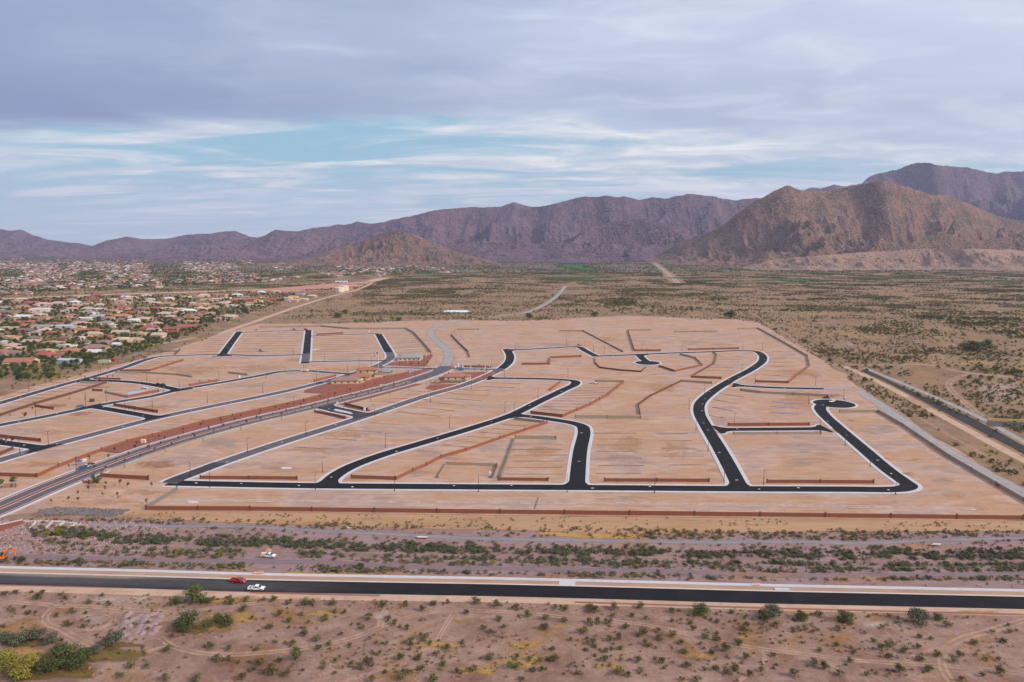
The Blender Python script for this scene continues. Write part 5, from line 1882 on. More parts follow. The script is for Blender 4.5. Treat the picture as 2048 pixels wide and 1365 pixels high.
def pickup(label, px, py, heading, col, extra=None, crew=True, L=5.9, group=None):
    x, y = at(px, py)
    r = thing('pickup_truck', label, 'pickup truck', (x, y, h1(x, y) + 0.11), heading, group)
    hl, hw = L / 2, 1.0
    # lower body with wheel arches, hood and open bed
    ax_f, ax_r, R = hl - 1.0, -hl + 1.25, 0.52
    prof = [(-hl, 0.55)]
    for c in (ax_r, ax_f):
        prof += [(c - R, 0.5)] + [(c + R * math.cos(t), 0.42 + R * math.sin(t)) for t in np.linspace(math.pi * 0.94, math.pi * 0.06, 7)] + [(c + R, 0.5)]
    prof += [(hl, 0.6), (hl + 0.02, 0.95), (hl - 0.25, 1.10), (hl - 1.45, 1.17), (-0.55, 1.17), (-0.55, 0.78), (-hl + 0.06, 0.78), (-hl, 0.75)]
    bevel(MB().prism(prof, -hw, hw).build('body', col, r), 0.04)
    bed = MB()
    bed.box(-hl, -0.55, hw - 0.1, hw, 0.74, 1.22).box(-hl, -0.55, -hw, -hw + 0.1, 0.74, 1.22)
    bed.build('bed_sides', col, r)
    MB().box(-hl - 0.03, -hl + 0.06, -hw + 0.1, hw - 0.1, 0.62, 1.20).build('tailgate', col, r)
    MB().box(-hl + 0.06, -0.57, -hw + 0.1, hw - 0.1, 0.78, 0.80).build('bed_floor', M_steel, r)
    x0, x1 = (-0.55, 1.5) if crew else (-0.1, 1.5)
    cab = MB()
    cab.add([(x0, -hw * 0.97, 1.15), (x1 + 0.25, -hw * 0.97, 1.15), (x1 + 0.25, hw * 0.97, 1.15), (x0, hw * 0.97, 1.15), (x0 + 0.12, -hw * 0.80, 1.88), (x1 - 0.62, -hw * 0.80, 1.88), (x1 - 0.62, hw * 0.80, 1.88), (x0 + 0.12, hw * 0.80, 1.88)], [(4, 5, 6, 7), (0, 1, 5, 4), (1, 2, 6, 5), (2, 3, 7, 6), (3, 0, 4, 7)])
    bevel(cab.build('cab', col, r), 0.05)
    # glass set a little proud of the cab
    for sy in (-1, 1):
        for (a, b) in (((x0 + 0.22, x0 + 0.95), (x0 + 1.05, x1 - 0.25)) if crew else ((x0 + 0.2, x1 - 0.25),)):
            y0, y1 = sy * hw * 0.965, sy * hw * 0.825
            e = 0.45 if b > x1 - 0.4 else 0.03
            MB().add([(a, y0 + sy * 0.012, 1.25), (b, y0 + sy * 0.012, 1.25), (b - e, y1 + sy * 0.012, 1.78), (a + 0.03, y1 + sy * 0.012, 1.78)], [(0, 1, 2, 3)]).build('side_window', M_glass, r)
    MB().add([(x1 + 0.20, -hw * 0.88, 1.2), (x1 + 0.20, hw * 0.88, 1.2), (x1 - 0.53, hw * 0.74, 1.835), (x1 - 0.53, -hw * 0.74, 1.835)], [(0, 1, 2, 3)]).build('windscreen', M_glass, r)
    MB().add([(x0 + 0.01, -hw * 0.75, 1.3), (x0 + 0.01, hw * 0.75, 1.3), (x0 + 0.10, hw * 0.7, 1.8), (x0 + 0.10, -hw * 0.7, 1.8)], [(0, 3, 2, 1)]).build('rear_window', M_glass, r)
    for sy in (-1, 1):
        MB().box(hl - 0.08, hl + 0.035, sy * 0.72 - 0.2, sy * 0.72 + 0.2, 0.78, 0.98).build('headlight', M_head, r)
        MB().box(-hl - 0.04, -hl + 0.02, sy * 0.92 - 0.07, sy * 0.92 + 0.07, 0.8, 1.1).build('tail_light', M_tail, r)
        MB().box(x1 - 0.1, x1 + 0.12, sy * 1.02, sy * 1.24, 1.22, 1.42).build('mirror', M_steel, r)
        for ax in (ax_f, ax_r):
            wheel(r, ax, sy * (hw - 0.13))
    MB().box(hl - 0.02, hl + 0.10, -hw * 0.95, hw * 0.95, 0.48, 0.68).build('bumper', M_rim, r)
    MB().box(hl - 0.02, hl + 0.045, -0.48, 0.48, 0.74, 1.0).build('grille', M_steel, r)
    if extra == 'tank':
        MB().tube((-hl + 0.2, 0, 1.45), (-0.75, 0, 1.45), 0.62, n=14).build('tank', P_tan, r, smooth=False)
        MB().box(-0.75, -0.6, -0.9, 0.9, 0.8, 1.75).build('headboard', M_steel, r)
        for sy in (-1, 1):
            MB().box(-hl + 0.1, -0.8, sy * 0.98 - 0.08, sy * 0.98 + 0.08, 0.85, 1.5).build('tool_box', P_tan, r)
        MB().box(-hl - 0.2, -hl + 0.05, -0.85, 0.85, 0.5, 1.7).build('rear_rack', M_wood, r)
    if extra == 'service':
        for sy in (-1, 1):
            MB().box(-hl + 0.05, -0.65, sy * 0.86 - 0.18, sy * 0.86 + 0.18, 0.82, 1.6).build('tool_box', P_yellow, r)
        MB().box(-hl + 0.3, -0.9, -0.6, 0.6, 0.82, 1.5).build('cargo', P_green, r)
        MB().tube((-1.4, 0.3, 1.5), (-2.3, 0.5, 2.6), 0.08, n=6).build('crane_arm', P_yellow, r)
    return r


def car(label, px, py, heading, col):
    x, y = at(px, py)
    r = thing('car', label, 'car', (x, y, h1(x, y) + 0.11), heading)
    hl, hw = 2.3, 0.9
    R = 0.42
    prof = [(-hl, 0.45)]
    for c in (-1.4, 1.4):
        prof += [(c + R * math.cos(t), 0.34 + R * math.sin(t)) for t in np.linspace(math.pi * 0.94, math.pi * 0.06, 7)]
    prof += [(hl, 0.45), (hl, 0.75), (hl - 0.2, 0.9), (0.9, 1.0), (-1.9, 1.0), (-hl, 0.85)]
    bevel(MB().prism(prof, -hw, hw).build('body', col, r), 0.04)
    cab = MB().box(-1.9, 1.0, -hw * 0.95, hw * 0.95, 0.98, 1.6, top=(0.62, 0.8))
    bevel(cab.build('cabin', M_glass, r), 0.05)
    MB().box(-1.2, 0.35, -hw * 0.74, hw * 0.74, 1.6, 1.64).build('roof', col, r)
    for sy in (-1, 1):
        for ax in (-1.4, 1.4):
            wheel(r, ax, sy * (hw - 0.1), 0.34, 0.22)
        MB().box(hl - 0.03, hl + 0.02, sy * 0.65 - 0.16, sy * 0.65 + 0.16, 0.62, 0.78).build('headlight', M_head, r)
        MB().box(-hl - 0.02, -hl + 0.03, sy * 0.68 - 0.14, sy * 0.68 + 0.14, 0.65, 0.8).build('tail_light', M_tail, r)
    return r


FRH = math.atan2(*(G(520, 1172.5) - G(460, 1170.8))[::-1])
pickup('red pickup truck on the far lane of the foreground road', 476, 1165.5, FRH - 0.12, P_red)
pickup('white crew-cab pickup truck on the near lane of the foreground road', 513, 1181, FRH, P_white)
pickup('white work truck with a tan tank parked on the wash gravel', 537, 1115.5, FRH - 0.08, P_white, 'tank', False)
bh = math.atan2(*(G(200, 936) - G(150, 955))[::-1])
pickup('blue pickup truck parked on the boulevard beside a blue canopy', 164, 939, bh + math.pi, P_blue)
car('dark car parked ahead of the blue pickup on the boulevard', 181, 931.5, bh, P_black)
car('silver car between the blue pickup and the dark car', 174, 935, bh, P_silver)
pickup('white pickup with yellow service bed standing in the east cul-de-sac', 1664, 805, -2.5, P_white, 'service', False, 6.6)
pickup('white pickup on the dirt lot right of the curved black street', 1186, 768, -0.5, P_white)
pickup('white pickup on the dirt lot by the blue-grey slab', 289, 778, 2.9, P_white)
pickup('black pickup on the upper kerb of the curved west street', 325, 771.5, 0.1, P_black)
car('black car parked behind the black pickup on the curved west street', 316, 770, 0.1, P_black)
pickup('dark blue pickup on the west lower street left of the model homes', 640, 767.5, 0.35, P_blue)
pickup('blue pickup half hidden beside the west middle street', 161, 814.5, 0.5, P_lblue)
pickup('white pickup near the far north-middle street', 630, 702, 0.4, P_white)


def truck(label, px, py, heading, cabc, boxc, L=7.5, h=2.9, name='box_truck'):
    x, y = at(px, py)
    r = thing(name, label, 'truck', (x, y, h1(x, y) + 0.1), heading)
    prof = [(L / 2 - 2.0, 0.6), (L / 2, 0.6), (L / 2, 1.5), (L / 2 - 0.5, 2.4), (L / 2 - 2.0, 2.4)]
    bevel(MB().prism(prof, -1.1, 1.1).build('cab', cabc, r), 0.05)
    MB().add([(L / 2 + 0.01, -0.95, 1.55), (L / 2 + 0.01, 0.95, 1.55), (L / 2 - 0.45, 0.95, 2.3), (L / 2 - 0.45, -0.95, 2.3)], [(0, 1, 2, 3)]).build('windscreen', M_glass, r)
    bevel(MB().box(-L / 2, L / 2 - 2.2, -1.15, 1.15, 0.9, h).build('cargo_box', boxc, r), 0.04)
    MB().box(-L / 2, L / 2, -0.5, 0.5, 0.5, 0.85).build('chassis', M_steel, r)
    for sy in (-1, 1):
        for ax in (-L / 2 + 1.4, L / 2 - 1.1):
            wheel(r, ax, sy * 0.95, 0.48, 0.3)
        MB().box(L / 2 - 0.02, L / 2 + 0.03, sy * 0.8 - 0.16, sy * 0.8 + 0.16, 0.75, 0.95).build('headlight', M_head, r)
    return r


truck('cream box truck stopped on the bend of the west middle street', 609, 744.5, 2.9, P_white, P_tan)
truck('bright blue truck on the street above the right model home', 921, 741, 0.0, P_lblue, P_lblue, 7.0, 3.3)

# excavator at the left edge
x, y = at(2, 1121)
ex = thing('excavator', 'orange excavator working at the left edge beside the wash', 'excavator', (x, y, h1(x, y) + 0.02), 0.05)
for sy in (-1, 1):
    tr = MB().prism([(-1.9, 0.35), (-1.6, 0.02), (1.6, 0.02), (1.9, 0.35), (1.75, 0.75), (-1.75, 0.75)], sy * 1.15 - 0.3, sy * 1.15 + 0.3).build('track', M_tyre, ex)
    for k in range(4):
        MB().tube((-1.2 + 0.8 * k, sy * 1.15 - 0.33, 0.38), (-1.2 + 0.8 * k, sy * 1.15 + 0.33, 0.38), 0.26, n=8).build('roller', M_steel, tr)
MB().box(-0.8, 0.8, -0.85, 0.85, 0.55, 0.95).build('undercarriage', M_steel, ex)
bevel(MB().box(-2.3, 1.4, -1.35, 1.35, 0.96, 1.35).box(-2.4, -0.4, -1.35, 1.35, 1.351, 2.15, top=(0.92, 0.95)).build('house_body', P_orange, ex), 0.05)
cb = bevel(MB().prism([(-0.35, 1.36), (1.35, 1.36), (1.4, 2.0), (1.0, 2.95), (-0.3, 2.95)], 0.25, 1.3).build('cab', M_steel, ex), 0.05)
MB().add([(1.42, 0.33, 1.6), (1.42, 1.22, 1.6), (1.06, 1.22, 2.85), (1.06, 0.33, 2.85)], [(0, 1, 2, 3)]).build('windscreen', M_glass, cb)
MB().box(-0.2, 1.1, 0.225, 0.245, 1.6, 2.8, top=(0.8, 1)).build('side_window', M_glass, cb)


def beam(name, pts, w, mat):
    b = MB()
    for (a, ra), (c, rc) in zip(pts[:-1], pts[1:]):
        a, c = np.array(a), np.array(c)
        d = (c - a) / np.linalg.norm(c - a)
        n_ = np.array([-d[1], d[0]])
        q = [a + n_ * ra, c + n_ * rc, c - n_ * rc, a - n_ * ra]
        b.prism([(p[0], p[1]) for p in q], -w, w)
    return b.build(name, mat, ex)


beam('boom', [((0.9, 1.5), 0.32), ((2.3, 3.9), 0.38), ((5.3, 4.6), 0.22)], 0.22, P_orange)
beam('stick', [((4.9, 5.0), 0.22), ((5.4, 4.5), 0.30), ((5.75, 1.6), 0.16)], 0.18, P_orange)
beam('boom_ram', [((1.5, 1.6), 0.09), ((2.9, 3.6), 0.09)], 0.08, M_steel)
beam('stick_ram', [((3.0, 4.5), 0.09), ((4.9, 5.1), 0.09)], 0.08, M_steel)
MB().prism([(5.35, 1.75), (6.0, 1.6), (6.15, 0.9), (5.6, 0.15), (4.9, 0.25), (5.05, 1.0)], -0.5, 0.5).build('bucket', M_steel, ex)

# backhoe and plant on the far lots
def backhoe(label, px, py, rot, col, s=1.0):
    x, y = at(px, py)
    r = thing('backhoe', label, 'backhoe', (x, y, 0.05), rot)
    bevel(MB().box(-1.8, 2.0, -0.7, 0.7, 0.7, 1.4).build('body', col, r), 0.05)
    MB().box(-1.0, 0.6, -0.75, 0.75, 1.41, 2.7, top=(0.85, 0.9)).build('cab', M_glass, r)
    MB().box(-1.1, 0.7, -0.8, 0.8, 2.7, 2.8).build('roof', col, r)
    MB().prism([(2.2, 0.3), (3.0, 0.2), (3.1, 0.9), (2.3, 1.0)], -1.05, 1.05).build('bucket', M_steel, r)
    for sy in (-1, 1):
        MB().tube((0.8, sy * 0.7, 1.2), (2.5, sy * 0.7, 0.7), 0.1).build('loader_arm', col, r)
        wheel(r, -1.0, sy * 0.8, 0.7, 0.4)
        wheel(r, 1.3, sy * 0.8, 0.5, 0.35)
    MB().tube((-1.8, 0, 1.3), (-3.0, 0, 3.0), 0.14).tube((-3.0, 0, 3.0), (-4.2, 0, 1.2), 0.12).build('dipper_arm', col, r)
    return r


backhoe('dark backhoe at the tan wall end beside the east cul-de-sac', 1654, 798, 2.4, P_black)
backhoe('orange-red backhoe at the top of the short diagonal street', 1157, 692, 0.4, P_orange)
backhoe('dark loader on the upper end of the north middle street', 611, 660.5, 0.0, P_black)
backhoe('dark backhoe beside the far north cross street', 588, 660.5, 0.2, P_black)
backhoe('small dark machine on the lots left of the north middle street', 521, 704, 0.2, P_black)


def container(label, px, py, wpx, rot, col, h=2.6, name='shipping_container', cat='container', d=2.5):
    x, y = at(px, py)
    w = wpx / ppm(py)
    r = thing(name, label, cat, (x, y, 0.04), rot)
    b = MB().box(-w / 2, w / 2, -d / 2, d / 2, 0.15, h)
    n = max(4, int(w / 0.6))
    for k in range(n):
        xa = -w / 2 + 0.15 + k * (w - 0.3) / n
        b.box(xa, xa + 0.28, -d / 2 - 0.05, -d / 2 - 0.001, 0.3, h - 0.15)
    b.build('shell', col, r)
    MB().box(-w / 2 - 0.05, w / 2 + 0.05, -d / 2 - 0.06, d / 2 + 0.06, h, h + 0.12).build('top_frame', col, r)
    for sy in (-0.55, 0.55):
        MB().box(w / 2, w / 2 + 0.06, sy * d * 0.9 - 0.55, sy * d * 0.9 + 0.55, 0.25, h - 0.1).build('door', col, r)
    MB().box(-w / 2 + 0.1, w / 2 - 0.1, -d / 2 + 0.1, d / 2 - 0.1, 0.0, 0.15).build('skid', M_steel, r)
    return r


container('pale green storage tank container near the neighbour houses', 209, 727, 22, 0.0, P_green, 3.4, d=3.0)
container('dark red container behind the pale green one', 223, 723, 13, 0.0, P_red)
container('tan utility cabinet on the red gravel beside the boulevard', 287, 887, 8, 0.1, P_tan, 2.4, 'utility_cabinet', 'cabinet', 1.6)
container('tan utility cabinet in the red gravel below the model homes', 763, 774, 5.5, 0.1, P_tan, 1.7, 'utility_cabinet', 'cabinet', 1.4)
container('grey-green generator box standing on the bare lot left of the link street', 184, 804, 7, 0.1, M_plastic, 2.3, 'generator', 'generator', 2.4)
container('long white shed at the edge of the far orange strip', 683, 565.5, 24, 0.0, P_white, 5, 'site_office', 'shed', 8)


def toilet(label, px, py, col, roofc=None):
    x, y = at(px, py)
    r = thing('portable_toilet', label, 'portable toilet', (x, y, h1(x, y) + 0.05), random.uniform(-0.3, 0.3))
    bevel(MB().box(-0.6, 0.6, -0.6, 0.6, 0.1, 2.15).build('cabin', col, r), 0.05)
    MB().box(-0.65, 0.65, -0.65, 0.65, 2.15, 2.4, top=(0.7, 0.9)).build('roof', roofc or M_wplastic, r)
    MB().box(-0.38, 0.38, -0.635, -0.605, 0.2, 2.0).build('door', M_wplastic, r)
    MB().tube((0.45, 0.45, 2.2), (0.45, 0.45, 2.75), 0.06).build('vent_pipe', M_steel, r)
    MB().box(-0.62, 0.62, -0.62, 0.62, 0.0, 0.1).build('skid', M_steel, r)
    return r


toilet('dark portable toilet with pale roof right of the east cul-de-sac', 1691, 801, M_plastic)
toilet('pale portable toilet at the right corner of the small walled yard', 980, 953, P_silver)
toilet('white portable toilet by the entry drive island', 675, 810, P_white)
toilet('white portable toilet at the red wall right of the entry drive', 729, 822, P_white)
toilet('white portable toilet on the far lots near the north cross street', 738, 665, P_white)
toilet('white portable toilet beside the west middle street', 479, 756.5, P_white)

# storage tanks
M_tank = plain('cream_tank', (0.62, 0.52, 0.40), 0.6, 0.04, 0.05)
for lab, px, py, rm, hm in (('front cream water tank beside the desert road', 678.5, 584.5, 14, 12.5), ('rear cream water tank with a domed top', 688, 582, 13, 13.5)):
    x, y = at(px, py)
    r = thing('water_tank', lab, 'water tank', (x, y, 0.05), 0, 'water tanks')
    MB().tube((0, 0, 0), (0, 0, hm), rm, n=36).build('shell', M_tank, r, smooth=False)
    MB().tube((0, 0, hm), (0, 0, hm + 1.4), rm * 1.01, rm * 0.15, n=36).build('roof', M_tank, r)
    MB().box(-0.4, 0.4, -rm - 0.5, -rm - 0.05, 0, hm).build('ladder', M_steel, r)
    MB().tube((0, 0, hm + 1.3), (0, 0, hm + 2.0), 0.6, n=10).build('vent', M_tank, r)

# flagpole with the stars and stripes
x, y = at(757, 739.5)
r = thing('flagpole', 'tall white flagpole flying a stars-and-stripes flag behind the model homes', 'flagpole', (x, y, 0.05))
MB().tube((0, 0, 0), (0, 0, 18), 0.14, 0.08, 8).build('pole', M_wplastic, r)
MB().tube((0, 0, 18), (0, 0, 18.3), 0.16, n=8).build('finial', P_yellow, r)
M_fred, M_fwhite, M_fblue = plain('flag_red', (0.42, 0.02, 0.035), 0.8, 0.05), plain('flag_white', (0.72, 0.70, 0.70), 0.8, 0.03), plain('flag_blue', (0.02, 0.025, 0.13), 0.8, 0.05)
FL, FH, nx = 5.0, 3.0, 14


def flag_pt(s, t):
    """s along the fly, t down the hoist; hangs and ripples"""
    return (-0.12 - s * FL * 0.82, math.sin(s * 7.0) * 0.35 * s, 17.8 - t * FH - s * s * 1.5 - 0.25 * s)


fb = MB()
for k in range(13):
    for i in range(nx):
        s0, s1, t0, t1 = i / nx, (i + 1) / nx, k / 13, (k + 1) / 13
        fb.add([flag_pt(s0, t0), flag_pt(s1, t0), flag_pt(s1, t1), flag_pt(s0, t1)], [(0, 1, 2, 3)], 2 if (k < 7 and s1 <= 0.43) else k % 2)
fl = fb.build('flag', [M_fred, M_fwhite, M_fblue], r)
st_ = MB()
for i in range(5):
    for j in range(6):
        c = flag_pt(0.04 + j * 0.068, 0.05 + i * 0.1)
        st_.box(c[0] - 0.05, c[0] + 0.05, c[1] - 0.03, c[1] + 0.03, c[2] - 0.05, c[2] + 0.05)
st_.build('stars', M_fwhite, fl)['kind'] = 'stuff'

# slender sales flags and poles by the model homes
banner = MB().add([(0, 0, 3.0), (0.9, 0.05, 3.1), (0.9, 0.0, 5.6), (0, 0, 5.7)], [(0, 1, 2, 3)]).me('banner')
bcol = [M_fred, M_fwhite, M_wplastic]
spole = MB().tube((0, 0, 0), (0, 0, 6), 0.07, 0.05, 6).me('pole')
spole.materials.append(M_wplastic)
k = 0
for px, py in [(905, 742), (916.5, 744), (941, 741), (957, 741), (970, 741), (979, 739), (900.5, 747), (858, 713), (853, 716), (848, 719), (845, 722), (840, 726), (832, 727), (815, 727), (806, 727), (789, 724)]:
    x, y = at(px, py)
    r = thing('banner_flag', 'slender banner flag on a white pole by the %s model home, %s from the left' % ('right' if px > 880 else 'far bend', ORD[k if px > 880 else 0]), 'flag', (x, y, 0.05), 0, 'banner flags by the model homes')
    tall = px in (905, 916.5, 900.5)
    link('pole', spole, parent=r).scale = (1, 1, 1.6 if tall else 0.8)
    bm_ = banner.copy()
    bm_.materials.append(bcol[k % 3])
    o = link('banner', bm_, parent=r)
    o.scale = (0.7, 1, 0.75 if not tall else 1.5)
    k += 1
order = sorted([o for o in COL.objects if o.name.startswith('banner_flag')], key=lambda o: o.location.x / o.location.y)
far_i = right_i = 0
for o in order:
    if 'right' in o['label']:
        o['label'] = 'slender banner flag by the right model home, %s from the left' % ORD[right_i]
        right_i += 1
    else:
        o['label'] = 'slender banner flag by the far grey-roofed model home, %s from the left' % ORD[far_i]
        far_i += 1

# traffic barricades, canopy and loose material
def barricade(label, px, py, rot=0.0):
    x, y = at(px, py)
    r = thing('barricade', label, 'barricade', (x, y, h1(x, y) + 0.02), rot)
    for k in range(3):
        MB().box(-1.2, 1.2, -0.04, 0.04, 0.35 + 0.4 * k, 0.6 + 0.4 * k).build('board', P_orange if k % 2 == 0 else M_wplastic, r)
    for sx in (-0.9, 0.9):
        MB().box(sx - 0.05, sx + 0.05, -0.5, 0.5, 0.0, 0.1).box(sx - 0.05, sx + 0.05, 0.045, 0.1, 0.1, 1.5).build('leg', M_wplastic, r)
    return r


barricade('orange and white barricade behind the sidewalk on the right half of the road', 1513, 1173, 0.1)
barricade('orange and white barricade behind the sidewalk above the white pickup', 521, 1149.5, 0.1)
barricade('small white barricade just left of the other one above the pickups', 515, 1149.5, 0.3)
x, y = at(159, 931)
r = thing('canopy_tent', 'blue canopy tent on the verge beside the parked blue pickup', 'canopy', (x, y, 0.3), 0.4)
for sx in (-1.5, 1.5):
    for sy in (-1.5, 1.5):
        MB().tube((sx, sy, 0), (sx, sy, 2.2), 0.04).build('leg', M_steel, r)
MB().add([(-1.6, -1.6, 2.1), (1.6, -1.6, 2.1), (1.6, 1.6, 2.1), (-1.6, 1.6, 2.1), (0, 0, 3.0)], [(0, 1, 4), (1, 2, 4), (2, 3, 4), (3, 0, 4)]).build('cover', P_blue, r)
for i, (px, py) in enumerate(((165, 928), (170, 926.5))):
    x, y = at(px, py)
    r = thing('sign_board', 'white sign board on the verge behind the parked cars, %s one' % ('left' if i == 0 else 'right'), 'sign', (x, y, 0.3), 0.2)
    MB().box(-0.9, 0.9, -0.04, 0.04, 0.6, 2.3).build('board', M_wplastic, r)
    for sx in (-0.7, 0.7):
        MB().box(sx - 0.05, sx + 0.05, 0.05, 0.12, 0, 2.2).build('post', M_wood, r)
pile_r = random.Random(4)


def pile(label, px, py, rx, h, mat, name='soil_pile', cat='soil pile', seed=0, base=None):
    x, y = at(px, py)
    n, k = 18, 6
    V, F = [], []
    for j in range(k):
        t = j / (k - 1)
        for i in range(n):
            a = 2 * math.pi * i / n
            rr_ = rx * (1 - t) * (0.85 + 0.35 * float(fbm(np.array([math.cos(a) * 1.5 + seed]), np.array([math.sin(a) * 1.5 + t]), 3, seed)[0]))
            zz = h * (math.sin(t * math.pi / 2)) * (0.85 + 0.3 * float(fbm(np.array([math.cos(a) * 2 + seed]), np.array([math.sin(a) * 2 + t * 3]), 3, seed + 5)[0]))
            V.append((math.cos(a) * rr_, math.sin(a) * rr_ * 0.75, zz - 0.1 if j == 0 else zz))
    for j in range(k - 1):
        F += [(j * n + i, j * n + (i + 1) % n, (j + 1) * n + (i + 1) % n, (j + 1) * n + i) for i in range(n)]
    me = mesh(name, V, F, True)
    o = link(name, me, mat, loc=(x, y, h1(x, y)), rotz=pile_r.uniform(0, 6))
    return tag(o, label, cat)


M_pile = dirt('pile_soil', [(0.33, 0.175, 0.105), (0.42, 0.24, 0.155)], 0.3, fine=0.25)
M_mound = dirt('mound_gravel', [(0.27, 0.185, 0.175), (0.34, 0.235, 0.22)], 0.3, fine=0.3, fine_scale=2.0)
pile('reddish soil pile behind the work truck in the wash', 535, 1103, 2.6, 1.3, M_pile, seed=3)
pile('soil heap beside the white pickup on the dirt lot', 1196, 769, 2.2, 1.4, M_pile, seed=5)
pile('grey soil mound inside the cul-de-sac street lot', 1708, 842, 4.5, 0.8, M_pile, seed=6)
pile('orange soil heap on the right perimeter lot, upper', 1706, 857, 3.5, 0.6, M_pile, seed=7)
pile('orange soil heap on the right perimeter lot, middle', 1776, 918, 3.0, 0.6, M_pile, seed=8)
pile('orange soil heap on the right perimeter lot, lower', 1817, 949, 3.6, 0.7, M_pile, seed=9)
pile('dark soil heap in the young trees left of the front street corner', 242, 995, 2.6, 0.9, M_pile, seed=10)
for i in range(26):
    px = 250 + (i % 6) * 13 + pile_r.uniform(-6, 6)
    py = 1230 + (i // 6) * 11 + pile_r.uniform(-4, 4)
    pile('low pink-grey gravel mound in the dumped field, row %s, %s from left' % (ORD[i // 6], ORD[i % 6]), px, py, pile_r.uniform(1.5, 2.3), pile_r.uniform(0.5, 1.0), M_mound, 'gravel_mound', 'gravel mound', seed=20 + i)['group'] = 'gravel mounds dumped beside the track'

# small slabs on the lots
def slab(label, quad, mat, h=0.25):
    P = [G(*p) for p in quad]
    c = sum(P) / len(P)
    n = len(P)
    V = [(p[0] - c[0], p[1] - c[1], 0) for p in P] + [(p[0] - c[0], p[1] - c[1], h) for p in P]
    F = [tuple(range(n, 2 * n))] + [(i, (i + 1) % n, n + (i + 1) % n, n + i) for i in range(n)]
    me = mesh('house_slab', V, F)
    bm = bmesh.new()
    bm.from_mesh(me)
    bmesh.ops.recalc_face_normals(bm, faces=bm.faces)
    bm.to_mesh(me)
    bm.free()
    return tag(link('house_slab', me, mat, loc=(c[0], c[1], 0.03)), label, 'slab')


M_slab = plain('blue_grey_slab', (0.33, 0.35, 0.40), 0.7, 0.08, 0.3)
M_form = plain('form_sheet', (0.27, 0.18, 0.175), 0.6, 0.15, 0.4)
slab('blue-grey concrete slab behind a red wall on the west side', [(252, 789), (262, 784), (296, 781), (280, 786), (258, 791)], M_slab, 0.3)
for i, (y0, x0) in enumerate(((805, 1543), (814, 1540), (826, 1538))):
    slab('%s of three pale slabs framed in red soil left of the cul-de-sac' % ['uppermost', 'middle', 'lowest'][i], [(x0, y0 - 1), (x0 + 14, y0 - 3), (x0 + 58, y0 + 1), (x0 + 60, y0 + 3), (x0 + 30, y0 + 2.5)], M_form, 0.25)
slab('red soil pad with dark trench edge on the west lots', [(214, 780), (262, 772), (274, 773), (240, 780), (220, 783)], M_redsoil, 0.2)
for i, (px, py) in enumerate(((572, 937), (700, 1056), (385, 1005), (1870, 1092), (844, 1077))):
    slab(['small pale concrete pad left of the curved black street', 'thin white sheet lying beside the gravel path', 'pale concrete ring on the strip above the long red wall', 'concrete path crossing on the right side of the wash', 'concrete path crossing in the middle of the wash'][i], [(px - 12, py), (px - 4, py - 2), (px + 12, py - 1), (px + 10, py + 2), (px - 8, py + 2)], M_conc2, 0.25)

# concrete drop structure on the right edge
x0, y0 = at(1975, 846)
P = [G(1975, 844), G(2120, 850)]
d = P[1] - P[0]
r = thing('spillway', 'yellow concrete spillway wall with dark riprap at the right edge', 'spillway', (P[0][0], P[0][1], 0), math.atan2(d[1], d[0]))
L = float(np.linalg.norm(d))
MB().box(0, L, -0.4, 0.4, -0.2, 2.6).build('wall', plain('yellow_concrete', (0.55, 0.36, 0.13), 0.85, 0.08, 0.3), r)
for k in range(18):
    MB().box(1 + k * L / 18, 1.5 + k * L / 18, -0.6, -0.41, 0, 1.2).build('baffle', M_conc2, r)
MB().add([(-6, -14, 0.1), (0, -0.6, 0.9), (L, -0.6, 0.9), (L, -16, 0.1)], [(0, 1, 2, 3)]).build('riprap_apron', M_riprap, r)
band('riprap_channel', [(1736, 741), (1816, 778), (1950, 838), (2048, 891), (2200, 968)], [(1726, 745), (1768, 763), (1901, 833), (2048, 910), (2200, 990)], dirt('riprap_channel', [(0.045, 0.040, 0.038), (0.085, 0.075, 0.066)], 0.3, fine=0.5, fine_scale=2.5, feather=True, fk=0.35), 0.06)

# culvert under the boulevard
x, y = at(20, 1062)
a, b = G(-30, 1073), G(46, 1047.5)
d = b - a
r = thing('culvert', 'red culvert headwall with pale concrete wing walls at the lower left', 'culvert', (a[0], a[1], 0), math.atan2(d[1], d[0]))
L = float(np.linalg.norm(d))
MB().box(0, L, -0.3, 0.3, -2.2, 1.2).build('headwall', M_redgravel, r)
MB().box(0, L, -0.4, 0.4, 1.2, 1.45).build('coping', M_conc2, r)
inv = Matrix.Translation((a[0], a[1], 0)) @ Matrix.Rotation(math.atan2(d[1], d[0]), 4, 'Z')
inv = inv.inverted()
for p, q in (((72, 1046), (59, 1061)), ((106, 1044), (92, 1059)), ((129, 1046), (116, 1056)), ((150, 1053), (136, 1060))):
    A, B = G(*p), G(*q)
    A, B = inv @ Vector((A[0], A[1], 0)), inv @ Vector((B[0], B[1], 0))
    dd = B - A
    M = Matrix.Translation((A.x, A.y, 0)) @ Matrix.Rotation(math.atan2(dd.y, dd.x), 4, 'Z')
    MB().prism([(0, -2.0), (dd.length, -2.6), (dd.length, -0.4), (0, 0.6)], -0.2, 0.2, M=M).build('wing_wall', M_conc2, r)
band('concrete_apron', [(45, 1041), (100, 1040.5), (140, 1043), (178, 1050)], [(50, 1046), (100, 1044.5), (135, 1047), (172, 1055)], M_pale, 0.12)

# dark cobble bank
band('cobble_bank', [(85, 1020), (110, 1015), (160, 1016), (262, 1020)], [(75, 1030), (140, 1029), (190, 1033), (225, 1033)], dirt('cobble_bed', [(0.10, 0.085, 0.085), (0.15, 0.13, 0.125)], 0.3, fine=0.4, fine_scale=2.5, feather=True, fk=0.3), 0.10)
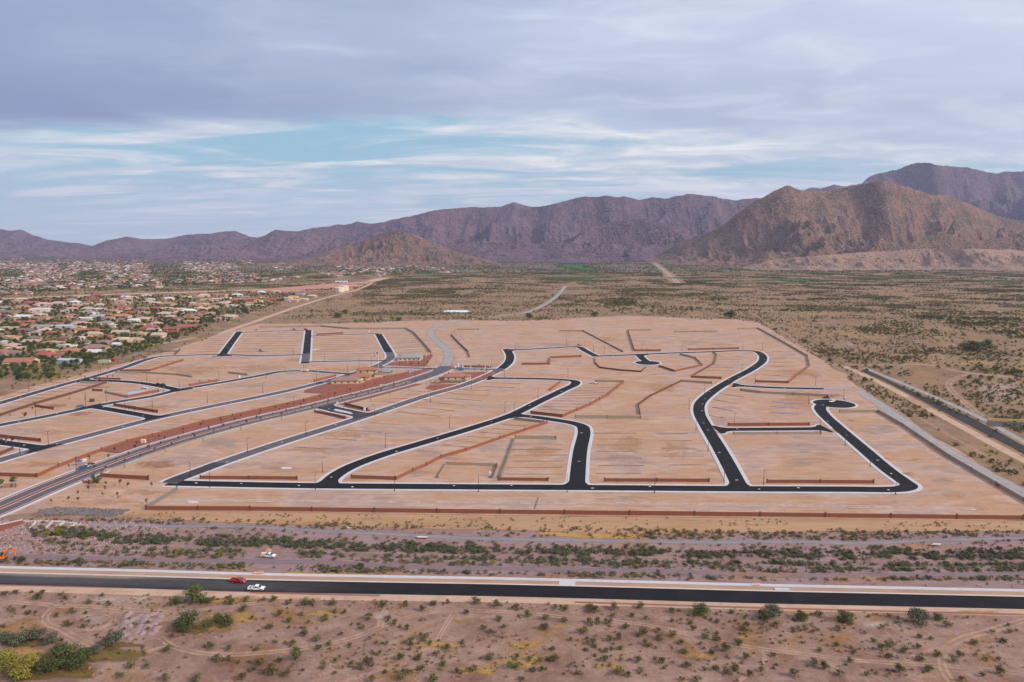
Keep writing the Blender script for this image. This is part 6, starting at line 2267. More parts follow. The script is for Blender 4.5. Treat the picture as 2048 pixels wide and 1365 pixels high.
# bench-like entry monuments
for i, (px, py, lab) in enumerate(((180, 968, 'small pavilion with a dark roof and red planter right of the boulevard'), (28, 975, 'small pavilion with a dark roof and red planter left of the boulevard'))):
    x, y = at(px, py)
    r = thing('entry_monument', lab, 'monument', (x, y, 0.03), -0.5 if i == 0 else 0.1)
    MB().box(-1.2, 1.2, -1.0, 1.0, 2.4, 2.7, top=(0.85, 0.85)).build('roof', ROOFS['grey'], r)
    for sx in (-0.9, 0.9):
        MB().box(sx - 0.25, sx + 0.25, -0.3, 0.3, 0, 2.4).build('pier', M_wred, r)
    MB().box(-6.5, -1.3, -0.25, 0.25, 0, 0.9).build('planter_wall', M_wred, r)
    MB().box(-5.5, -2.0, -0.3, -0.251, 0.2, 0.7).build('sign_panel', M_wood, r)

# ================================================================== plants
def leafy(name, c1, c2, rnd=0.22):
    m, nt, n, l, p = _mat(name)
    oi = n.new('ShaderNodeObjectInfo')
    geo = n.new('ShaderNodeNewGeometry')
    t = n.new('ShaderNodeTexNoise')
    t.inputs['Scale'].default_value = 1.1
    t.inputs['Detail'].default_value = 3
    l.new(geo.outputs['Position'], t.inputs['Vector'])
    r = n.new('ShaderNodeValToRGB')
    r.color_ramp.elements[0].position, r.color_ramp.elements[1].position = 0.34, 0.68
    r.color_ramp.elements[0].color, r.color_ramp.elements[1].color = (*c1, 1), (*c2, 1)
    l.new(t.outputs['Fac'], r.inputs[0])
    mr = n.new('ShaderNodeMapRange')
    mr.inputs['To Min'].default_value, mr.inputs['To Max'].default_value = 1 - rnd, 1 + rnd
    l.new(oi.outputs['Random'], mr.inputs['Value'])
    hs = n.new('ShaderNodeHueSaturation')
    l.new(mr.outputs[0], hs.inputs['Value'])
    l.new(r.outputs[0], hs.inputs['Color'])
    l.new(hs.outputs[0], p.inputs['Base Color'])
    p.inputs['Roughness'].default_value = 0.8
    p.inputs['Specular IOR Level'].default_value = 0.15
    MATS[name] = m
    return m


L_creo = leafy('creosote_leaf', (0.070, 0.065, 0.020), (0.155, 0.132, 0.046))
L_mesq = leafy('mesquite_leaf', (0.050, 0.064, 0.020), (0.110, 0.122, 0.038))
L_grey = leafy('grey_green_leaf', (0.065, 0.072, 0.045), (0.115, 0.118, 0.072))
L_palo = leafy('palo_verde_leaf', (0.135, 0.130, 0.022), (0.270, 0.220, 0.040))
L_broom = leafy('broom_leaf', (0.062, 0.068, 0.034), (0.145, 0.145, 0.080))
L_britt = leafy('brittle_leaf', (0.150, 0.098, 0.038), (0.255, 0.170, 0.070))
L_gold = leafy('gold_grass', (0.300, 0.170, 0.050), (0.420, 0.260, 0.095))
L_olive = leafy('olive_leaf', (0.085, 0.080, 0.028), (0.150, 0.135, 0.050))
L_yard = leafy('yard_tree_leaf', (0.032, 0.055, 0.016), (0.080, 0.110, 0.032))
L_young = leafy('young_tree_leaf', (0.026, 0.040, 0.016), (0.060, 0.075, 0.028))
M_bark = plain('bark', (0.095, 0.068, 0.048), 0.9, 0.2, 2.0)
M_twig = plain('twig', (0.130, 0.100, 0.075), 0.9, 0.2, 2.0)


def leaf_cloud(name, mat, n, rx, rz, z0, leaf, seed, clumps=9, flat_bottom=0.25, vase=0.0):
    """many small leaves gathered in clumps through an uneven crown"""
    r = random.Random(seed)
    V, F = [], []
    cl = []
    for _ in range(clumps):
        a, q = r.uniform(0, 2 * math.pi), r.random() ** 0.55
        zz = r.uniform(-flat_bottom, 1.0)
        k = math.sqrt(max(0.0, 1 - (max(zz, 0)) ** 2)) * (1 if zz > 0 else 0.85)
        cl.append((math.cos(a) * q * rx * 0.72 * k, math.sin(a) * q * rx * 0.72 * k, z0 + zz * rz * 0.75, r.uniform(0.30, 0.52)))
    for i in range(n):
        c = cl[i % clumps]
        while True:
            d = Vector((r.gauss(0, 1), r.gauss(0, 1), r.gauss(0, 1)))
            if d.length > 0.1:
                break
        d = d.normalized() * (r.random() ** 0.4)
        p = Vector((c[0] + d.x * rx * c[3], c[1] + d.y * rx * c[3], c[2] + d.z * rz * c[3] * 0.95))
        if vase:
            f = 0.35 + 0.65 * min(1, max(0, (p.z - 0.1) / (z0 + rz)))
            p.x *= f
            p.y *= f
        p.z = max(p.z, 0.06)
        # leaf faces look mostly up and outward
        nn = (d + Vector((r.gauss(0, 0.5), r.gauss(0, 0.5), 0.6 + r.gauss(0, 0.4)))).normalized()
        s = nn.orthogonal().normalized()
        s.rotate(Matrix.Rotation(r.uniform(0, 6.28), 3, nn))
        t = nn.cross(s)
        e = leaf * r.uniform(0.6, 1.3)
        b = len(V)
        V += [tuple(p - s * e), tuple(p + t * e * 0.55), tuple(p + s * e), tuple(p - t * e * 0.55)]
        F.append((b, b + 1, b + 2, b + 3))
    me = mesh(name, V, F)
    me.materials.append(mat)
    return me


def stems(name, n, h, spread, r0, seed, mat=None):
    r = random.Random(seed)
    b = MB()
    for i in range(n):
        a = r.uniform(0, 6.28)
        q = r.uniform(0.4, 1) * spread
        m = (math.cos(a) * q * 0.4, math.sin(a) * q * 0.4, h * 0.5)
        e = (math.cos(a) * q, math.sin(a) * q, h * r.uniform(0.8, 1.0))
        b.tube((0, 0, -0.05), m, r0, r0 * 0.7, 4, caps=False).tube(m, e, r0 * 0.7, r0 * 0.3, 4, caps=False)
    me = b.me(name)
    me.materials.append(mat or M_twig)
    return me


def trunk(name, h, r0, limbs, spread, seed):
    r = random.Random(seed)
    b = MB()
    top = (r.uniform(-0.1, 0.1) * h, r.uniform(-0.1, 0.1) * h, h * 0.55)
    b.tube((0, 0, -0.1), top, r0, r0 * 0.65, 7)
    for i in range(limbs):
        a = 2 * math.pi * (i + r.uniform(-0.3, 0.3)) / limbs
        e = (top[0] + math.cos(a) * spread, top[1] + math.sin(a) * spread, h * r.uniform(0.8, 1.05))
        b.tube(top, e, r0 * 0.5, r0 * 0.15, 5)
    me = b.me(name)
    me.materials.append(M_bark)
    return me


NV = 5
CREO = [(leaf_cloud('foliage', L_creo, 420, 1.3, 0.75, 0.72, 0.13, 100 + i, 14, 0.5), stems('stem', 9, 1.3, 0.8, 0.03, 100 + i)) for i in range(NV)]
OLIV = [(leaf_cloud('foliage', L_olive, 260, 1.2, 0.7, 0.6, 0.14, 130 + i, 10, 0.4), stems('stem', 7, 1.0, 0.8, 0.03, 130 + i)) for i in range(3)]
BROOM = [(leaf_cloud('foliage', L_broom, 260, 1.3, 0.85, 0.62, 0.16, 200 + i, 11, 0.4), stems('stem', 6, 1.0, 0.8, 0.03, 200 + i)) for i in range(NV)]
BRITT = [(leaf_cloud('foliage', L_britt, 220, 1.1, 0.62, 0.42, 0.13, 230 + i, 10, 0.4), stems('stem', 5, 0.7, 0.7, 0.02, 230 + i)) for i in range(NV)]
GREYB = [(leaf_cloud('foliage', L_grey, 240, 1.2, 0.75, 0.55, 0.14, 260 + i, 10, 0.4), stems('stem', 5, 0.8, 0.7, 0.02, 260 + i)) for i in range(3)]
MESQ = [(leaf_cloud('crown', L_mesq, 1500, 3.0, 1.9, 1.9, 0.20, 300 + i, 26, 0.75), trunk('trunk', 3.0, 0.16, 5, 1.5, 300 + i)) for i in range(3)]
MESQG = [(leaf_cloud('crown', L_grey, 1300, 3.0, 1.7, 1.7, 0.20, 320 + i, 24, 0.75), trunk('trunk', 2.8, 0.15, 5, 1.5, 320 + i)) for i in range(2)]
PALO = [(leaf_cloud('crown', L_palo, 1200, 2.8, 1.8, 2.0, 0.19, 340 + i, 24, 0.7), trunk('trunk', 3.0, 0.14, 5, 1.4, 340 + i)) for i in range(3)]
YARD = [(leaf_cloud('crown', L_yard, 700, 3.2, 2.3, 3.3, 0.34, 360 + i, 18, 0.6), trunk('trunk', 4.2, 0.2, 5, 1.5, 360 + i)) for i in range(4)]
YOUNG = [(leaf_cloud('crown', L_young, 240, 0.95, 1.05, 2.1, 0.15, 400 + i, 9, 0.8), trunk('trunk', 2.3, 0.06, 4, 0.5, 400 + i)) for i in range(4)]


def plant(name, protos, parts, x, y, s, label, cat, group, rnd, sz=1.0):
    i = rnd.randrange(len(protos))
    r = thing(name, label, cat, (x, y, h1(x, y) + 0.03), rnd.uniform(0, 6.28), group)
    s *= rnd.uniform(0.92, 1.08)
    r.scale = (s, s, s * sz)
    for nm, me in zip(parts, protos[i]):
        link(nm, me, parent=r)
    return r


# --- creosote bushes of the foreground
Z1 = [(20, 135), (65, 130), (170, 130), (150, 150), (245, 135), (262, 150), (355, 168), (410, 138), (433, 178), (100, 185), (50, 200), (115, 210), (230, 220), (285, 208), (342, 210), (268, 260), (337, 265), (15, 262), (865, 398), (920, 395), (1092, 450), (1182, 392), (1185, 360), (1275, 350), (1318, 335), (1398, 340), (1480, 310), (1548, 330), (1170, 335), (1155, 243), (1080, 268), (1010, 230), (975, 195), (925, 172), (915, 150), (985, 157), (1055, 155), (1095, 157), (1150, 172), (1220, 170), (1245, 170), (1330, 172), (1535, 178), (1625, 177), (1690, 195), (1735, 175), (1790, 167), (1905, 167), (1985, 180), (1865, 208), (1475, 228), (1555, 235), (1447, 270), (1365, 293), (1580, 253), (1685, 237), (1630, 272), (1380, 205), (1300, 232), (1340, 203), (1235, 245), (1205, 215), (1120, 215), (840, 347), (917, 353), (1025, 355), (675, 358), (690, 300), (525, 423), (480, 463), (665, 475), (785, 477), (970, 475), (1040, 410), (1017, 432), (1290, 428), (1343, 400), (1120, 400), (1150, 455), (1602, 390), (1675, 390), (1690, 428), (1630, 447), (1770, 418), (1640, 330), (1720, 328), (1695, 308), (1745, 378), (1790, 350), (1850, 327), (1962, 285), (1935, 270), (2015, 265), (1995, 235), (1955, 390), (2040, 425), (1890, 440), (1830, 445), (1520, 370), (1410, 410), (1440, 430), (1475, 415), (1490, 478), (1605, 470), (1735, 480), (840, 160), (690, 175), (585, 425), (1265, 318), (1215, 300)]
Z2 = [(15, 192), (65, 220), (135, 230), (210, 240), (175, 185), (215, 195), (310, 190), (330, 205), (412, 190), (515, 185), (480, 220), (537, 232), (405, 222), (640, 240), (640, 200), (712, 250), (725, 273), (878, 207), (925, 272), (1060, 257), (820, 245), (1150, 225), (1230, 217), (1330, 238), (1508, 220), (1700, 228), (1735, 260), (1480, 265), (1300, 275), (1205, 285), (1170, 275), (1985, 258), (1990, 285), (1920, 287), (1965, 325), (1850, 330), (1675, 312), (1625, 345), (1630, 393), (1510, 340), (1570, 362), (1630, 305), (1445, 322), (1300, 340), (1230, 360), (1370, 362), (1510, 385), (1250, 428), (1310, 453), (1550, 440), (1670, 435), (1700, 378), (1765, 402), (1950, 447), (1880, 460), (1800, 480), (1790, 380), (1945, 395), (1895, 395), (1045, 378), (935, 388), (905, 333), (815, 315), (770, 307), (645, 297), (593, 310), (525, 290), (455, 267), (585, 280), (345, 245), (385, 247), (305, 243), (675, 330), (690, 365), (755, 333), (550, 340), (535, 330), (505, 300), (430, 310), (435, 350), (375, 360), (300, 315), (235, 315), (130, 270), (160, 355), (285, 285), (600, 410), (610, 430), (515, 440), (462, 458), (425, 450), (265, 450), (370, 397), (435, 397), (505, 400), (700, 425), (770, 435), (815, 435), (860, 450), (890, 430), (995, 440), (950, 455), (800, 370), (855, 355), (680, 475), (740, 480), (900, 480), (110, 400), (70, 395), (20, 425), (20, 385), (120, 435), (85, 440), (40, 475), (170, 398), (320, 333), (390, 315), (1480, 355), (1420, 455), (1350, 400), (1130, 460), (1210, 410)]
BIGC = {(1092, 450): 1.5, (865, 398): 1.2, (905, 333): 1.35, (1182, 392): 1.3, (675, 312): 1.3, (1318, 335): 1.1, (1535, 178): 1.2, (1625, 177): 1.25, (1985, 180): 1.4, (760, 205): 1.4}
allc = sorted([(x / 2, 1120 + y / 2, BIGC.get((x, y), 1.0)) for x, y in Z1] + [(1024 + x / 2, 1120 + y / 2, BIGC.get((x, y), 1.0)) for x, y in Z2], key=lambda q: (q[1]))
pr = random.Random(21)
# label by strip and by count along it
strips = [(0, 1216, 'nearest the black road'), (1216, 1240, 'in the second strip below the road'), (1240, 1268, 'around the curving dirt track'), (1268, 1300, 'in the open ground below the track'), (1300, 1330, 'near the bottom of the picture'), (1330, 1500, 'on the bottom edge')]
for lo, hi, ph in strips:
    row = sorted([c for c in allc if lo <= c[1] < hi])
    for i, (px, py, s) in enumerate(row):
        x, y = at(px, py + 4)
        olive = pr.random() < 0.22
        plant('creosote_bush' if not olive else 'desert_bush', OLIV if olive else CREO, ('foliage', 'stem'), x, y, s * pr.uniform(0.75, 1.55) * (1.05 if not olive else 0.95), '%s bush %s, %s from the left' % ('dark green creosote' if not olive else 'dull olive low', ph, ordn(i)), 'bush', 'bushes of the foreground desert', pr)

# --- larger trees near the road
for px, py, w, kind, lab in [(392, 1203, 46, 'm', 'tall rounded mesquite tree beside the road below the pickups'), (352, 1209, 18, 'm', 'low dark bush clump left of the roadside mesquite'), (415, 1206, 16, 'm', 'dark bush tucked right of the roadside mesquite'), (375, 1256, 52, 'm', 'broad bright mesquite below the grey gravel spot'), (412, 1258, 26, 'm', 'dark mesquite right of the broad bright one'), (450, 1254, 34, 'm', 'low dark mesquite at the right end of the cluster'), (436, 1242, 22, 'm', 'smaller mesquite above the cluster near the track'), (226, 1290, 42, 'g', 'grey-green mesquite left of the gravel mounds'), (132, 1330, 56, 'm', 'large green mesquite in the olive hollow'), (152, 1338, 40, 'm', 'drooping mesquite joined to the large green one'), (20, 1352, 60, 'p', 'yellow-green palo verde in the bottom left corner'), (45, 1362, 44, 'p', 'second yellow-green palo verde in the bottom left corner'), (10, 1285, 36, 'g', 'grey mesquite at the left edge below the track'), (40, 1288, 40, 'g', 'grey mesquite second from the left edge'), (72, 1280, 40, 'g', 'grey mesquite third from the left edge'), (104, 1286, 34, 'g', 'grey mesquite fourth from the left edge'), (1546, 1234, 40, 'g', 'tall feathery mesquite beside the road right of centre'), (1528, 1238, 26, 'm', 'low bush at the left foot of the feathery mesquite'), (1602, 1240, 26, 'm', 'dark bush right of the feathery mesquite'), (1403, 1230, 34, 'm', 'wide dark mesquite left of the feathery one'), (1836, 1247, 48, 'g', 'spreading grey mesquite beside the road at the right'), (1875, 1240, 20, 'm', 'small dark bush right of the spreading grey mesquite'), (1690, 1244, 34, 'm', 'low spreading bush between the roadside mesquites'), (168, 1322, 40, 'm', 'green mesquite right of the large one in the olive hollow'), (95, 1345, 40, 'm', 'dark green mesquite right of the corner palo verdes'), (188, 1308, 26, 'g', 'grey-green bush above the olive hollow'), (62, 1335, 36, 'p', 'yellow-green tree above the corner palo verdes'), (8, 1330, 40, 'p', 'yellow-green tree on the left edge above the corner'), (120, 1308, 34, 'm', 'green mesquite behind the large one in the hollow')]:
    x, y = at(px, py)
    proto = {'m': MESQ, 'g': MESQG, 'p': PALO}[kind]
    s = w / ppm(py) / 5.0
    plant('mesquite_tree' if kind != 'p' else 'palo_verde_tree', proto, ('crown', 'trunk'), x, y, s, lab, 'tree', 'trees of the foreground desert', pr, 0.95)
for px, py, w, kind, lab in [(117, 1070, 30, 'p', 'round yellow palo verde beside the culvert'), (93, 1074, 20, 'p', 'smaller yellow palo verde left of the round one'), (170, 1074, 26, 'm', 'bright green tree right of the yellow palo verde'), (43, 1125, 24, 'm', 'feathery green tree beside the excavator bucket'), (160, 1126, 20, 'm', 'feathery green bush on the verge right of the excavator'), (440, 1113, 20, 'p', 'yellow-green tree left of the work truck'), (722, 1137, 18, 'm', 'bright green bush on the verge right of the work truck'), (985, 1130, 20, 'p', 'bright green tree in the wash near its middle'), (356, 1107, 16, 'p', 'light green bush on the lower wash path'), (947, 1130, 11, 'm', 'slim dark bush left of the bright green wash tree'), (1548, 1128, 20, 'm', 'dark green tree in the wash right of centre'), (1700, 1110, 18, 'm', 'dark rounded tree on the pink wash slope')]:
    x, y = at(px, py)
    plant('wash_tree', {'m': MESQ, 'g': MESQG, 'p': PALO}[kind], ('crown', 'trunk'), x, y, w / ppm(py) / 6.0, lab, 'tree', 'trees along the wash', pr, 0.9)

# --- bushes of the wash
NW = 13000
wpx, wpy = RNG.uniform(-20, 2068, NW), RNG.uniform(1040, 1162, NW)
WQ = GV(wpx, wpy)
wd = pl_dist(WQ, WASH)
wside = WQ[:, 1] - np.interp(WQ[:, 0], WASH[:, 0], WASH[:, 1])
wn1 = fbm(WQ[:, 0] * 0.05, WQ[:, 1] * 0.12, 3, 4)
wn2 = fbm(WQ[:, 0] * 0.025 + 40, WQ[:, 1] * 0.06, 3, 6)
wash_pts = []
for i in range(NW):
    px, py, d, side, n, n2 = wpx[i], wpy[i], wd[i], wside[i], wn1[i], wn2[i]
    if (px < 60 and py < 1110) or (490 < px < 600 and 1100 < py < 1150) or abs(side) < 1.0:
        continue
    if d < 6.5:
        prob, kind = (0.80 if n > 0.40 else 0.22) * (0.45 if abs(side) < 2.4 else 1.0), ('broom' if pr.random() < 0.72 else 'grey' if pr.random() < 0.6 else 'britt')
    elif d < 9.5:
        prob, kind = (0.55 if n > 0.5 else 0.14), 'broom' if pr.random() < 0.4 else 'britt'
    elif side > 0:
        prob, kind = 0.07, 'britt' if pr.random() < 0.75 else 'grey'
        if 15 < d < 25:
            prob = 0.6 if n2 > 0.45 else 0.16
        if d > 27:
            prob = 0.0
    else:
        prob, kind = (0.75 if n2 > 0.47 else 0.22), 'britt' if pr.random() < 0.65 else ('grey' if pr.random() < 0.6 else 'broom')
    if pr.random() > prob:
        continue
    wash_pts.append([WQ[i, 0], WQ[i, 1], kind, pr.uniform(0.5, 1.25) * (1.15 if kind == 'broom' else 0.95), px, py])
# keep clear of the paths and of the road's verge
keep = []
PATHS = [spline([G(*p) for p in q], 6) for q in ([(180, 1050), (350, 1053), (500, 1054), (650, 1063), (800, 1070), (950, 1077), (1150, 1081), (1400, 1085), (1600, 1084), (1720, 1087), (1850, 1082), (2000, 1078), (2200, 1074)], [(-60, 1113), (100, 1114), (260, 1119), (420, 1123), (560, 1124), (700, 1128), (900, 1137), (1100, 1139), (1350, 1144), (1550, 1152), (1750, 1151), (2048, 1148), (2300, 1144)])]
A_ = np.array([w[:2] for w in wash_pts])
okm = (pl_dist(A_, PATHS[0]) > 2.0) & (pl_dist(A_, PATHS[1]) > 2.6) & (pl_dist(A_, FC) > 12.0)
wash_pts = [w for w, k in zip(wash_pts, okm) if k]
wash_pts.sort(key=lambda w: -w[3] * ppm(w[5]))
PROT = dict(broom=BROOM, britt=BRITT, grey=GREYB)
ZONES = [(-999, 300, 'right of the culvert'), (300, 495, 'left of the work truck'), (495, 700, 'around the work truck'), (700, 900, 'right of the work truck'), (900, 1120, 'left of the picture middle'), (1120, 1320, 'above the driveway apron'), (1320, 1520, 'left of the orange barricade'), (1520, 1740, 'right of the orange barricade'), (1740, 1900, 'by the right concrete crossing'), (1900, 3000, 'at the right edge')]
NAMES = dict(broom=('desert_broom', 'dark green wash broom'), britt=('brittlebush', 'round golden-brown wash bush'), grey=('saltbush', 'pale grey-green wash bush'))
cnt = dict(broom=0, britt=0, grey=0)
rest_wash, zone_rows = [], {}
for w in wash_pts:
    if cnt[w[2]] < (290 if w[2] != 'grey' else 160):
        cnt[w[2]] += 1
        ph = next(z[2] for z in ZONES if z[0] <= w[4] < z[1])
        zone_rows.setdefault((w[2], ph), []).append(w)
    else:
        rest_wash.append(w)
for (kind, ph), row in zone_rows.items():
    row.sort(key=lambda w: w[4])
    for i, w in enumerate(row):
        plant(NAMES[kind][0], PROT[kind], ('foliage', 'stem'), w[0], w[1], w[3], '%s %s, %s from left' % (NAMES[kind][1], ph, ordn(i)), 'bush', 'bushes along the wash', pr, pr.uniform(0.6, 0.95))

# --- young trees along the boulevard
def young(px_pts, phrase, s=1.0):
    for i, p in enumerate(px_pts):
        plant('young_tree', YOUNG, ('crown', 'trunk'), p[0], p[1], s * pr.uniform(0.8, 1.2), 'small young tree %s, %s from the left' % (phrase, ordn(i)), 'tree', 'young street trees', pr)


def along(off, a, b, step):
    C = BC
    s = np.concatenate([[0], np.cumsum(np.linalg.norm(np.diff(C, axis=0), axis=1))])
    j0, j1 = int(np.argmin(np.linalg.norm(C - G(*a), axis=1))), int(np.argmin(np.linalg.norm(C - G(*b), axis=1)))
    out, q = [], s[j0]
    Nn = normals(C)
    while q < s[j1]:
        j = int(np.searchsorted(s, q))
        out.append(C[j] + Nn[j] * (off + pr.uniform(-0.3, 0.3)))
        q += step * pr.uniform(0.8, 1.2)
    return out


young(along(0, (190, 940), (815, 766), 13), 'in the boulevard median', 0.95)
young(along(-7.5, (190, 940), (860, 755), 15), 'on the south strip of the boulevard', 1.0)
young(along(7.5, (230, 922), (640, 808), 18), 'on the north strip of the boulevard', 0.95)
young(along(15, (160, 940), (800, 768), 16), 'on the red gravel bank below the long wall', 1.0)
young([at(*p) for p in ((690, 813), (702, 816), (726, 821), (640, 823), (662, 828), (870, 768), (880, 762), (890, 756), (897, 751))], 'by the entry drive and the right model home', 1.1)
young([at(*p) for p in ((922, 737), (932, 737), (949, 744), (946, 735), (963, 746), (973, 746), (958, 736), (800, 733), (822, 733), (837, 733), (855, 730))], 'along the model home street', 1.1)
young([at(*p) for p in ((103, 1009), (137, 1005), (157, 993), (157, 1007), (177, 984), (206, 995), (211, 983), (211, 973), (235, 996), (240, 973), (256, 978), (294, 1009), (303, 976))], 'on the dirt left of the front street corner', 1.05)
young([at(*p) for p in ((20, 836), (45, 832), (65, 822), (85, 822), (170, 760), (200, 764), (222, 768), (244, 820), (258, 822), (270, 826), (216, 758), (226, 757), (400, 768), (418, 766))], 'beside the western streets', 1.0)
young([at(*p) for p in ((3, 888), (12, 887), (25, 889))], 'at the left edge by the link street', 1.3)
for px, py, s, lab in ((188, 966, 1.5, 'leafy green tree at the pavilion, upper left of the clump'), (199, 967, 1.4, 'leafy green tree at the pavilion, right of the clump'), (191, 974, 1.5, 'leafy green tree at the pavilion, front of the clump'), (27, 972, 1.5, 'leafy green tree behind the left pavilion'), (2, 977, 1.5, 'leafy green tree at the left edge by the boulevard'), (50, 837, 1.4, 'dark tree beside the long brown diagonal wall')):
    x, y = at(px, py)
    plant('young_tree', [(leaf_cloud('crown', L_mesq, 420, 1.5, 1.2, 2.1, 0.2, int(px) + 900, 12, 0.7), YOUNG[0][1])], ('crown', 'trunk'), x, y, s, lab, 'tree', 'trees at the entry', pr)
for px, py, lab in ((780, 765, 'first'), (720, 772, 'second'), (853, 712, 'third')):
    pass

# --- trees of the older neighbourhood
yr = random.Random(31)
NT = 16000
tpx, tpy = RNG.uniform(-30, 640, NT), RNG.uniform(586, 762, NT)
TQ = GV(tpx, tpy)
tn = fbm(tpx * 0.03, tpy * 0.07, 3, 12)
lim = np.where(tpx < 320, 800 - tpx * 0.31, 701 - (tpx - 320) * 0.36)
HA = np.array(HPOS)
tp = []
occ = set()
for i in range(NT):
    px, py = tpx[i], tpy[i]
    if py > lim[i] - 9 or py < 601 - px * 0.022 or (tn[i] < 0.47 and yr.random() < 0.7):
        continue
    x, y = TQ[i]
    if (np.abs(y - HA[:, 1] + 1) < 10).any() and ((np.abs(x - HA[:, 0]) < HA[:, 2] * 0.5 + 1.5) & (y > HA[:, 1] - 11) & (y < HA[:, 1] + 9)).any():
        continue
    cell = (int(x // 7), int(y // 10))
    if cell in occ:
        continue
    occ.add(cell)
    tp.append((px, py, x, y, yr.uniform(0.55, 1.25)))
tp.sort(key=lambda q: -q[4] * ppm(q[1]))
rows = [(706, 999, 'by the dirt bank'), (690, 706, 'in the second belt'), (676, 690, 'in the third belt'), (662, 676, 'in the fourth belt'), (646, 662, 'in the fifth belt'), (625, 646, 'in the sixth belt'), (0, 625, 'in the back belt')]
named = tp[:285]
for lo, hi, ph in rows:
    row = sorted([t for t in named if lo <= t[1] < hi])
    for i, (px, py, x, y, s) in enumerate(row):
        k = yr.random()
        pro, nm, d = (YARD, 'yard_tree', 'dark green yard tree') if k < 0.66 else (PALO, 'palo_verde_tree', 'yellow-green palo verde') if k < 0.82 else (MESQ, 'mesquite_tree', 'low mesquite')
        lab = '%s of the old neighbourhood %s, %s from left' % (d, ph, ordn(i))
        plant(nm, pro, ('crown', 'trunk'), x, y, s * (1.0 if k < 0.66 else 1.15), lab, 'tree', 'trees of the older neighbourhood', yr)
rest_yard = tp[285:]
# a few standing out in the open desert
for px, py, w, k, lab in [(1945, 703, 46, 'm', 'large dark green tree clump right in the open desert, left half'), (1972, 700, 40, 'm', 'large dark green tree clump in the open desert, right half'), (1925, 696, 24, 'p', 'yellow-green tree at the left of the dark desert clump'), (1610, 686, 16, 'm', 'round dark tree by the upper right perimeter wall'), (1645, 692, 20, 'p', 'yellow-green tree right of the perimeter wall'), (1660, 723, 12, 'm', 'small dark tree above the levee road'), (675, 636, 24, 'm', 'dark green tree clump above the far tan wall'), (690, 628, 18, 'm', 'second dark tree in the clump above the far tan wall'), (785, 641, 18, 'p', 'yellowish tree above the far tan wall, right part'), (798, 642, 16, 'm', 'dark tree right of the yellowish one by the tan wall'), (1190, 634, 22, 'm', 'dark bush clump at the far edge of the site'), (1058, 636, 18, 'm', 'dark bush left of the gravel road end'), (1460, 637, 30, 'm', 'green thicket at the upper right edge of the site'), (1830, 706, 18, 'p', 'pale green tree left of the bare desert track'), (1863, 704, 18, 'm', 'dark tree beside the bare desert track'), (100, 742, 26, 'p', 'yellow-green thicket at the foot of the dirt bank, right'), (72, 746, 28, 'p', 'yellow-green thicket at the foot of the dirt bank, left'), (55, 757, 24, 'm', 'dark thicket at the left foot of the dirt bank')]:
    x, y = at(px, py)
    plant('desert_tree', {'m': MESQ, 'p': PALO}[k], ('crown', 'trunk'), x, y, w / ppm(py) / 6.0, lab, 'tree', 'larger trees of the open desert', yr, 0.8)

# ------------------------------------------------------------------ uncountable scrub: one object each, plants set by geometry nodes
def protos(tag_, meshes):
    c = bpy.data.collections.new(tag_)
    for i, me in enumerate(meshes):
        o = bpy.data.objects.new('%s_%02d' % (tag_, i), me)
        c.objects.link(o)
    return c


def scatter(name, label, cat, P, sc, vi, coll):
    n = len(P)
    me = bpy.data.meshes.new(name)
    me.vertices.add(n)
    me.vertices.foreach_set('co', np.asarray(P, np.float32).ravel())
    for an, arr, ty in (('sc', sc, 'FLOAT'), ('vi', vi, 'INT'), ('rz', RNG.uniform(0, 6.28, n), 'FLOAT')):
        a = me.attributes.new(an, ty, 'POINT')
        a.data.foreach_set('value', np.asarray(arr, np.int32 if ty == 'INT' else np.float32))
    me.update()
    o = link(name, me)
    tag(o, label, cat, kind='stuff')
    ng = bpy.data.node_groups.new(name, 'GeometryNodeTree')
    ng.interface.new_socket('Geometry', in_out='INPUT', socket_type='NodeSocketGeometry')
    ng.interface.new_socket('Geometry', in_out='OUTPUT', socket_type='NodeSocketGeometry')
    N_, L_ = ng.nodes, ng.links
    gi, go = N_.new('NodeGroupInput'), N_.new('NodeGroupOutput')
    iop = N_.new('GeometryNodeInstanceOnPoints')
    ci = N_.new('GeometryNodeCollectionInfo')
    ci.inputs['Collection'].default_value = coll
    ci.inputs['Separate Children'].default_value = True
    ci.inputs['Reset Children'].default_value = True

    def attr(nm, ty):
        q = N_.new('GeometryNodeInputNamedAttribute')
        q.data_type = ty
        q.inputs['Name'].default_value = nm
        return q.outputs['Attribute']
    cx = N_.new('ShaderNodeCombineXYZ')
    L_.new(attr('rz', 'FLOAT'), cx.inputs[2])
    L_.new(gi.outputs[0], iop.inputs['Points'])
    L_.new(ci.outputs[0], iop.inputs['Instance'])
    iop.inputs['Pick Instance'].default_value = True
    L_.new(attr('vi', 'INT'), iop.inputs['Instance Index'])
    L_.new(cx.outputs[0], iop.inputs['Rotation'])
    L_.new(attr('sc', 'FLOAT'), iop.inputs['Scale'])
    L_.new(iop.outputs[0], go.inputs[0])
    md = o.modifiers.new('plants', 'NODES')
    md.node_group = ng
    return o


def in_poly(P, poly):
    x, y = P[:, 0], P[:, 1]
    m = np.zeros(len(P), bool)
    k = len(poly)
    for i in range(k):
        a, b = poly[i], poly[(i + 1) % k]
        c = (a[1] > y) != (b[1] > y)
        with np.errstate(divide='ignore', invalid='ignore'):
            xx = (b[0] - a[0]) * (y - a[1]) / (b[1] - a[1]) + a[0]
        m ^= c & (x < xx)
    return m


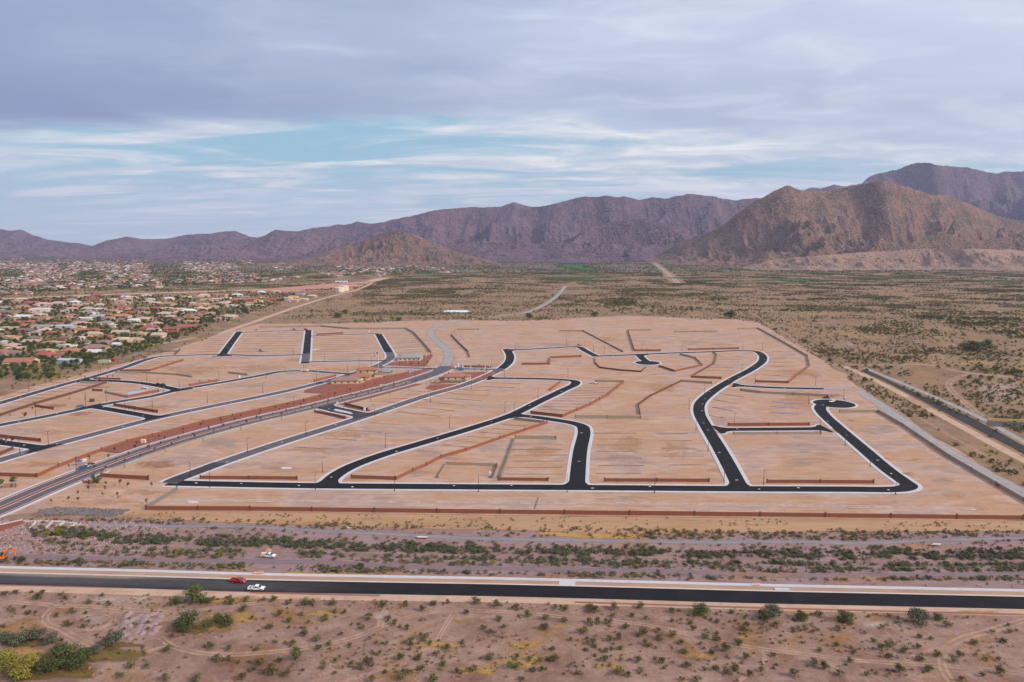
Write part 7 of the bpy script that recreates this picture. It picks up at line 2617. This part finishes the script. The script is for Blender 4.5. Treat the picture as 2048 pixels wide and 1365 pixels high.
SITE = np.array([G(*p) for p in [(-700, 1090), (-60, 1050), (120, 1021), (292, 1026), (1000, 1034), (2060, 1046), (2140, 1062), (2000, 978), (1900, 902), (1800, 830), (1750, 794), (1720, 774), (1640, 720), (1600, 694), (1520, 648), (1480, 642), (1250, 635), (1040, 644), (900, 641), (640, 650), (520, 650), (440, 672), (380, 694), (300, 716), (200, 744), (100, 770), (0, 800), (-300, 870), (-900, 1000)]])
OPEN = [([(1640, 778), (1705, 780), (1745, 800), (1800, 838), (1900, 905), (2048, 988), (2200, 1075)], 7), ([(1690, 733), (1768, 770), (1901, 842), (2048, 922), (2200, 1005)], 5), ([(1728, 736), (1816, 772), (1950, 831), (2048, 884), (2200, 960)], 4.5), ([(1738, 745), (1810, 784), (1900, 828), (1975, 862), (2060, 905)], 3.5), ([(1962, 833), (1909, 787), (1897, 770), (1910, 757), (1945, 747)], 4.5), ([(1640, 728), (1700, 731), (1861, 731), (1928, 745), (2048, 757), (2200, 768)], 4), ([(1498, 622), (1529, 644), (1577, 671), (1602, 695), (1640, 712)], 2.6), ([(1000, 632), (1045, 627), (1085, 612), (1112, 594), (1131, 573)], 8), ([(440, 668), (520, 640), (600, 612), (660, 594), (720, 578), (745, 566)], 10), ([(-400, 606), (0, 598), (200, 590), (400, 584), (560, 578), (720, 566), (770, 556)], 40), ([(1131, 574), (1300, 571), (1600, 571), (2100, 571), (2600, 571)], 7), ([(1275, 501), (1300, 520), (1328, 541), (1356, 566)], 26), ([(700, 572), (900, 574), (1131, 574)], 6), ([(1130, 530), (1185, 540)], 50), ([(1060, 556), (1260, 556)], 30), ([(1500, 561), (1690, 561)], 30), ([(560, 580), (700, 572)], 60), ([(888, 623), (940, 623)], 14), ([(0, 648), (90, 660), (150, 676), (210, 690), (300, 690), (390, 676)], 5), ([(60, 705), (110, 700), (180, 706), (260, 702)], 5)]
OPENW = [(np.array([flat(*p) for p in q]), r) for q, r in OPEN]


def clear_of(P, extra=True):
    m = ~in_poly(P, SITE)
    for line, r in OPENW:
        m &= pl_dist(P, line) > r
    return m


def frustum(n, y0, y1, widen=0.74):
    y = np.sqrt(RNG.uniform(y0 * y0, y1 * y1, n))
    x = RNG.uniform(-1, 1, n) * (y * widen + 25)
    return np.stack([x, y], 1)


def low(mat, n, rx, rz, leaf, seed, z0=None):
    return leaf_cloud('scrub', mat, n, rx, rz, rz * 0.6 if z0 is None else z0, leaf, seed, 6, 0.4)


SCRUB = protos('scrub', [low(L_creo, 60, 1.2, 0.9, 0.30, 501), low(L_creo, 70, 1.3, 1.0, 0.30, 502), low(L_olive, 60, 1.2, 0.75, 0.30, 503), low(L_britt, 50, 1.0, 0.6, 0.26, 504), low(L_grey, 60, 1.2, 0.8, 0.30, 505), low(L_mesq, 110, 2.6, 1.7, 0.48, 506), low(L_palo, 110, 2.4, 1.6, 0.46, 507), low(L_mesq, 130, 3.0, 1.9, 0.52, 508)])
# mid desert out to the golf course road
P = frustum(640000, 330, 3300)
# the older neighbourhood keeps its own planting
px_ = W / 2 + FPX * P[:, 0] / (P[:, 1] * _cp + CAM_H * _sp)
n1 = fbm(P[:, 0] / 60, P[:, 1] / 60, 4, 71)
n2 = ridged(P[:, 0] / 420, P[:, 1] / 300, 3, 72)
n3 = fbm(P[:, 0] / 190, P[:, 1] / 120, 3, 77)
dens = np.where((P[:, 0] / P[:, 1] < -0.22) & (P[:, 1] < 2000), 0.16, 0.55) * np.clip((n1 - 0.33) * 4.0, 0.06, 1.5) * np.clip((n3 - 0.25) * 3.2, 0.25, 1.5)
keep = (RNG.uniform(0, 1, len(P)) < dens) & clear_of(P) & ((P[:, 1] > 455) | ((P[:, 0] > 165) & (P[:, 1] > 345)))
P, n1, n2 = P[keep], n1[keep], n2[keep]
k = len(P)
u_ = RNG.uniform(0, 1, k)
vi = np.where(u_ < 0.28, 0, np.where(u_ < 0.5, 1, np.where(u_ < 0.74, 2, np.where(u_ < 0.92, 3, 4))))
big = ((n2 > 0.62) & (RNG.uniform(0, 1, k) < 0.30)) | (RNG.uniform(0, 1, k) < 0.012)
vi = np.where(big, np.where(RNG.uniform(0, 1, k) < 0.22, 6, np.where(RNG.uniform(0, 1, k) < 0.5, 5, 7)), vi)
sc = RNG.uniform(0.7, 1.7, k) * np.where(big, 0.9, 1.0)
scatter('desert_scrub', 'dense low scrub dotting the brown desert behind and right of the site', 'scrub', np.column_stack([P, hgt(P)]), sc, vi, SCRUB)
# far plain below the mountains
P = frustum(120000, 3300, 7600)
n1 = fbm(P[:, 0] / 220, P[:, 1] / 220, 4, 81)
px_ = P[:, 0] / P[:, 1]
left = px_ < -0.08
keep = (RNG.uniform(0, 1, len(P)) < np.where(left, 0.55, 0.75) * np.clip((n1 - 0.28) * 3.2, 0.1, 1.2)) & clear_of(P)
P = P[keep]
k = len(P)
u_ = RNG.uniform(0, 1, k)
vi = np.where(u_ < 0.35, 5, np.where(u_ < 0.75, 7, np.where(u_ < 0.80, 6, 4)))
scatter('far_scrub', 'grey-green desert scrub covering the plain below the mountains', 'scrub', np.column_stack([P, P[:, 0] * 0]), RNG.uniform(0.9, 1.9, k), vi, SCRUB)
# remaining garden trees
YARDC = protos('garden_tree', [YARD[0][0], YARD[1][0], PALO[0][0], MESQ[0][0]])
if rest_yard:
    Q = np.array([(t[2], t[3], 0.0) for t in rest_yard])
    scatter('garden_trees', 'smaller garden trees and shrubs between the old neighbourhood houses', 'trees', Q, [t[4] for t in rest_yard], RNG.choice([0, 0, 1, 1, 2, 3, 3], len(Q)), YARDC)
# trees between the far houses
fpx, fpy = RNG.uniform(-40, 900, 9000), RNG.uniform(511, 588, 9000)
ok_ = (fpy < 590 - np.maximum(fpx, 0) * 0.05) & ~((fpx > 560) & (fpy > 553)) & (fbm(fpx * 0.014, fpy * 0.09, 3, 19) > 0.38)
Q = GV(fpx[ok_], fpy[ok_])
Q = Q[clear_of(Q)]
Q = np.column_stack([Q, Q[:, 0] * 0])
scatter('far_trees', 'dark green trees among the far subdivision houses', 'trees', Q, RNG.uniform(0.7, 1.5, len(Q)), RNG.choice([0, 0, 1, 1, 2, 3], len(Q)), YARDC)
# the rest of the wash and the small tufts
TUFT = protos('tuft', [low(L_gold, 26, 0.5, 0.35, 0.15, 601), low(L_britt, 30, 0.55, 0.4, 0.15, 602), low(L_olive, 30, 0.55, 0.4, 0.15, 603), low(L_creo, 30, 0.5, 0.4, 0.14, 604), low(L_grey, 30, 0.55, 0.4, 0.15, 605)])
WASHC = protos('wash_bush', [BROOM[0][0], BROOM[1][0], BRITT[0][0], BRITT[1][0], GREYB[0][0]])
if rest_wash:
    Q = np.array([(w[0], w[1], h1(w[0], w[1])) for w in rest_wash])
    vi = [dict(broom=yr.choice([0, 1]), britt=yr.choice([2, 3]), grey=4)[w[2]] for w in rest_wash]
    scatter('wash_scrub', 'smaller bushes filling the wash between the larger ones', 'scrub', Q, [w[3] for w in rest_wash], vi, WASHC)
P = np.stack([RNG.uniform(-260, 260, 26000), RNG.uniform(196, 345, 26000)], 1)
yroad = np.interp(P[:, 0], FC[:, 0], FC[:, 1])
n1 = fbm(P[:, 0] / 16, P[:, 1] / 16, 4, 91)
n2 = fbm(P[:, 0] / 7, P[:, 1] / 9, 3, 93)
front = P[:, 1] < yroad - 9
back = P[:, 1] > yroad + 11.5
TR = [spline([G(*p) for p in q], 6) for q in ([(320, 1275), (345, 1293), (390, 1305), (450, 1310), (530, 1306), (610, 1296), (700, 1278), (760, 1255), (830, 1232), (900, 1222), (1000, 1224), (1060, 1228), (1180, 1240), (1290, 1250), (1400, 1275), (1500, 1295), (1600, 1308), (1720, 1322), (1860, 1331), (1960, 1338), (2100, 1356)], [(2060, 1238), (1980, 1262), (1920, 1280), (1890, 1300), (1885, 1335), (1910, 1375)], [(-60, 1198), (50, 1207), (105, 1213), (90, 1235), (95, 1248), (120, 1258), (160, 1280), (185, 1292)])]
dt = np.min([pl_dist(P, t) for t in TR], axis=0)
keep = (front & (dt > 2.6) & (RNG.uniform(0, 1, len(P)) < np.clip((n1 - 0.40) * 1.6, 0.02, 0.5))) | (back & (RNG.uniform(0, 1, len(P)) < np.clip((n2 - 0.42) * 2.2, 0.02, 0.6)))
keep &= (pl_dist(P, PATHS[0]) > 1.6) & (pl_dist(P, PATHS[1]) > 2.2) & ~in_poly(P, SITE)
P, n1, front = P[keep], n1[keep], front[keep]
k = len(P)
u_ = RNG.uniform(0, 1, k)
vi = np.where(front, np.where(u_ < 0.42, 0, np.where(u_ < 0.62, 2, np.where(u_ < 0.85, 3, 1))), np.where(u_ < 0.35, 0, np.where(u_ < 0.7, 1, np.where(u_ < 0.85, 4, 2))))
Pb = np.stack([RNG.uniform(-230, 230, 5200), RNG.uniform(198, 275, 5200)], 1)
yb = np.interp(Pb[:, 0], FC[:, 0], FC[:, 1])
nb_ = fbm(Pb[:, 0] / 24, Pb[:, 1] / 24, 4, 191)
kb = (Pb[:, 1] < yb - 10) & (np.min([pl_dist(Pb, t) for t in TR], axis=0) > 3.2) & (RNG.uniform(0, 1, len(Pb)) < np.clip((nb_ - 0.38) * 1.9, 0.03, 0.55))
Pb = Pb[kb]
scatter('low_bushes', 'small dull olive and brown bushes between the larger foreground ones', 'bushes', np.column_stack([Pb, hgt(Pb)]), RNG.uniform(0.28, 0.75, len(Pb)), RNG.choice([0, 1, 2, 3, 3, 4], len(Pb)), protos('low_bush', [CREO[0][0], CREO[1][0], OLIV[0][0], OLIV[1][0], BRITT[0][0]]))
scatter('grass_tufts', 'dry golden tufts and seedlings scattered over the foreground soil', 'grass', np.column_stack([P, hgt(P)]), RNG.uniform(0.5, 1.5, k), vi, TUFT)
# loose cobbles of the dark bank
CB = MB()
ic = [(0, 0, 0.25), (0.3, 0.05, 0), (0.02, 0.28, 0.02), (-0.28, -0.03, 0), (0, -0.3, 0.03), (0, 0, -0.15)]
CB.add(ic, [(0, 1, 2), (0, 2, 3), (0, 3, 4), (0, 4, 1), (5, 2, 1), (5, 3, 2), (5, 4, 3), (5, 1, 4)])
cme = CB.me('cobble')
cme.materials.append(plain('cobble_stone', (0.14, 0.12, 0.118), 0.9, 0.3, 0.8, rnd=0.4))
cme2 = cme.copy()
cme2.materials.clear()
cme2.materials.append(plain('pink_stone', (0.30, 0.21, 0.20), 0.9, 0.3, 0.8, rnd=0.3))
COB = protos('cobble', [cme, cme2])
cpx = RNG.uniform(78, 258, 2600)
ct, cb_ = np.interp(cpx, [85, 110, 160, 262], [1020, 1015, 1016, 1020]), np.interp(cpx, [75, 140, 190, 225, 262], [1030, 1029, 1033, 1033, 1021])
Q1 = GV(cpx, ct + RNG.uniform(0, 1, 2600) * np.maximum(0.5, cb_ - ct))
Q2 = GV(RNG.uniform(-10, 330, 2500), RNG.uniform(1042, 1106, 2500))
Q = np.vstack([np.column_stack([Q1, Q1[:, 0] * 0 + 0.1]), np.column_stack([Q2, hgt(Q2)])])
scatter('cobbles', 'loose dark and pink cobbles on the bank left of the long red wall', 'cobbles', Q, RNG.uniform(0.6, 1.8, len(Q)), np.r_[np.zeros(2600, int), np.ones(2500, int)], COB)

# ------------------------------------------------------------------ haze: even air between here and the mountains
hz = MB().box(-17000, 17000, -1800, 17500, -14, 1320).build('haze', None)
hz['kind'] = 'stuff'
hz['label'] = 'thin bluish haze lying over the whole valley'
hm, hnt, hn, hl, hp = _mat('haze')
hn.remove(hp)
pv = hn.new('ShaderNodeVolumePrincipled')
pv.inputs['Color'].default_value = (0.62, 0.72, 1.0, 1)
pv.inputs['Density'].default_value = 0.000027
pv.inputs['Anisotropy'].default_value = 0.2
hl.new(pv.outputs[0], hn['Material Output'].inputs['Volume'])
hz.data.materials.append(hm)
